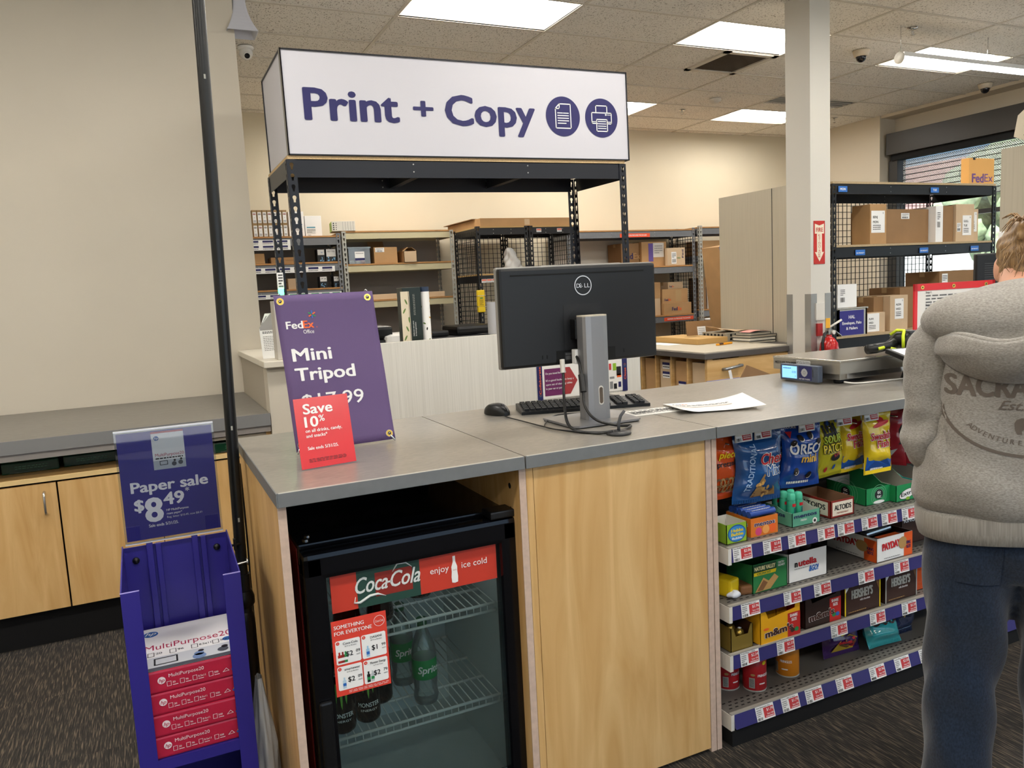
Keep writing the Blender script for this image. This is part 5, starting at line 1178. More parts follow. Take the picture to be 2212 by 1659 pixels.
# picture of a ream
a0, a1, b0, b1 = .083, .162, .186, .283
mb.rect(q, a0, a1, b0, b1, wp, .0006); mb.rect(q, a0, a1, b1, b1+.005, wrap, .0006); mb.disc(q, a0+.012, b1-.013, .0062, hpblue, .001, 20); mb.text('hp', white, q, a0+.012, b1-.016, .007, .008, 'c', shear=.3, l=.0015)
mb.text('MultiPurpose20', cr2, q, a0+.006, b0+.035, .0085, 0, w=.070); mb.greek(q, a0+.006, a1-.006, b0+.026, b0+.033, 1, ink, .001); mb.rect(q, a0, a1, b0, b0+.024, MATS['photo_pale'], .0009); mb.line(q, [(a0+.016, b0+.012), (a0+.034, b0+.012), (a0+.034, b0+.022), (a0+.016, b0+.022), (a0+.016, b0+.012)], .0015, ink, .0013)
for a, b in ((a0+.05, b0+.012), (a0+.066, b0+.014)): mb.disc(q, a, b, .006, MATS['photo_dark'], .0013, 10); mb.disc(q, a+.002, b+.009, .003, MATS['photo_hair'], .0014, 10)
mb.build('lettering', ps)
# ------------------------------------------------------------------ black pole stand with clamp
po = thing('sign_pole', 'tall black pole standing between the violet bin and the main counter', 'pole', (.150, 2.36, 0)); pm = mat('pole_black', '131516', .35)
def px_(z): return .040+(z-.5)*.0175
MB().cyl((px_(.40), 0, .40), (px_(3.25), 0, 3.25), .0165, pm, n=20).build('pole_tube', po)
MB().cyl((px_(.2), 0, .02), (px_(.62), 0, .62), .021, pm, n=20).build('lower_tube', po)
mb = MB(); mb.tube([(px_(.72)-.03, -.02, .715), (px_(.72)+.0, -.02, .717)], .004, blk_plastic, 8); mb.box(px_(.72)-.02, px_(.72)-.012, -.026, -.014, .70, .735, blk_plastic, .002); mb.build('clamp_screw', po)
mb = MB(); mb.cyl((px_(.66)-.03, -.02, .655), (px_(.66)+.014, -.02, .66), .0035, steel, n=10); mb.cyl((px_(.66)+.012, -.02, .66), (px_(.66)+.016, -.02, .66), .011, steel, n=14); mb.build('clamp_bolt', po)
MB().lathe([(.024, 0), (.03, .01), (.03, .03), (.024, .05)], blk_plastic, (px_(.52), 0, .52), 18).build('lower_collar', po)
MB().lathe([(.028, 0), (.031, .02), (.031, .17), (.028, .19), (.02, .20)], blk_plastic, (px_(.42), 0, .31), 20, .9, .9).build('weight_drum', po)
MB().box(-.05, .06, -.10, .10, 0, .025, blk_plastic, .006).build('foot_plate', po)
for z in (1.05, .78, 2.02): MB().box(px_(z)-.002, px_(z)+.003, -.0172, -.016, z, z+.012, lt_steel).build('rivet', po)
cb, _ = cab('', '', [(.222, 2.45, .93), (.224, 2.46, .7), (.222, 2.47, .45), (.224, 2.47, .15), (.22, 2.48, .004)], .003); cb.build('power_cord', None, 'thin black cord hanging down beside the left end panel of the main counter', 'cord')
tb2 = thing('trash_bag', 'translucent white bag slumped behind the violet bin against the counter', 'bag', (.190, 2.14, .0))
def tbf(u, v):
    a = 2*pi*u; r = .040*(1-.75*max(0, v-.55)/.45)*(1+.10*sin(5*a+6*v)+.06*sin(11*a-9*v)); return V((.8*r*cos(a)-.0, 1.9*r*sin(a), .40*v))
mb = MB(); mb.grid(tbf, 36, 20, mat('bag_milky', 'C9C8C4', .3, bump=.3, bscale=50)); mb.build('bag_body', tb2)
# ------------------------------------------------------------------ things on the half wall
CZ = 1.1405
lf = thing('info_card', 'die-cut white and grey information card leaning on the half wall cap', 'card', (.500, 3.86, CZ), rad(10)); mb = MB(); pts = [(0, 0), (.115, 0), (.115, .215), (.035, .215), (.0, .14)]
T_ = Mx.Rotation(rad(-8), 4, 'X'); mb.prism(pts, 1, 0, .0015, white); mb.v = [tuple(T_ @ V(p)) for p in mb.v]; q0 = F((0, 0, 0), (1, 0, 0), tuple(T_ @ V((0, 0, 1)))); mb.build('card_sheet', lf)
mb = MB(); mb.shape(q0, [(.002, .135), (.113, .135), (.113, .213), (.06, .213), (.002, .15)], mat('card_grey', '9B9795', .6), .0008); mb.shape(q0, [(.068, .142), (.09, .142), (.098, .206), (.074, .206)], mat('photo_warm', '8E4A3C', .5), .0012)
for k in range(7): mb.disc(q0, .074+.003*(k % 4)+.0015*k, .148+.008*k, .005, [sred, orange, ink, white][k % 4], .0016, 8)
mb.text('Now available', ink, q0, .012, .158, .007, .01, rot=.95, maxw=.06); mb.greek(q0, .012, .108, .118, .13, 2, ink, .0008, .5); mb.greek(q0, .012, .105, .035, .108, 9, textgrey, .0008, .28); mb.text('Fed', brand, q0, .082, .015, .009, .015, l=.001); mb.text('Ex', orange, q0, .099, .015, .009, .015, l=.001); mb.build('print', lf)
bo = thing('display_plinth', 'upright pale grey display box on the half wall cap behind the purple banner', 'display', (.545, 3.70, CZ)); MB().box(0, .085, 0, .10, 0, .27, mat('plinth_grey', 'BDB7AC', .5), .002).build('box_body', bo); MB().box(.085, .15, .01, .02, 0, .24, paper).build('side_leaflet', bo)
ld = thing('status_light', 'slim clear status light glowing green above the half wall', 'light', (.598, 3.79, CZ)); MB().box(-.012, .012, -.008, .008, 0, .30, mat('led_stem', 'D5DDD6', .3)).build('stem', ld); MB().cyl((0, 0, .30), (0, 0, .325), .013, mat('led_green', '30FF80', .3, emit='38FF8C', es=14), n=16).build('lamp', ld); mb = MB(); mb.box(-.014, .014, -.008, .008, .325, .40, white); mb.greek(F((0, -.008, 0), (1, 0, 0), (0, 0, 1)), -.009, .011, .33, .395, 5, ink, .0008, .5); mb.build('label_tag', ld)
bk = thing('poster_tube_box', 'tall dark green box with cream botanical side standing behind the half wall', 'box', (1.235, 3.95, 0)); MB().box(-.05, .25, -.05, .15, .7, .74, offwhite).build('shelf_board', bk) if False else None
mb = MB(); dgn = mat('deep_green', '18241F', .35); mb.box(0, .10, 0, .10, .741, 1.445, dgn, .002); mb.build('box_body', bk); mb = MB(); q = F((0, 0, 0), (1, 0, 0), (0, 0, 1)); mb.rect(q, -.012, .035, .741, 1.425, mat('cream_print', 'DACDB4', .6), .0012); mb.rect(q, .030, .0325, .741, 1.425, ink, .0016)
for k in range(14): z = .76+.047*k; mb.disc(q, .004+.012*(k % 3), z, .0045, mat('leaf_green', '5F7A3C', .6), .0018, 8, .016, (-.5, .4, .1)[k % 3])
mb.text("California's native plants", white, q, .052, 1.19, .006, .01, l=.0012, rot=pi/2*1.0, maxw=.10); mb.text('for future generations', white, q, .064, 1.19, .006, .01, l=.0012, rot=pi/2, maxw=.09); mb.greek(F((.062, 0, 1.30), (0, 0, 1), (-1, 0, 0)), 0, .11, -.004, .008, 2, lt_steel, .0012, .3); mb.build('print', bk)
bk2 = thing('poster_tube', 'white illustrated roll standing right of the dark green box behind the half wall', 'roll', (1.365, 3.985, 0)); MB().cyl((0, 0, .741), (0, 0, 1.42), .027, white, n=24).build('roll_paper', bk2); MB().cyl((0, 0, 1.42), (0, 0, 1.445), .0275, mat('roll_navy', '2D3B52', .4), n=24).build('end_band', bk2); mb = MB(); cm = lambda a, b, l=0: V((sin(a/.027)*(.0272+l), -cos(a/.027)*(.0272+l), b))
for k in range(22): mb.disc(cm, RND.uniform(-.03, .03), .76+.029*k, .004, [mat('gold_print', 'C99A3A', .5), ink, MATS['leaf_green']][k % 3], .0006, 8, RND.uniform(.004, .012), RND.uniform(0, 3))
mb.build('print', bk2)
t = thing('back_table', 'plain table behind the half wall carrying the tall box and roll', 'table', (1.15, 3.90, 0)); MB().box(0, .5, 0, .28, .70, .7405, offwhite).build('tabletop', t)
for x in (.02, .45): MB().box(x, x+.03, .02, .25, 0, .70, dgrey).build('leg', t)
# charging cable poster on the laminate
pt = MB(); q = F((0, 0, 0), (1, 0, 0), (0, 0, 1)); pt.box(0, .565, 0, .0015, 0, .19, paper)
pt.rect(q, 0, .033, -.005, .19, navy, .0008); pt.rect(q, .532, .565, -.005, .19, navy, .0008)
qv = F((0, 0, 0), (0, 0, 1), (-1, 0, 0)); pt.text('Collaborate', orange, qv, .03, -.024, .013, .02, l=.0014, w=.145); pt.text('Close', orange, qv, .06, -.556, .013, .02, l=.0014, w=.065)
for k in range(3): pt.ring(qv, .016+.004*k, -.018, .005, .006, [blue, green, orange][k], .0014, 16); pt.ring(qv, .135+.004*k, -.55, .005, .006, [blue, green, orange][k], .0014, 16)
pt.shape(q, [(.045, .015), (.20, .015), (.245, .085), (.20, .16), (.045, .16)], mat('poster_plum', '6E2A5E', .5), .0008); pt.shape(q, [(.15, .015), (.20, .015), (.245, .085), (.20, .16), (.15, .16)], mat('poster_rust', 'A33A3C', .5), .0011)
for k, tx in enumerate(('Do you travel for work?', "It's a good backup to keep a", 'spare set of charging cables', 'in your car or purse.')): pt.text(tx, white, q, .052, (.130, .093, .071, .049)[k], .011, .01, l=.0016, w=(.125, .17, .16, .11)[k])
pt.text('Charging kits', ink, q, .25, .168, .008, 0, l=.001); pt.rect(q, .42, .428, .06, .15, sred, .0008); pt.rect(q, .36, .42, .03, .045, navy, .0008); pt.line(q, [(.44, 0), (.44, .19)], .001, grey, .0008)
for a, b, w, h, c in ((.447, .12, .015, .035, sred), (.472, .115, .022, .04, MATS['lime']), (.495, .085, .03, .05, ink), (.497, .075, .028, .02, orange), (.45, .07, .03, .012, grey), (.45, .015, .02, .04, grey), (.475, .012, .02, .03, ink), (.505, .02, .018, .03, brand)): pt.rect(q, a, a+w, b, b+h, c, .0008)
pt.build('wall_poster', None, 'wide poster about charging cables on the white laminate behind the monitor', 'poster', loc=(1.845, 3.6525, .82))
# ------------------------------------------------------------------ hanging bags of snacks
def bag(name, lab, x, y, ztop, w, h, th, base, deco, group=None, rz=0, tilt=0, hole=True, zb=None, back=None):
    """pillow pack hanging from (x,y,ztop); deco(mb, map) prints on its front; map(a,b): a across, b up from the bottom"""
    o = thing(name, lab, 'snack bag', (x, y, ztop), 0, group, (tilt, 0, rz)); sd = RND.uniform(0, 9)
    def prof(a, b):
        u = min(1, abs(a)/(w/2)); v = b/h; e = max(0, 1-u**3.2)**.6; s = max(0, min(1, (v-.05)/.25, (.95-v)/.22)); s = s*s*(3-2*s)
        return th/2*e*s*(1+.10*sin(7*v*pi+sd+4*a/w)+.06*sin(13*a/w+sd*2+9*v))
    def mpf(a, b, l=0):
        v = b/h; pinch = 1-.10*sin(pi*v)**2*1.0
        return V((a*pinch+.004*sin(5*v+sd), -prof(a, b)-l, b-h+.003*sin(3*a/w+sd)))
    mb = MB(); mb.grid(lambda u, v: mpf((u-.5)*w, v*h), 18, 22, base)
    mb.grid(lambda u, v: (lambda p: V((p.x, -p.y, p.z)))(mpf((.5-u)*w, v*h)), 18, 22, back or base)
    n = 20
    for b0, b1 in ((0, .012), (h-.012, h)):       # crimped seals
        for i in range(n): mb.rect(lambda a, b, l=0: mpf(a, b, l), -w/2+w*i/n, -w/2+w*(i+.5)/n, b0, b1, base, .0012)
    body = mb.build('pouch', o)
    if deco:
        mb = MB(); deco(mb, mpf, w, h); mb.build('front_print', o)
    return o
def foil(n, c): return mat(n, c, .18, 0, .6, coat=.6, bump=.25, bscale=35)
f_or = foil('foil_orange', 'D9541E'); f_bl = foil('foil_blue', '21528F'); f_ob = foil('foil_cookie_blue', '1746A0'); f_ye = foil('foil_yellow', 'E3C524'); f_sp = foil('foil_sour', 'C9C32B'); f_rd = foil('foil_dark_red', '8E1F27')
f_pu = foil('foil_purple', '3D1B5C'); f_te = foil('foil_teal', '2FA3A8'); f_na = foil('foil_navy', '16284C'); f_br = foil('foil_brown', '4A2F22')
lt_b = mat('light_blue_print', 'A8C6E8', .35); tan_ = mat('snack_tan', 'B08A52', .6); tan2 = mat('snack_dark', '7A5230', .6); cok = mat('cookie_dark', '1B1512', .5); yel = mat('print_yellow', 'F2D21F', .4); swr = mat('print_red', 'C3262E', .4); swb = mat('print_deep_blue', '1C55A8', .35); limeg = mat('sour_green', 'B8CF3A', .4)
def d_peanut(mb, m, w, h):
    mb.text('pieces', yel, m, -w*.30, h*.66, .022, .03, shear=.2, l=.0025, w=w*.75); mb.text('pretzels', ink, m, -w*.36, h*.53, .017, .02, l=.0025, w=w*.75)
    for k in range(10): mb.ring(m, w*(-.28+.14*(k % 5)), h*(.18+.10*(k//5)), .008, .015, [tan_, tan2][k % 2], .003, 12)
def d_mix(mb, m, w, h):
    mb.text('Chex', white, m, -w*.06, h*.545, .038, .05, l=.002, w=w*.58); mb.text('Chex', swr, m, -w*.06, h*.55, .036, .02, l=.003, w=w*.56); mb.text('Mix', white, m, w*.08, h*.385, .034, .05, l=.002, w=w*.36); mb.text('Mix', f_bl, m, w*.085, h*.39, .031, .02, l=.003, w=w*.34)
    mb.text('TRADITIONAL', lt_b, m, -w*.24, h*.18, .020, .015, l=.0025, rot=1.45, w=.15)
    mb.shape(m, [(-w*.15, h*.08), (w*.36, h*.08), (w*.3, h*.2), (w*.02, h*.43), (-w*.12, h*.2)], tan_, .0025)
    for k in range(26):
        a, b = RND.uniform(-.13, .3), RND.uniform(.09, .33)
        if a+b*.9 < .42 and b < .2+(.3-abs(a-.02))*.7: mb.disc(m, w*a, h*b, .008, [tan2, mat('snack_gold', 'D6A95E', .6), tan_][k % 3], .0035, 8, .005, RND.uniform(0, 3))
def d_cookie(mb, m, w, h):
    mb.text('COOKIE', white, m, -w*.40, h*.945, .009, .02, l=.0025, maxw=w*.3); mb.text('OREO', swb, m, -w*.41, h*.545, .036, .06, l=.002, w=w*.84); mb.text('OREO', white, m, -w*.40, h*.55, .034, .03, l=.003, w=w*.80); mb.text('mini', mat('gold_text', 'E3B53C', .4), m, -w*.12, h*.42, .026, .03, l=.003, w=w*.44, shear=.15)
    mb.shape(m, [(-w*.42, h*.9), (-w*.25, h*.9), (-w*.36, h*.8)], swr, .003)
    for a, b, r in ((-.12, .8, 0), (.16, .83, 1), (-.3, .72, .8), (-.22, .28, 1.4), (.14, .2, 1.3), (.35, .72, .4)):
        mb.disc(m, w*a, h*b, .0125, cok, .003, 14, .010, r); mb.disc(m, w*a+.002, h*b-.003, .0105, white, .0034, 14, .0075, r); mb.disc(m, w*a, h*b, .0105, cok, .0038, 14, .0078, r)
    mb.greek(m, -w*.34, w*.2, h*.06, h*.11, 1, white, .003, .8)
def d_sour(mb, m, w, h):
    for k, (a, b) in enumerate(((-.25, .8), (-.12, .85), (.02, .83), (.14, .8))): mb.disc(m, w*a, h*b, .006, ink, .003, 10, .016); mb.disc(m, w*a, h*b+.017, .006, ink, .003, 10)
    mb.rect(m, -w*.32, w*.2, h*.71, h*.77, ink, .0028)
    mb.text('SOUR', ink, m, -w*.36, h*.60, .028, .08, l=.003, w=w*.74); mb.text('SOUR', limeg, m, -w*.35, h*.605, .026, .02, l=.004, w=w*.70); mb.text('PATCH', ink, m, -w*.38, h*.43, .031, .08, l=.003, w=w*.82); mb.text('PATCH', mat('sour_yellow', 'F0DB3A', .4), m, -w*.37, h*.435, .029, .02, l=.004, w=w*.78)
    mb.disc(m, w*.06, h*.34, .022, ink, .003, 14, .012); mb.text('Kids', swr, m, w*.02, h*.34, .013, .02, l=.004, rot=.25); 
    for a, b, c in ((-.2, .14, swr), (.1, .16, swb), (.28, .95, swb), (-.05, .93, swb)): mb.disc(m, w*a, h*b, .007, c, .003, 6, .010)
def d_fish(mb, m, w, h):
    mb.shape(m, [(-w*.46, .014), (w*.46, .014), (w*.46, h*.3), (w*.22, h*.22), (0, h*.19), (-w*.22, h*.22), (-w*.46, h*.3)], swb, .0018)
    mb.disc(m, w*.05, h*.80, w*.3, swr, .0022, 20, h*.035, .2); mb.disc(m, w*.05, h*.86, w*.12, swr, .0022, 12, h*.04)
    mb.text('Swedish', white, m, -w*.37, h*.555, .028, .06, l=.002, w=w*.80); mb.text('Swedish', swr, m, -w*.36, h*.56, .026, .025, l=.003, w=w*.76); mb.text('Fish', white, m, -w*.15, h*.42, .028, .06, l=.002, w=w*.50); mb.text('Fish', swr, m, -w*.14, h*.425, .026, .025, l=.003, w=w*.46)
    mb.greek(m, -w*.3, w*.15, h*.05, h*.10, 1, white, .003, .8); mb.shape(m, [(-w*.46, 0), (w*.46, 0), (w*.46, .014), (-w*.46, .014)], yel, .0018)
def d_jerky(mb, m, w, h):
    mb.shape(m, [(-w*.42, h*.3), (w*.42, h*.38), (w*.42, h*.72), (-w*.42, h*.62)], cok, .0016); mb.shape(m, [(-w*.30, h*.24), (w*.1, h*.32), (-w*.02, h*.24), (w*.3, h*.3), (w*.1, h*.17), (-w*.3, h*.15)], lt_steel, .002)
Yb = 1.868
bag('snack_bag', 'orange peanut butter pretzel bag half hidden by the maple panel', 1.567, Yb, .935, .135, .20, .04, f_or, d_peanut, 'snack bags hanging under the worktop', rz=.15)
bag('snack_bag', 'dark bag hanging behind the blue snack mix bag at its left', 1.625, Yb+.07, .93, .13, .19, .03, foil('foil_black', '0E1420'), None, 'snack bags hanging under the worktop')
bag('snack_bag', 'large blue snack mix bag with red and white lettering', 1.683, Yb-.025, .938, .178, .225, .055, f_bl, d_mix, 'snack bags hanging under the worktop', rz=-.12)
bag('snack_bag', 'blue mini cookie bag in front of two others', 1.872, Yb-.015, .935, .158, .205, .05, f_ob, d_cookie, 'snack bags hanging under the worktop', rz=-.1)
bag('snack_bag', 'blue cookie bag directly behind the front cookie bag', 1.815, Yb+.065, .935, .15, .20, .03, f_ob, d_cookie, 'snack bags hanging under the worktop'); bag('snack_bag', 'blue cookie bag farthest back on the cookie peg', 1.80, Yb+.11, .935, .15, .20, .03, f_ob, d_cookie, 'snack bags hanging under the worktop')
bag('snack_bag', 'yellow sour candy bag with green and yellow block letters', 2.008, Yb-.005, .935, .118, .195, .035, f_sp, d_sour, 'snack bags hanging under the worktop')
bag('snack_bag', 'yellow and blue fish candy bag at the left of three', 2.098, Yb+.05, .935, .115, .20, .035, f_ye, d_fish, 'snack bags hanging under the worktop'); bag('snack_bag', 'yellow and blue fish candy bag in the middle of three', 2.142, Yb+.02, .935, .115, .20, .035, f_ye, d_fish, 'snack bags hanging under the worktop'); bag('snack_bag', 'yellow and blue fish candy bag at the right front of three, full red lettering', 2.205, Yb-.03, .938, .122, .212, .04, f_ye, d_fish, 'snack bags hanging under the worktop', rz=-.08)
for k in range(5): bag('snack_bag', 'dark red jerky bag, %s in the row beside the yellow fish candy' % ['first', 'second', 'third', 'fourth', 'last'][k], 2.335+.048*k, Yb+.03-.006*k, .93, .115, .205, .02, f_rd, d_jerky, 'snack bags hanging under the worktop', rz=-.75)
# ------------------------------------------------------------------ candy cartons
S1, S2, S3, S4 = .6195, .4405, .2875, .0990
def tray(name, lab, x, y, z, w, d, hf, hb, mf, mi=None, deco=None, side=None, cut=None, notch=False, group='candy display cartons'):
    """open display carton; hf front height, hb back height, slanted sides"""
    o = thing(name, lab, 'candy box', (x, y, z), 0, group); mi = mi or offwhite; e = .0015
    mb = MB()
    fp = [(0, 0), (w, 0), (w, hf), (0, hf)] if not notch else [(0, 0), (w, 0), (w, hf), (w*.9, hf), (w*.78, hf*.62), (w*.22, hf*.62), (w*.12, hf), (0, hf)]
    mb.prism(fp, 1, 0, e, mf); mb.box(0, w, d-e, d, 0, hb, mi); mb.box(0, w, 0, d, 0, e, mi)
    sp = [(0, 0), (d, 0), (d, hb), (d*.55, hb), (d*.3, hf), (0, hf)] if hb > hf*1.2 else [(0, 0), (d, 0), (d, hb), (0, hf)]
    mb.prism(sp, 0, 0, e, mf); mb.prism(sp, 0, w-e, w, mf); mb.prism([(a, b) for a, b in sp], 0, e, e*1.4, mi); mb.prism([(a, b) for a, b in sp], 0, w-e*1.4, w-e, mi)
    mb.build('carton_tray', o); f = F((0, 0, 0), (1, 0, 0), (0, 0, 1)); g = F((0, d, 0), (0, -1, 0), (0, 0, 1))
    m2 = MB()
    if deco: deco(m2, f, w, hf)
    if side: side(m2, g, d, min(hf, hb))
    if m2.v: m2.build('carton_print', o)
    return o
tg = mat('tictac_green', '1E8A50', .4); cg_ = mat('carton_grey_inside', 'B9B4AA', .7)
def dd_tt(mb, f, w, h):
    for r in (.7, .55, .42): mb.ring(f, w*.5, h*.5, w*r*.42, w*r*.42+.0012, mat('pale_green', '7FC39A', .4), .0006)
    mb.disc(f, w*.5, h*.58, h*.34, ink, .0009, 20, h*.30); mb.text('tic', white, f, w*.5, h*.60, h*.22, .02, 'c', l=.0014); mb.text('tac', white, f, w*.5, h*.36, h*.22, .02, 'c', l=.0014); mb.disc(f, w*.5, h*.12, w*.22, white, .001, 16, h*.10)
tray('candy_carton', 'empty green mint carton with round black emblems on the top shelf', 2.148, 1.832, S1, .122, .17, .058, .062, tg, cg_, dd_tt, dd_tt)
def dd_ex(mb, f, w, h): mb.disc(f, w*.5, h*.42, w*.38, ink, .0008, 20, h*.28, .2); mb.disc(f, w*.5, h*.42, w*.36, white, .001, 20, h*.26, .2); mb.text('Extra', ink, f, w*.5, h*.34, h*.24, .03, 'c', l=.0014, w=w*.6, rot=.12); mb.disc(f, w*.52, h*.13, .01, MATS['lime'], .0012, 10, .006)
tray('candy_carton', 'green gum carton with white lettered label, right of the mint carton', 2.262, 1.806, S1, .108, .20, .058, .09, tg, cg_, dd_ex, None)
tray('candy_carton', 'teal gum carton beside the person, right end of the top shelf', 2.378, 1.82, S1, .10, .18, .06, .08, f_te, cg_)
alt = mat('altoids_red', '8E2A22', .45)
def dd_al(mb, f, w, h): mb.rect(f, w*.07, w*.93, h*.12, h*.9, mat('cream', 'EFE7D4', .5), .0006); mb.text('ALTOIDS', ink, f, w*.5, h*.44, h*.30, .03, 'c', w=w*.72, l=.001); mb.text('PEPPERMINT', alt, f, w*.5, h*.22, h*.10, .01, 'c', w=w*.5, l=.001)
tray('candy_carton', 'red and cream curiously strong mint tin carton on the top shelf', 1.946, 1.796, S1, .105, .155, .058, .062, alt, mat('brown_inside', '8A6A50', .7), dd_al, dd_al)
mgn = mat('mint_pack_green', '2E9C7A', .3); mgl = mat('mint_tray_green', '5FA88C', .5)
def dd_mg(mb, f, w, h): mb.text('mentos', navy, f, w*.06, h*.62, h*.27, .04, w=w*.82, l=.001); mb.text('FRESH', white, f, w*.3, h*.34, h*.15, .02, l=.001); mb.disc(f, w*.8, h*.2, .010, white, .001, 16); mb.disc(f, w*.8, h*.2, .005, ink, .0014, 12)
def dd_mgs(mb, f, w, h): mb.text('mentos', navy, f, w*.05, h*.6, h*.3, .03, w=w*.7, l=.001); mb.rect(f, w*.05, w*.35, h*.82, h*.97, swr, .001)
tray('candy_carton', 'pale green gum tray half full of green tubes on the top shelf', 1.782, 1.797, S1, .118, .12, .045, .055, mgl, offwhite, dd_mg, dd_mgs)
for k in range(6):
    i, j = k % 2, k//2
    if k == 5: continue
    x, y = 1.803+.030*i, 1.822+.033*j
    o = thing('gum_tube', 'green gum tube, %s in the pale green tray' % ['front left', 'front right', 'middle left', 'middle right', 'back left'][k], 'gum', (x, y, S1+.002), 0, 'green gum tubes'); MB().lathe([(.012, 0), (.0135, .003), (.0135, .076), (.0115, .08)], mgn, n=20).build('tube_body', o); MB().lathe([(.0125, .080), (.013, .083), (.0125, .097), (.009, .102), (.001, .103)], mat('tube_cap', '4FBF9C', .15), n=20).build('tube_cap', o)
    cm = lambda a, b, l=0: V((sin(a/.0136)*(.0138+l), -cos(a/.0136)*(.0138+l), b)); mb = MB(); mb.text('mentos', navy, F((.0, -.0138, 0), (0, 0, 1), (-1, 0, 0)), .012, -.004, .009, .03, l=.0008, w=.045); mb.rect(cm, -.007, .010, .06, .07, swr, .0004, 3); mb.build('tube_print', o)
mor = mat('fruit_orange', 'E07A2A', .4)
def dd_mf(mb, f, w, h): mb.rect(f, 0, w, 0, h, mor, .0004); mb.disc(f, w*.28, h*.25, h*.22, mat('berry_pink', 'D0487E', .4), .0007, 16); mb.disc(f, w*.55, h*.3, h*.24, mat('peach', 'F0A65A', .4), .0009, 16); mb.disc(f, w*.8, h*.32, h*.25, orange, .0008, 16); mb.text('mentos', white, f, w*.12, h*.545, h*.26, .06, w=w*.78, l=.001); mb.text('mentos', navy, f, w*.13, h*.55, h*.25, .03, w=w*.75, l=.0014)
o = tray('candy_carton', 'orange fruit candy carton filled with blue rolls on the top shelf', 1.612, 1.795, S1, .108, .11, .058, .058, mor, offwhite, dd_mf, dd_mf)
rollb = mat('roll_blue', '2A4DA0', .3)
for k in range(5):
    r = thing('candy_roll', 'blue candy roll, %s across the fruit carton' % ['front', 'second', 'third', 'fourth', 'rear'][k], 'candy', (1.616, 1.808+.020*k, S1+.060), 0, 'blue candy rolls in the fruit carton'); MB().cyl((0, 0, .008), (.10, 0, .008), .0098, rollb, n=14).build('roll_body', r); mb = MB(); q = F((0, -.004, .0172), (1, 0, 0), (0, 1, 0)); mb.text('mentos', white, q, .012, .0, .010, .03, w=.07, l=.0006); mb.build('roll_print', r)
def dd_hb(mb, f, w, h): mb.disc(f, w*.5, h*.5, w*.44, swb, .0006, 20, h*.44); mb.disc(f, w*.5, h*.5, w*.40, mat('sky_print', '3E8FD0', .4), .0009, 20, h*.38); mb.text('Hubba', yel, f, w*.5, h*.58, h*.17, .05, 'c', w=w*.6, l=.0014); mb.text('Bubba', yel, f, w*.5, h*.38, h*.17, .05, 'c', w=w*.6, l=.0014); mb.text('Bubble', white, f, w*.5, h*.20, h*.12, .03, 'c', w=w*.5, l=.0014)
tray('candy_carton', 'small green bubble gum box with a blue round label beside the maple panel', 1.508, 1.783, S1, .078, .09, .060, .06, MATS['lime'], offwhite, dd_hb)
# second shelf
nvg = mat('granola_green', '2B7A45', .4)
def dd_nv(mb, f, w, h): mb.shape(f, [(w*.02, h*.98), (w*.68, h*.98), (w*.68, h*.62), (w*.02, h*.62)], mat('granola_dark', '1E4A2C', .4), .0006); mb.text('NATURE VALLEY', mat('granola_cream', 'F3E7B0', .4), f, w*.05, h*.78, h*.14, .03, w=w*.6, l=.001); mb.shape(f, [(w*.03, h*.72), (w*.68, h*.72), (w*.66, h*.6), (w*.03, h*.6)], yel, .0009); mb.text('CRUNCHY', nvg, f, w*.12, h*.62, h*.085, .03, w=w*.4, l=.0014); mb.shape(f, [(w*.06, h*.04), (w*.3, h*.5), (w*.45, h*.35), (w*.62, h*.55), (w*.74, h*.40), (w*.5, h*.06)], tan_, .0012); mb.shape(f, [(w*.12, h*.08), (w*.3, h*.42), (w*.42, h*.3), (w*.28, h*.06)], tan2, .0015); mb.text('OATS+', white, f, w*.73, h*.86, h*.08, .02, w=w*.18, l=.001); mb.text('HONEY', white, f, w*.73, h*.76, h*.08, .02, w=w*.2, l=.001)
tray('candy_carton', 'green granola bar box with yellow lettering on the second shelf', 1.612, 1.79, S2, .140, .12, .092, .075, nvg, nvg, dd_nv, None)
for k in range(2):
    o = thing('granola_bar', ['yellow wrapped granola bar on top at the left end of the second shelf', 'brown granola bar wrapper pointing forward beside the maple panel'][k], 'snack', (1.535+.04*k, 1.80, S2), .3-.5*k, 'loose granola bars'); MB().box(0, .05, 0, .12, 0, .03+.025*(1-k), [yellow, tan2][k], .008).build('wrapper', o)
def dd_nu(mb, f, w, h): mb.text('n', ink, f, w*.15, h*.52, h*.22, .05, w=w*.08, l=.001); mb.text('utella', swr, f, w*.25, h*.52, h*.22, .05, w=w*.48, l=.001); mb.text('&GO!', blue, f, w*.52, h*.26, h*.20, .03, w=w*.26, shear=.3, l=.001); mb.greek(f, w*.15, w*.6, h*.42, h*.47, 1, grey, .001)
o = tray('candy_carton', 'white spread-and-dip snack carton with black and red lettering on the second shelf', 1.763, 1.795, S2, .164, .14, .095, .07, white_g, brown, dd_nu)
for k in range(3): q = thing('spread_cup', 'brown spread cup showing behind the white carton front, %s' % ['left', 'middle', 'right'][k], 'snack', (1.79+.052*k, 1.86, S2+.002), 0, 'spread cups'); MB().lathe([(.018, 0), (.023, .06), (.024, .09), (.02, .092)], brown, n=16).build('cup', q); MB().lathe([(.024, .092), (.024, .095), (.001, .096)], white_g, n=16).build('lid', q)
pdo = mat('payday_orange', 'DD5A22', .45)
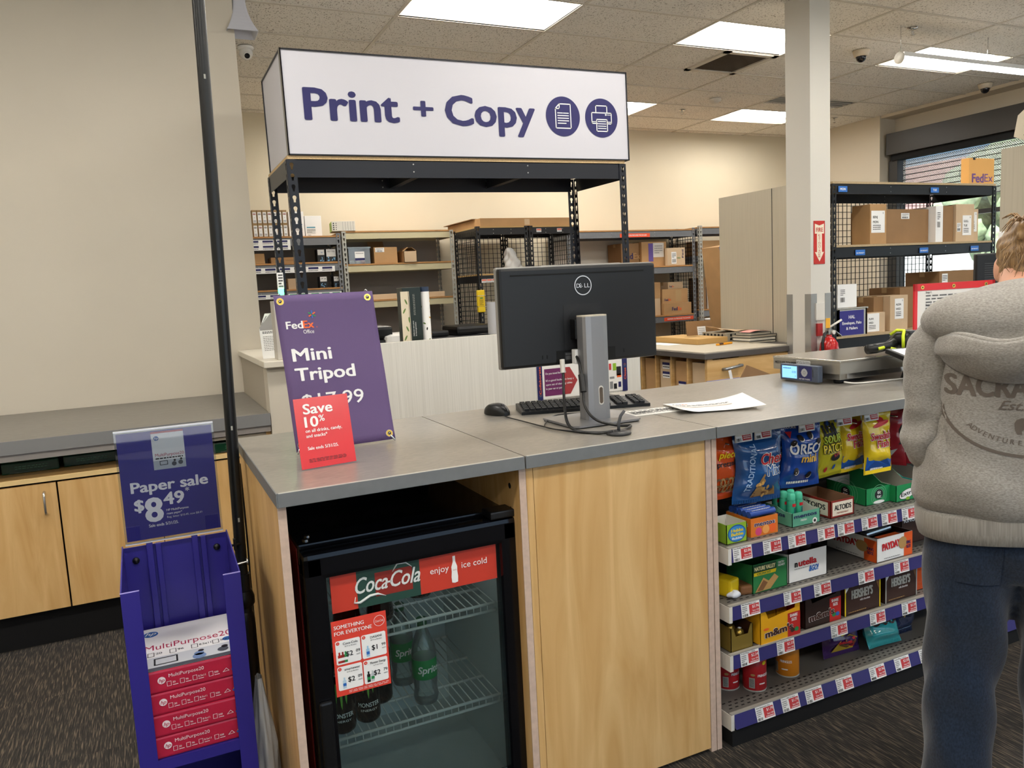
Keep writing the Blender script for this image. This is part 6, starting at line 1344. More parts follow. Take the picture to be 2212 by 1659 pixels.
def dd_pd(mb, f, w, h): mb.rect(f, w*.76, w, 0, h, pdo, .0005); mb.text('PAYDAY', swr, f, w*.15, h*.45, h*.3, .05, w=w*.52, l=.001, rot=.06); mb.disc(f, w*.72, h*.6, w*.12, tan_, .0012, 14, h*.26); mb.text('KING', brand, f, w*.82, h*.5, h*.14, .03, w=w*.13, l=.0015); mb.text('SIZE', brand, f, w*.82, h*.32, h*.14, .03, w=w*.13, l=.0015); mb.greek(f, w*.2, w*.65, h*.08, h*.14, 1, textgrey, .001)
tray('candy_carton', 'white and orange peanut bar carton with silver bars on the second shelf', 2.132, 1.775, S2, .172, .21, .082, .075, white_g, brown, dd_pd, dd_pd)
for k in range(4):
    o = thing('candy_bar', 'silver wrapped candy bar, %s lying in the peanut bar carton' % ['nearest', 'second', 'third', 'rearmost'][k], 'candy', (2.145, 1.80+.042*k, S2+.058+.012*(k == 1)), .1*k, 'silver candy bars'); MB().box(0, .14, -.016, .016, 0, .016, mat('foil_silver', 'C9CCD2', .2, .8), .007).build('wrapper', o); MB().box(.02, .12, -.012, .012, .016, .0165, [orange, lt_steel][k % 2]).build('wrapper_print', o)
mb = tray('candy_carton', 'dark king size candy carton at the right end of the second shelf', 2.345, 1.85, S2, .15, .14, .11, .11, brown, brown, lambda m, f, w, h: m.text('KING SIZE', white, f, w*.08, h*.72, h*.14, .03, w=w*.7, l=.001))
# third shelf
gold = mat('gold_tray', '8A7434', .35, .3)
o = tray('candy_carton', 'gold hazelnut chocolate tray beside the maple panel on the third shelf', 1.505, 1.768, S3, .085, .13, .075, .08, gold, brown, None, None, notch=True)
for k in range(4): q = thing('wrapped_chocolate', 'gold foil chocolate, %s in the gold tray' % ['front left', 'front right', 'back left', 'back right'][k], 'candy', (1.527+.038*(k % 2), 1.80+.04*(k//2), S3+.02), 0, 'gold foil chocolates'); MB().lathe([(.001, 0), (.013, .005), (.017, .016), (.012, .029), (.001, .034)], mat('gold_foil', 'B99A48', .25, .7, bump=.5, bscale=120), n=14).build('foil_ball', q); MB().lathe([(.001, .033), (.007, .034), (.001, .036)], white, n=10).build('sticker', q)
my = mat('peanut_yellow', 'E9AA1C', .4); mr = mat('share_red', 'BE2B26', .4); mbn = mat('choc_carton', '2E1D18', .4)
def dd_mm(base, k):
    def d(mb, f, w, h):
        mb.rect(f, w*.68, w, 0, h, mr, .0005)
        mb.text("m&m's", white, f, w*.10, h*.26, h*.30, .11, w=w*.72, l=.001, rot=.05); mb.text("m&m's", brown, f, w*.11, h*.27, h*.28, .05, w=w*.70, l=.0016, rot=.05)
        if k == 0: mb.disc(f, w*.14, h*.75-h*.14, w*.07, orange, .001, 12, h*.05)
        mb.text('SHARE', white, f, w*.73, h*.82, h*.13, .03, w=w*.2, l=.001); mb.text('SIZE', white, f, w*.77, h*.65, h*.13, .03, w=w*.14, l=.001)
        for a, c in ((.8, [brown, green][0] if k == 0 else green), (.9, green if k == 0 else blue)): mb.disc(f, w*a, h*.28, w*.055, c, .0012, 14, h*.09)
    return d
def mmtray(lab, x, y, w, m, k):
    h = .128; o = thing('candy_carton', lab, 'candy box', (x, y, S3), 0, 'candy display cartons'); mb = MB(); e = .0015
    mb.prism([(0, 0), (w, 0), (w, h*1.02), (w*.92, h*1.02), (w*.86, h*.72), (w*.2, h*.62), (w*.08, h*.96), (0, h)], 1, 0, e, m); mb.box(0, w, .138, .14, 0, h, m); mb.box(0, e, 0, .14, 0, h, m); mb.box(w-e, w, 0, .14, 0, h, mr); mb.box(0, w, 0, .14, 0, e, m); mb.build('carton_tray', o)
    m2 = MB(); dd_mm(m, k)(m2, F((0, 0, 0), (1, 0, 0), (0, 0, 1)), w, h*.62); m2.build('carton_print', o)
    for j in range(3): p = thing('candy_pouch', ['yellow', 'dark'][k]+' candy pouch standing in the %s carton, %s' % (['yellow', 'dark brown'][k], ['left', 'middle', 'right'][j]), 'candy', (x+.02+.047*j, y+.05, S3+.002), 0, 'candy pouches in the button candy cartons'); MB().box(0, .044, 0, .06, 0, .082-.01*(j == 1), [my, mbn][k], .006).build('pouch', p); MB().box(0, .044, .028, .032, .082-.01*(j == 1), .094-.01*(j == 1), mat('foil_silver2', 'B9BCC2', .2, .7)).build('pouch_seal', p)
mmtray('yellow button candy carton with a red share size end on the third shelf', 1.61, 1.757, .162, my, 0)
mmtray('dark brown button candy carton with a red share size end on the third shelf', 1.808, 1.772, .156, mbn, 1)
hb = mat('hershey_brown', '3B2620', .4)
def dd_he(k):
    def d(mb, f, w, h):
        mb.text("HERSHEY'S", lt_steel, f, w*.18, h*.50, h*.28, .04, w=w*.60, l=.001); mb.text('milk chocolate', white, f, w*.42, h*.38, h*.07, 0, w=w*.28, l=.001); mb.shape(f, [(w*.02, h*.98), (w*.17, h*.98), (w*.02, h*.72)], white, .0008); mb.greek(f, w*.1, w*.6, h*.06, h*.11, 1, tan_, .001)
        mb.shape(f, [(w*.84, h*.98), (w*.96, h*.98), (w*.96, h*.55)], tan2, .0008)
        mb.rect(f, w*.97, w, 0, h, [yel, lt_steel][k], .0009); mb.rect(f, 0, w*.03, 0, h, [yel, lt_steel][k], .0007)
        for i in range(30): mb.disc(f, w*(i+.5)/30, h, .0016, hb, .0006, 6)
    return d
tray('candy_carton', 'brown chocolate almond bar box with yellow edges on the third shelf', 1.985, 1.775, S3, .165, .14, .108, .12, hb, cok, dd_he(0)); tray('candy_carton', 'brown milk chocolate bar box with silver edges on the third shelf', 2.178, 1.778, S3, .155, .14, .108, .12, hb, cok, dd_he(1)); tray('candy_carton', 'orange candy box beside the person at the end of the third shelf', 2.345, 1.80, S3, .12, .14, .09, .1, f_or, cok)
# bottom shelf cans and bags
def chipcan(lab, x, y, m, rot=0, col='red'):
    r, h = .037, .118; o = thing('chip_can', lab, 'can', (x, y, S4), rot, 'stacked-chip cans on the bottom shelf')
    MB().lathe([(r-.001, 0), (r, .001), (r, h), (r-.001, h+.001)], m, n=30).build('can_body', o); MB().lathe([(r+.0006, -.0), (r+.0006, .004), (r-.004, .0042)], lt_steel, n=30).build('bottom_rim', o); MB().lathe([(r+.001, h-.002), (r+.0015, h+.004), (.03, h+.006), (.001, h+.006)], offwhite, n=30).build('lid', o)
    cm = lambda a, b, l=0: V((sin(a/r)*(r+.0005+l), -cos(a/r)*(r+.0005+l), b)); mb = MB(); mb.rect(cm, -.024, -.006, .012, .046, lt_steel, .0004, 4)
    for i in range(7): mb.rect(cm, -.022, -.008, .016+.004*i, .0175+.004*i, dgrey, .0007, 3)
    mb.text('PRINGLES', white, cm, .003, .05, .009, .03, w=.038, l=.0004); mb.rect(cm, .008, .028, .025, .029, white, .0004, 4); mb.disc(cm, -.012, .056, .007, tan_, .0004, 14, .004); mb.disc(cm, .026, .094, .008, yel, .0004, 12, .006); mb.build('can_print', o)
cred = mat('can_red', 'B9242A', .35); cor = mat('can_orange', 'D9861E', .4)
chipcan('red chip can half behind the maple panel at the left of the bottom shelf', 1.60, 1.90, cred, -.45); chipcan('red chip can standing in front on the bottom shelf', 1.668, 1.85, cred, -.55); chipcan('orange chip can behind the front red one', 1.735, 1.955, cor, 1.2); chipcan('orange chip can standing alone in the middle of the bottom shelf', 1.823, 1.865, cor, -1.5); chipcan('orange chip can at the back between the other orange cans', 1.85, 2.10, cor, 2)
def d_tak(mb, m, w, h):
    mb.text('Takis', yel, m, -w*.40, h*.62, .055, .05, w=w*.8, l=.003, rot=.2); mb.shape(m, [(-w*.2, h*.44), (w*.3, h*.56), (w*.25, h*.47), (-w*.15, h*.37)], yel, .003); mb.shape(m, [(-w*.3, h*.08), (w*.3, h*.08), (w*.35, h*.3), (w*.1, h*.38), (-w*.25, h*.28)], mat('chip_yellow', 'C9A62C', .4), .003)
    for k in range(8): mb.line(m, [(w*RND.uniform(-.25, .0), h*RND.uniform(.1, .3)), (w*RND.uniform(.05, .3), h*RND.uniform(.12, .36))], .009, [swr, tan2][k % 2], .0036)
def d_pret(mb, m, w, h):
    mb.shape(m, [(-w*.44, h*.5), (w*.44, h*.5), (w*.44, h*.93), (-w*.44, h*.93)], f_br, .0016)
    for k in range(6): mb.ring(m, w*(-.3+.12*k), h*(.56+.05*(k % 2)), .008, .014, brown, .003, 12)
def d_nuts(mb, m, w, h):
    mb.shape(m, [(-w*.40, h*.4), (w*.44, h*.4), (w*.44, h*.95), (-w*.3, h*.95)], f_br, .0016); mb.text('Nuts &', white, m, -.02, h*.82, .009, .02, l=.003); mb.text('chocolate', white, m, -.025, h*.76, .009, .02, l=.003); mb.ring(m, w*.36, h*.85, .01, .013, lt_b, .003)
    for k in range(10): mb.disc(m, w*RND.uniform(-.3, .35), h*RND.uniform(.45, .65), .008, [yel, tan_, green, cok][k % 4], .003, 10, .005, k)
    mb.greek(m, -w*.2, w*.3, h*.15, h*.2, 1, lt_b, .003, .8)
bag('snack_bag', 'purple and yellow rolled chip bag on the bottom shelf', 2.065, 1.885, S4+.205, .17, .205, .07, f_pu, d_tak, 'snack bags on the bottom shelf', tilt=-.12); bag('snack_bag', 'second purple chip bag lying behind the front purple one', 1.985, 1.98, S4+.16, .16, .16, .05, f_pu, d_tak, 'snack bags on the bottom shelf', rz=.3)
bag('snack_bag', 'teal and brown chocolate pretzel bag on the bottom shelf', 2.235, 1.875, S4+.15, .16, .15, .07, f_te, d_pret, 'snack bags on the bottom shelf', tilt=-.35); bag('snack_bag', 'navy and brown nut mix bag beside the person on the bottom shelf', 2.365, 1.87, S4+.185, .14, .185, .06, f_na, d_nuts, 'snack bags on the bottom shelf')
o = thing('wrapper', 'small crumpled white and blue wrapper at the left end of the second shelf', 'wrapper', (1.545, 1.80, S2)); mb = MB(); mb.grid(lambda u, v: V((.022*cos(2*pi*u)*sin(pi*v)*(1+.3*sin(5*u*6)), .016*sin(2*pi*u)*sin(pi*v), .012-.011*cos(pi*v)*(1+.2*sin(9*u)))), 16, 8, mat('wrapper_white', 'D8DCE4', .2)); mb.build('wrapper_film', o)
from mathutils.bvhtree import BVHTree
# ------------------------------------------------------------------ person at the counter, back to the viewer
def capsule(mb, p0, p1, r0, r1, m, sx=1, sy=1, n=14):
    p0 = V(p0); p1 = V(p1); d = p1-p0; L = d.length or 1e-6; d = d/L; a = V((1, 0, 0)) if abs(d.x) < .8 else V((0, 1, 0)); a = (a-d*a.dot(d)).normalized(); c = d.cross(a); rings = []
    for k in range(5): t = -pi/2+pi/2*k/4; rings.append((p0+d*r0*sin(t), max(r0*cos(t), 1e-4)))
    for k in range(5): t = pi/2*k/4; rings.append((p1+d*r1*sin(t), max(r1*cos(t), 1e-4)))
    vs = [p+a*r*sx*cos(2*pi*j/n)+c*r*sy*sin(2*pi*j/n) for p, r in rings for j in range(n)]; k = len(rings)
    fs = [(i*n+j, i*n+(j+1) % n, (i+1)*n+(j+1) % n, (i+1)*n+j) for i in range(k-1) for j in range(n)]+[list(range(n))[::-1], list(range((k-1)*n, k*n))]
    mb.add(vs, fs, m, True)
def ellip(mb, c, rx, ry, rz_, m, n=18, k=12, T=None):
    vs = []
    for i in range(k+1):
        t = -pi/2+pi*i/k; q = max(cos(t), 1e-3)
        for j in range(n):
            p = V((rx*q*cos(2*pi*j/n), ry*q*sin(2*pi*j/n), rz_*sin(t))); p = T @ p if T else p; vs.append(V(c)+p)
    fs = [(i*n+j, i*n+(j+1) % n, (i+1)*n+(j+1) % n, (i+1)*n+j) for i in range(k) for j in range(n)]+[list(range(n))[::-1], list(range(k*n, (k+1)*n))]
    mb.add(vs, fs, m, True)
def loft(mb, secs, m, n=28):
    """closed stack of superellipse sections (cx,cy,z,rx,ry)"""
    vs = []
    for cx, cy, z, rx, ry in secs:
        for j in range(n):
            t = 2*pi*j/n; c, s = cos(t), sin(t); vs.append((cx+rx*abs(c)**.85*(1 if c > 0 else -1), cy+ry*abs(s)**.85*(1 if s > 0 else -1), z))
    k = len(secs); fs = [(i*n+j, i*n+(j+1) % n, (i+1)*n+(j+1) % n, (i+1)*n+j) for i in range(k-1) for j in range(n)]+[list(range(n))[::-1], list(range((k-1)*n, k*n))]
    mb.add(vs, fs, m, True)
def fuse(mb, name, par, voxel, it=8, folds=None, T=None):
    """union the overlapping shapes into one skin and bake it"""
    o = mb.build(name); o.modifiers.new('r', 'REMESH').mode = 'VOXEL'; o.modifiers['r'].voxel_size = voxel; o.modifiers['r'].use_smooth_shade = True
    s = o.modifiers.new('s', 'SMOOTH'); s.iterations = it; s.factor = .5
    dg = bpy.context.evaluated_depsgraph_get(); me = D.meshes.new_from_object(o.evaluated_get(dg)); old = o.data; D.objects.remove(o); D.meshes.remove(old)
    if folds:
        me.update(); 
        nr = [v.normal.copy() for v in me.vertices]
        for v, q in zip(me.vertices, nr): v.co += q*folds(v.co)
    for p in me.polygons: p.use_smooth = True
    me.materials.clear(); me.materials.append(mb.mats[0]); me.name = name
    o = D.objects.new(name, me); COL.objects.link(o); o.parent = par
    return o
pe = thing('person', 'person in grey hooded sweatshirt and blue jeans standing at the counter with their back turned', 'person', (1.87, 1.16, 0), rad(-48))
def fabric(name, c1, c2, sc=160, rough=.95, stretch=(1, 1, 2.2)):
    m = D.materials.new(name); nt, N, L, b = nodes(m); MATS[name] = m
    tc = N.new('ShaderNodeTexCoord'); mp = N.new('ShaderNodeMapping'); mp.inputs['Scale'].default_value = (sc*stretch[0], sc*stretch[1], sc*stretch[2]); L.new(tc.outputs['Object'], mp.inputs['Vector'])
    n = N.new('ShaderNodeTexNoise'); n.inputs['Scale'].default_value = 1; n.inputs['Detail'].default_value = 4; L.new(mp.outputs['Vector'], n.inputs['Vector'])
    cr = N.new('ShaderNodeValToRGB'); e = cr.color_ramp.elements; e[0].position = .3; e[0].color = lin(c1); e[1].position = .7; e[1].color = lin(c2)
    L.new(n.outputs['Fac'], cr.inputs['Fac']); L.new(cr.outputs['Color'], b.inputs['Base Color']); b.inputs['Roughness'].default_value = rough; b.inputs['Specular IOR Level'].default_value = .2
    b.inputs['Sheen Weight'].default_value = .25
    bp = N.new('ShaderNodeBump'); bp.inputs['Strength'].default_value = .35; bp.inputs['Distance'].default_value = .002; L.new(n.outputs['Fac'], bp.inputs['Height']); L.new(bp.outputs['Normal'], b.inputs['Normal'])
    return m
hood_m = fabric('grey_marl', '7D7973', 'A19D96', 190); jean = fabric('denim', '141D2C', '223044', 240, .9, (1, 1, .6)); rib = fabric('rib_grey', '7F7B75', '9B978F', 150, .95, (2, 2, .05))
# body
def side(s):
    return dict(sh=V((s*.168, .005, 1.265)), el=V((s*.182, .0, .975)), wr=V((s*.12, .225, .99)), hip=V((s*.085, 0, .80)), kn=V((s*.105, .02, .43)), an=V((s*.115, -.01, .075)))
HB = V((.045, .125, 1.405))       # head centre, bowed forward
mb = MB()
loft(mb, [(0, 0, .74, .10, .08), (0, 0, .80, .155, .105), (0, 0, .90, .145, .10), (0, 0, 1.0, .125, .09), (0, 0, 1.12, .145, .10), (0, 0, 1.22, .155, .10), (0, 0, 1.29, .12, .085), (0, .01, 1.33, .065, .06)], skin)
capsule(mb, (0, .01, 1.30), (.02, .08, 1.375), .056, .052, skin)
ellip(mb, HB, .073, .094, .108, skin); ellip(mb, HB+V((0, .045, -.055)), .052, .052, .05, skin)
capsule(mb, HB+V((0, .085, .005)), HB+V((0, .108, -.022)), .008, .013, skin); capsule(mb, HB+V((-.018, .09, -.052)), HB+V((.018, .09, -.052)), .008, .008, skin)
for s in (-1, 1):
    d = side(s); capsule(mb, d['sh']+V((-s*.035, 0, -.01)), d['el'], .040, .034, skin); capsule(mb, d['el'], d['wr'], .034, .026, skin)
    capsule(mb, d['hip'], d['kn'], .085, .056, skin); capsule(mb, d['kn'], d['an'], .054, .036, skin); capsule(mb, d['an']+V((0, -.02, -.03)), d['an']+V((s*.012, .13, -.045)), .036, .028, skin)
    ellip(mb, HB+V((s*.074, -.005, -.01)), .011, .022, .032, skin)
    w = d['wr']; fw = V((-s*.15, .98, .0)).normalized(); ac = V((s*.98, .15, 0))
    capsule(mb, w, w+fw*.075, .026, .034, skin, 1, .5)
    for k, (off, ln) in enumerate(((-.028, .062), (-.0095, .072), (.0095, .067), (.028, .052))):
        b0 = w+fw*.088+ac*off*s*.95; b1 = b0+fw*ln*.55+V((0, 0, .004)); b2 = b1+fw*ln*.45+V((0, 0, -.02)); capsule(mb, b0, b1, .0092, .0085, skin, n=10); capsule(mb, b1, b2, .0085, .0072, skin, n=10)
    t0 = w+fw*.03-ac*s*s*.0+V((-s*.026, .0, -.002)); t1 = t0+fw*.038+V((-s*.026, 0, .0)); capsule(mb, t0, t1, .0115, .0095, skin, n=10); capsule(mb, t1, t1+fw*.03+V((-s*.006, 0, -.006)), .0095, .008, skin, n=10)
body = fuse(mb, 'body', pe, .0062, 3)
for s in (-1, 1):
    mb = MB(); ellip(mb, HB+V((s*.03, .083, .008)), .0125, .0125, .0125, white, 14, 10); ellip(mb, HB+V((s*.03, .0925, .006)), .006, .0045, .006, mat('iris', '4A3524', .2), 12, 8); mb.build('eye', pe)
mb = MB(); mb.tube([HB+V((-.02, .0975, -.052)), HB+V((0, .101, -.054)), HB+V((.02, .0975, -.052))], [.002, .004, .002], mat('lip', 'B5675A', .5), 8); mb.build('lips', pe)
# jeans
def jf(p): return .006*sin(34*p.z+9*p.x+5*sin(11*p.y))*(.4+.6*max(0, 1-abs(p.z-.42)/.22))+.004*sin(21*p.z-16*p.x)*max(0, 1-abs(p.z-.12)/.2)+.003*sin(60*p.x+20*p.z)
mb = MB(); loft(mb, [(0, -.005, .66, .13, .10), (0, -.008, .74, .185, .128), (0, -.008, .82, .188, .128), (0, 0, .92, .165, .115), (0, 0, .99, .15, .105)], jean)
for s in (-1, 1):
    loft(mb, [(s*.120, -.005, .045, .082, .098), (s*.117, 0, .10, .079, .094), (s*.112, .008, .25, .080, .090), (s*.106, .015, .42, .085, .090), (s*.098, .005, .58, .096, .105), (s*.09, -.005, .72, .108, .122), (s*.085, 0, .80, .10, .11)], jean)
jn = fuse(mb, 'jeans', pe, .011, 5, jf)
mb = MB(); bvj = BVHTree.FromPolygons([v.co.copy() for v in jn.data.vertices], [tuple(p.vertices) for p in jn.data.polygons])
def jmap(a, b, l=0):
    h = bvj.ray_cast(V((a, -1, b)), V((0, 1, 0))); return V((a, (h[0].y if h[0] is not None else -.13)-.003-l, b))
for x in (-.14, .045): MB().grid(lambda u, v: jmap(x+.095*u, .66+.10*v), 8, 8, jean).build('back_pocket', pe)
for s in (-1, 1):
    mb = MB(); loft(mb, [(s*.125, .055, 0.0, .048, .135), (s*.125, .055, .03, .05, .138), (s*.125, .04, .06, .044, .11), (s*.12, .0, .10, .04, .06)], mat('shoe_dark', '2B2B2E', .6)); o = mb.build('shoe', pe); MB().box(s*.125-.05, s*.125+.05, -.08, .192, 0, .016, white, .006).build('sole', o)
# hoodie
def hf(p):
    f = .0055*sin(24*p.z+14*abs(p.x)+3*sin(9*p.x)); a = max(0, 1-abs(p.z-.95)/.14); f += .008*a*sin(46*p.z+18*p.x)*.7
    if abs(p.x) > .165: f += .011*sin(38*p.z-30*p.y)*max(0, 1-abs(p.z-1.05)/.16)+.006*sin(70*p.z+20*p.x)*max(0, 1-abs(p.z-1.0)/.14)
    return f+.004*sin(31*p.x+12*p.z)
mb = MB()
loft(mb, [(0, .0, .815, .205, .145), (0, -.005, .85, .226, .162), (0, -.008, .90, .228, .165), (0, -.005, .98, .205, .155), (0, -.01, 1.08, .172, .15), (0, -.01, 1.16, .165, .145), (0, .0, 1.24, .170, .135), (0, .005, 1.30, .15, .11), (0, .01, 1.345, .09, .08)], hood_m)
hd = fuse(mb, 'sweatshirt', pe, .0105, 5, hf)
for s in (-1, 1):
    d = side(s); mb = MB(); e_ = d['el']+V((s*.012, -.005, -.01)); capsule(mb, d['sh']+V((-s*.03, 0, .0)), d['sh']+V((s*.018, -.004, -.09)), .066, .066, hood_m); capsule(mb, d['sh']+V((s*.012, -.004, -.06)), e_, .065, .056, hood_m); capsule(mb, e_, d['wr']+V((0, -.05, 0)), .056, .046, hood_m)
    capsule(mb, d['wr']+V((s*.005, -.06, 0)), d['wr']+V((0, -.02, 0)), .048, .036, hood_m)
    fuse(mb, 'sleeve', pe, .009, 4, lambda p: .007*sin(52*p.z-30*p.y+6*sin(20*p.x))*max(.25, 1-abs(p.z-1.0)/.12)+.004*sin(85*p.z+25*p.y)*max(0, 1-abs(p.z-1.02)/.14))
mb = MB(); n = 48
def hem(r, z, k): t = 2*pi*k/n; c, s = cos(t), sin(t); return V((r*.212*abs(c)**.85*(1 if c > 0 else -1), -.003+r*.150*abs(s)**.85*(1 if s > 0 else -1), z-.03+.09*r*.212*c))
rings = [(.98, .80), (1.0, .802), (1.03, .83), (1.035, .862), (1.0, .872), (.96, .86)]
vs = [hem(r, z, k) for r, z in rings for k in range(n)]; mb.add(vs, [(i*n+j, i*n+(j+1) % n, (i+1)*n+(j+1) % n, (i+1)*n+j) for i in range(5) for j in range(n)], rib, True); mb.build('hem_band', pe)
for s in (-1, 1):
    d = side(s); q = (d['wr']-d['el']).normalized(); mb = MB(); mb.tube([d['wr']-q*.03, d['wr']-q*.01, d['wr']+q*.022], [.04, .036, .031], rib, 18); mb.build('cuff', pe)
# hood lying on the back
def hdf(p): return .004*sin(26*p.x+14*p.z)+.004*sin(33*p.z-12*p.x)
mb = MB(); ellip(mb, (0, -.03, 1.275), .215, .130, .085, hood_m); ellip(mb, (.01, -.085, 1.222), .175, .080, .060, hood_m); ellip(mb, (0, .0, 1.315), .135, .115, .055, hood_m)
cp = [(-.165, -.12, 1.262), (-.14, -.175, 1.252), (-.08, -.215, 1.240), (-.02, -.228, 1.252), (.05, -.228, 1.258), (.12, -.20, 1.262), (.17, -.13, 1.275)]
cp2 = [(-.17, -.13, 1.24), (-.09, -.185, 1.20), (0, -.20, 1.19), (.1, -.185, 1.2), (.17, -.13, 1.24)]
ho = fuse(mb, 'hood', pe, .0095, 4, hdf)
def pouch(u, v):
    a = (u-.5)*2*1.42; c = max(0, cos(a)); w = v*pi
    r = (.172+.016*sin(w)) if v < .999 else .172
    out = .205-.075*v**1.6+.018*sin(w*.9)
    z = 1.252+.010*sin(a*2.3+.6)+.006*sin(a*5)-(.098*v)*(.35+.65*c)
    return V((.008+r*sin(a), -.028-out*c**.8, z+.004*sin(14*u+9*v)))
mod(MB().grid(pouch, 40, 14, hood_m).build('hood_pouch', ho), 'SOLIDIFY', thickness=.010, offset=-1)
mb = MB(); mb.tube([pouch(.04+.92*k/40, 0)+V((0, .004, .002)) for k in range(41)], .0085, hood_m, 10); mb.build('hood_edge', ho)
mb = MB(); mb.tube([(.004, -.155, 1.335), (.006, -.178, 1.30), (.008, -.19, 1.275), (.008, -.20, 1.262)], .002, mat('seam_dark', '4D4A55', .9), 6); mb.build('seam', ho)
# print on the back
bvh = BVHTree.FromPolygons([v.co.copy() for v in hd.data.vertices], [tuple(p.vertices) for p in hd.data.polygons])
def backmap(a, b, l=0):
    h = bvh.ray_cast(V((a, -1, b)), V((0, 1, 0)))
    y = h[0].y if h[0] is not None else -.15
    return V((a, y-.0012-l, b))
def fine(fn):
    """print on cloth: subdivide so the shapes follow it"""
    m0 = MB(); fn(m0, lambda a, b, l=0: V((a, l, b))); bm = bmesh.new(); me = D.meshes.new('t'); me.from_pydata(m0.v, [], m0.f); bm.from_mesh(me); bmesh.ops.triangulate(bm, faces=bm.faces[:])
    for _ in range(3):
        es = [e for e in bm.edges if e.calc_length() > .012]
        if es: bmesh.ops.subdivide_edges(bm, edges=es, cuts=1); bmesh.ops.triangulate(bm, faces=bm.faces[:])
    bm.verts.index_update(); out = MB(); out.add([backmap(v.co.x, v.co.z, v.co.y) for v in bm.verts], [[v.index for v in f.verts] for f in bm.faces], m0.mats[0], True); bm.free(); D.meshes.remove(me); return out
pm2 = mat('faded_brown_print', '665D55', .9)
def pr_fn(m, f):
    m.text('SACRAMENTO', pm2, f, -.165, 1.115, .048, .03, l=0, w=.33); m.text('Est. 1920', pm2, f, -.065, 1.086, .022, .012, l=0, shear=.4, w=.13)
    for k in range(26):
        t = pi+pi*(k+.5)/26; m.line(f, [(.168*cos(t-.055), 1.085+.105*sin(t-.055)), (.168*cos(t+.055), 1.085+.105*sin(t+.055))], .007, pm2, 0)
    tx = 'ADVENTURE IS CALLING'
    for k, c in enumerate(tx):
        if c == ' ': continue
        t = pi+.5+(pi-1.0)*(k+.5)/len(tx); m.text(c, pm2, f, .142*cos(t), 1.085+.080*sin(t), .0115, .02, 'c', l=0, rot=math.atan2(.080*cos(t), -.142*sin(t)))
    bear = [(-.055, .005), (-.052, -.02), (-.045, -.035), (-.03, -.035), (-.032, -.022), (-.02, -.012), (.005, -.012), (.012, -.022), (.008, -.035), (.024, -.035), (.028, -.02), (.034, -.008), (.048, -.004), (.062, -.002), (.064, .008), (.05, .018), (.04, .026), (.034, .022), (.02, .026), (-.01, .024), (-.035, .026), (-.05, .018)]
    m.shape(f, [(x*.62, 1.052+y*.62) for x, y in bear], pm2, 0)
fine(pr_fn).build('back_print', hd)
# hair: cap, twisted bun and loose strands
hair = stripes('hair', '5E4630', 'A9875A', 2, 160, 14, .45, .6)
def hairf(p): return .0022*sin(150*p.x+60*p.z)+.0016*sin(230*p.z+90*p.y)
mb = MB(); ellip(mb, HB+V((0, -.018, .022)), .083, .093, .102, hair); ellip(mb, HB+V((0, -.05, -.02)), .07, .062, .075, hair); ellip(mb, HB+V((-.012, -.075, .085)), .038, .036, .034, hair)
for k in range(5): a = k*1.25; capsule(mb, HB+V((-.012+.026*cos(a), -.078+.02*sin(a), .085+.016*cos(2*a))), HB+V((-.012+.036*cos(a+.9), -.085+.026*sin(a+.9), .088+.02*sin(a*2))), .014, .009, hair)
fuse(mb, 'hair', pe, .006, 3, hairf)
mb = MB(); r3 = random.Random(5)
for k in range(70):
    a = r3.uniform(-2.6, .2); p = HB+V((.08*cos(a), -.03+.08*sin(a), r3.uniform(-.03, .06))); e = p+V((r3.uniform(-.02, .02)-.01, r3.uniform(-.02, .0), r3.uniform(-.09, -.03))); mb.tube([p, (p+e)/2+V((r3.uniform(-.012, .012), -.006, 0)), e], [.0012, .001, .0003], hair, 5)
for k in range(34):
    a = r3.uniform(0, 6.28); b = HB+V((-.012, -.078, .095)); p = b+V((.03*cos(a), .02*sin(a), .01)); e = b+V((.055*cos(a)-.015, .035*sin(a)-.01, r3.uniform(-.02, .02))); mb.tube([p, (p+e)/2+V((0, 0, .014)), e], [.0026, .0022, .0008], hair, 5)
mb.build('loose_strands', pe)
# ------------------------------------------------------------------ pillar fittings
fe = thing('fire_extinguisher', 'red fire extinguisher hung on the beige pillar behind the postal scale', 'extinguisher', (4.43, 4.10, .62)); fr_ = mat('extinguisher_red', 'B3221F', .22)
MB().lathe([(.001, 0), (.06, 0), (.066, .012), (.066, .25), (.06, .29), (.035, .325), (.02, .335), (.02, .35)], fr_, n=28).build('cylinder', fe); MB().box(-.022, .022, -.018, .018, .35, .385, steel, .004).build('valve', fe)
mb = MB(); mb.box(-.012, .012, -.012, .012, .385, .40, steel); mb.tube([(.0, 0, .40), (.05, -.01, .425), (.10, -.02, .45)], .008, offwhite, 8); mb.tube([(.0, 0, .385), (.05, -.01, .37), (.095, -.02, .335)], .008, steel, 8); mb.build('handle', fe)
MB().tube([(-.02, 0, .37), (-.06, -.015, .36), (-.085, -.02, .30), (-.08, -.02, .15), (-.07, -.02, .08)], .0105, blk_plastic, 10).build('hose', fe); MB().cyl((.02, -.02, .365), (.02, -.028, .365), .014, offwhite, n=16).build('pressure_gauge', fe); MB().box(-.045, -.005, -.02, -.016, .39, .46, mat('tag_orange_yellow', 'F2B233', .5)).build('inspection_tag', fe, T=Mx.Translation((-.01, -.004, .01)))
mb = MB(); q = F((0, 0, 0), (1, 0, 0), (0, 0, 1)); cm = lambda a, b, l=0: V((sin(a/.066)*(.0664+l), -cos(a/.066)*(.0664+l), b)); mb.rect(cm, -.03, .05, .1, .24, offwhite, .0004, 5); mb.greek(cm, -.02, .04, .12, .22, 5, ink, .001, .4); mb.build('label', fe)
MB().box(-.045, .005, .062, .0775, .34, .43, mat('bracket_red', 'A82522', .4)).build('wall_bracket', fe)
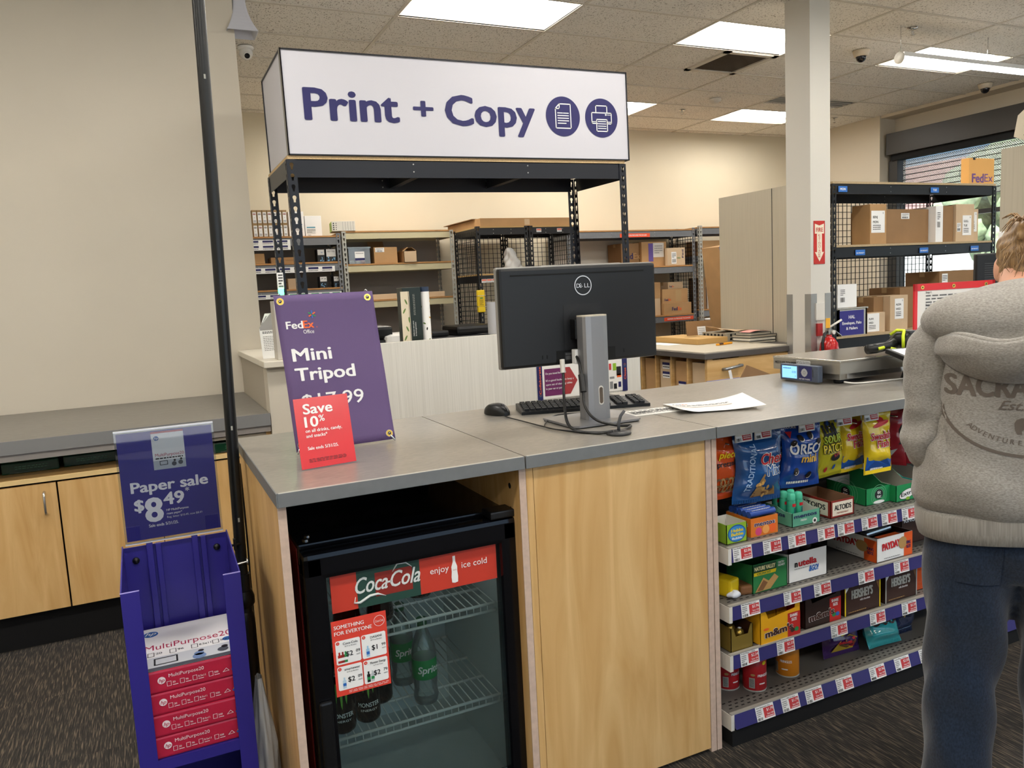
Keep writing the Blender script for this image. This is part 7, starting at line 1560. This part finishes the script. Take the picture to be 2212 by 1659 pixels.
fs_ = MB(); fs_.box(0, .108, 0, .002, 0, .305, mat('sign_red', 'BE2A22', .5)); q = F((0, 0, 0), (1, 0, 0), (0, 0, 1)); cw = mat('sign_cream', 'EFE3CB', .5)
fs_.shape(q, [(.010, .215), (.010, .285), (.054, .272), (.098, .285), (.098, .215), (.078, .215), (.078, .085), (.098, .085), (.054, .018), (.010, .085), (.030, .085), (.030, .215)], cw, .0006); fs_.text('FIRE', MATS['sign_red'], q, .054, .228, .030, .02, 'c', w=.066, l=.001)
for k, c in enumerate('EXTINGUISHER'): fs_.text(c, MATS['sign_red'], q, .054, .199-.0138*k, .0105, .02, 'c', l=.001, w=.02 if c != 'I' else None)
for x in (.006, .102):
    for z in (.006, .299): fs_.disc(q, x, z, .003, brown, .0008, 8)
fs_.build('fire_sign', None, 'red and cream arrow sign reading fire extinguisher on the beige pillar', 'sign', loc=(4.366, 4.1765, 1.475))
MB().box(0, .085, 0, .012, 0, .125, paint_w, .003).build('cover_plate', None, 'blank beige cover plate on the pillar below the fire sign', 'plate', loc=(4.378, 4.167, 1.072))
# ------------------------------------------------------------------ parcel rack on the right
PR = (4.625, 4.25)
rk = rack('parcel_rack', 'black mesh-backed parcel rack with MON and TUE tags behind the pillar', (PR[0], PR[1], 0), 1.86, .61, 2.05, [.45, .930, 1.607, 2.068], black, black, mat('rack_deck', 'AF9A78', .7, var=.1, vscale=90), None, mesh='b')
btag = mat('tag_blue', '2C6DC0', .5); q = F((0, -.002, 0), (1, 0, 0), (0, 0, 1))
for x, z, w, h, tx in ((.06, 1.992, .09, .042, 'MON'), (1.055, 1.992, .095, .04, 'TUE'), (.235, 1.528, .10, .04, 'ON PRIORITY'), (.935, 1.528, .10, .04, 'ON PRIORITY'), (1.545, 1.528, .10, .04, 'ON PRIORITY')):
    mb = MB(); mb.rect(q, x, x+w, z, z+h, btag, .001); mb.text(tx, white, q, x+w/2, z+h*.3, h*(.42 if len(tx) < 5 else .25), .03, 'c', l=.0016, maxw=w*.86); mb.build('day_tag', rk)
zA, zB_, zT = 1.6075, .9305, 2.0685
def parcel(name, lab, x, y, z, w, d, h, m, labels=(), rz=0, **k):
    o = carton(name, lab, 'parcel', (x, y, z), w, d, h, m, 'parcels on the black rack', rz, **k)
    for a0, a1, b0, b1, n_, dd, le in labels: ship_label(o, FR(), a0, a1, b0, b1, n_, dd, le)
    return o
parcel('parcel', 'tall brown parcel with a tilted white label reading BENJ MON on the upper shelf', 5.04, 4.27, zA, .175, .17, .30, kraft, [(.01, .155, .085, .25, 'BENJ', 'MON', 'E')], tape=False)
parcel('parcel', 'long dark kraft parcel in the middle of the upper shelf', 5.225, 4.30, zA, .54, .30, .265, kraft_d, [(.20, .30, .19, .235, '', '', '')], rz=.05)
parcel('mailer_parcel', 'slim white padded mailer upright between two parcels on the upper shelf', 5.775, 4.27, zA, .085, .36, .285, white, [(.012, .055, .1, .25, '', '', '')], tape=False, seam=False)
parcel('parcel', 'tall light kraft parcel labelled GULL TUE at the right of the upper shelf', 6.045, 4.29, zA, .215, .32, .30, kraft_l, [(.075, .18, .05, .21, 'GULL', 'TUE', 'G'), (.01, .055, .08, .15, '', '', '')], rz=-.03)
parcel('parcel', 'brown parcel left of the light kraft one, side face showing dark', 5.875, 4.31, zA, .165, .32, .29, kraft_d)
parcel('flat_parcel', 'flat cardboard mailer labelled IVY TUE at the right end of the upper shelf', 6.275, 4.33, zA, .105, .26, .265, kraft_l, [(.0, .085, .08, .24, 'IVY', 'TUE', 'G')], tape=False)
parcel('mailer_parcel', 'white bubble parcel with barcode at the left of the lower shelf', 4.735, 4.30, zB_+.21, .20, .25, .175, white, [(.02, .08, .03, .15, '', '', '')], tape=False, seam=False)
parcel('parcel', 'kraft parcel with a folded label standing behind the violet sign on the lower shelf', 4.955, 4.52, zB_, .205, .25, .375, kraft, [(.07, .17, .2, .34, 'ELBA', 'WED', 'I')])
parcel('parcel', 'small kraft parcel labelled ALRA WED right of the violet sign', 5.03, 4.285, zB_, .195, .07, .155, kraft_l, [(.0, .13, .01, .15, 'ALRA', 'WED', '')], seam=False, tape=False)
parcel('parcel', 'medium kraft parcel labelled ALRA WED in the middle of the lower shelf', 5.30, 4.30, zB_, .20, .30, .275, kraft_l, [(.05, .15, .09, .25, 'ALRA', 'WED', 'E')]); parcel('parcel', 'dark kraft parcel touching the left of the medium labelled one on the lower shelf', 5.19, 4.36, zB_, .105, .25, .27, kraft_d)
parcel('parcel', 'large dark kraft parcel at the back of the lower shelf', 5.56, 4.42, zB_, .36, .30, .33, kraft_d)
parcel('flat_parcel', 'wide flat kraft carton with small white label high on the lower shelf stack', 5.95, 4.36, zB_+.003, .52, .32, .44, kraft_d, [(.03, .10, .30, .42, '', '', '')])
hs = thing('envelope_box', 'grey box with violet sign for envelopes and mailers on the lower shelf', 'box', (4.70, 4.262, zB_)); mb = MB(); mb.box(0, .30, 0, .02, 0, .20, lt_steel); mb.box(-.002, .315, 0, .03, .195, .209, lt_steel, .002); mb.box(.285, .30, 0, .25, 0, .20, lt_steel); mb.box(0, .015, 0, .25, 0, .2, lt_steel); mb.box(0, .30, .235, .25, 0, .2, lt_steel); mb.build('box_body', hs)
mb = MB(); q = F((0, -.001, 0), (1, 0, 0), (0, 0, 1)); mb.rect(q, .012, .265, .004, .188, mat('hal_violet', '2F2A7C', .5), .0006); mb.text('HAL', white, q, .138, .128, .026, .02, 'c', l=.0012); mb.text('Envelopes, Paks', white, q, .138, .085, .022, .02, 'c', w=.20, l=.0012); mb.text('& Mailers', white, q, .138, .045, .022, .02, 'c', w=.12, l=.0012); mb.build('violet_sign', hs)
o = carton('courier_carton', 'bright tan courier carton on top of the black parcel rack', 'box', (6.165, 4.27, zT), .315, .07, .205, mat('bright_tan', 'D9A45C', .7), None, tape=False); mb = MB(); q = FR(); vi = mat('carton_violet', '6A4A86', .6); mb.text('Fed', vi, q, .035, .012, .072, .03, l=.001, w=.148); mb.text('Ex', vi, q, .192, .018, .066, .0, l=.001, w=.105); mb.rect(q, .045, .075, .19, .2045, ink, .001); mb.build('printed_logo', o)
pc2 = thing('back_office_screen', 'black vented back of a screen beside the head of the person', 'monitor', (3.88, 2.46, CT), rad(-40)); MB().box(-.10, .10, -.06, .06, 0, .012, blk_plastic).build('stand_base', pc2); MB().box(-.015, .015, -.01, .02, .012, .30, blk_plastic).build('stand_column', pc2)
mb = MB(); mb.box(-.16, .16, -.015, .03, .22, .475, blk_plastic, .008)
for k in range(14): mb.box(-.12, .12, -.0165, -.0148, .28+.011*k, .284+.011*k, dgrey)
mb.build('screen_back', pc2)
o = carton('label_box', 'white ruled box above the vented screen, next to the head of the person', 'box', (3.82, 2.40, CT+.4755), .15, .09, .10, white, tape=False, seam=False); mb = MB()
for k in range(6): mb.rect(FR(), .02+.022*k, .022+.022*k, .01, .09, lt_steel, .0008)
mb.build('print', o)
o = MB().box(0, .17, 0, .003, 0, .24, mat('envelope_kraft', 'B98F55', .7)).build('kraft_envelope', None, 'kraft envelope leaning on the red edged pocket beside the shoulder of the person', 'envelope', None, None, (3.345, 2.42, CT)); o.rotation_euler = (rad(-6), 0, rad(-12)); mb = MB(); mb.line(FR(), [(.0, .24), (.085, .16), (.17, .24)], .003, kraft_d, .001); mb.build('flap_line', o)
cs = thing('wall_cover', 'beige perforated cover mounted high above the near beige partition', 'cover', (4.49, 2.42, 2.051)); mb = MB(); pts = [(-.42, 0), (.30, 0), (.40, .05), (.38, .16), (.30, .22), (-.42, .22)]; mb.prism(pts, 0, -.05, .05, mat('cover_beige', 'D8CDB6', .6)); q = F((-.0505, .37, 0), (0, -1, 0), (0, 0, 1))
for i in range(7):
    for j in range(6): mb.disc(q, .03+.022*i+.011*(j % 2), .05+.024*j, .005, brown, .0006, 8)
mb.build('cover_shell', cs)
# ------------------------------------------------------------------ things on the ceiling and high walls
def dome(lab, x, y):
    o = thing('dome_camera', lab, 'camera', (x, y, ZC-.0062), 0, 'dome cameras on the ceiling'); MB().lathe([(.001, -.05), (.052, -.05), (.06, -.042), (.068, -.012), (.07, 0), (.001, 0)], mat('dome_beige', 'CFC2AB', .5), n=30).build('base', o); MB().lathe([(.001, -.098), (.018, -.095), (.036, -.08), (.044, -.058), (.044, -.048)], mat('dome_dark', '1A1A1E', .08), n=26).build('lens_dome', o)
dome('beige dome camera on the ceiling right of the pillar', 5.90, 5.10); dome('beige dome camera on the ceiling above the right-hand window', 8.35, 5.62)
mc = thing('turret_camera', 'small white turret camera on the ceiling near the left wall corner', 'camera', (.90, 6.38, ZC-.0062)); MB().lathe([(.001, -.02), (.055, -.02), (.06, -.012), (.06, 0)], white_g, n=24).build('base', mc); mb = MB(); ellip(mb, (0, 0, -.045), .05, .05, .048, white_g); mb.build('ball', mc); mb = MB(); d_ = V((.0, -.85, -.55)).normalized(); mb.cyl(V((0, 0, -.045))+d_*.03, V((0, 0, -.045))+d_*.056, .026, white_g, n=20); mb.cyl(V((0, 0, -.045))+d_*.052, V((0, 0, -.045))+d_*.0575, .020, blk_gloss, n=18); mb.build('lens', mc)
sd_ = thing('smoke_detector', 'white smoke detector on the ceiling between the vent and the far light', 'detector', (5.78, 6.89, ZC-.0062)); MB().lathe([(.001, -.045), (.03, -.045), (.045, -.03), (.062, -.02), (.065, 0)], offwhite, n=26).build('detector_body', sd_)
for lab, x, y in (('chrome fire sprinkler on the ceiling left of the pillar', 5.75, 7.42), ('chrome fire sprinkler on the ceiling near the far right corner', 8.06, 7.37), ('chrome fire sprinkler on the ceiling beside the tube light wire', 5.80, 4.515)):
    o = thing('sprinkler_head', lab, 'sprinkler', (x, y, ZC-.0062), 0, 'fire sprinklers'); MB().lathe([(.001, -.006), (.035, -.006), (.04, 0)], chrome, n=20).build('escutcheon', o); mb = MB(); mb.cyl((0, 0, -.005), (0, 0, -.03), .008, chrome, n=10); mb.lathe([(.001, -.052), (.018, -.052), (.018, -.049), (.001, -.049)], chrome, n=14); mb.tube([(-.012, 0, -.03), (-.014, 0, -.04), (0, 0, -.05)], .002, chrome, 5); mb.tube([(.012, 0, -.03), (.014, 0, -.04), (0, 0, -.05)], .002, chrome, 5); mb.build('head', o)
vt = thing('ceiling_vent', 'square black return-air vent in a white frame beside the ceiling light', 'vent', (VENT[0], VENT[2], ZC)); vw, vd = VENT[1]-VENT[0], VENT[3]-VENT[2]; mb = MB()
for a, b, c, d in ((0, vw, .0, .055), (0, vw, vd-.055, vd), (0, .055, 0, vd), (vw-.055, vw, 0, vd)): mb.box(a, b, c, d, -.012, .02, bar)
mb.build('frame', vt); mb = MB(); vg = mat('vent_dark', '3A332D', .7); mb.box(.05, vw-.05, .05, vd-.05, .006, .01, vg)
for k in range(30): x = .055+(vw-.11)*k/30; mb.box(x, x+.004, .05, vd-.05, -.004, .006, mat('vent_bar', '54493F', .6))
mb.build('grille', vt)
sv = thing('slot_vent', 'long dark slot vent in the ceiling above the far light left of the pillar', 'vent', (SLOT[0], SLOT[2], ZC)); mb = MB()
for k in range(4): mb.box(.02, 1.145, .02+.07*k, .075+.07*k, .01, .02, matte_black); mb.box(.0, 1.165, -.0+.07*k, .02+.07*k, -.006, .02, lt_steel)
mb.build('louvre', sv)
MB().box(.02, 1.145, .02, .29, .02, .03, matte_black).build('duct_plate', sv)
ph = thing('horn_speaker', 'pale grey horn speaker fixed high on the corner of the left wall', 'speaker', (.655, 4.76, 2.90)); mb = MB()
def horn(u, v):
    k = int(u*4) % 4; t = u*4-int(u*4) if u < 1 else 0; c = [(-1, -1), (1, -1), (1, 1), (-1, 1), (-1, -1)]; a, b = c[k], c[k+1]; s = .028+.052*v**2.2; return V(((a[0]+(b[0]-a[0])*t)*s, (a[1]+(b[1]-a[1])*t)*s, .20*(1-v)))
mb.grid(horn, 32, 10, mat('horn_grey', 'C9CAD2', .4), False); o = mb.build('horn', ph); mod(o, 'SOLIDIFY', thickness=.004)
mb = MB(); ellip(mb, (0, 0, .05), .022, .022, .026, MATS['horn_grey']); mb.build('driver', ph); MB().cyl((0, 0, .19), (0, 0, .30), .042, MATS['horn_grey'], n=20).build('rear_can', ph); MB().box(-.041, -.028, -.02, .02, .1, .28, lt_steel).build('bracket', ph)
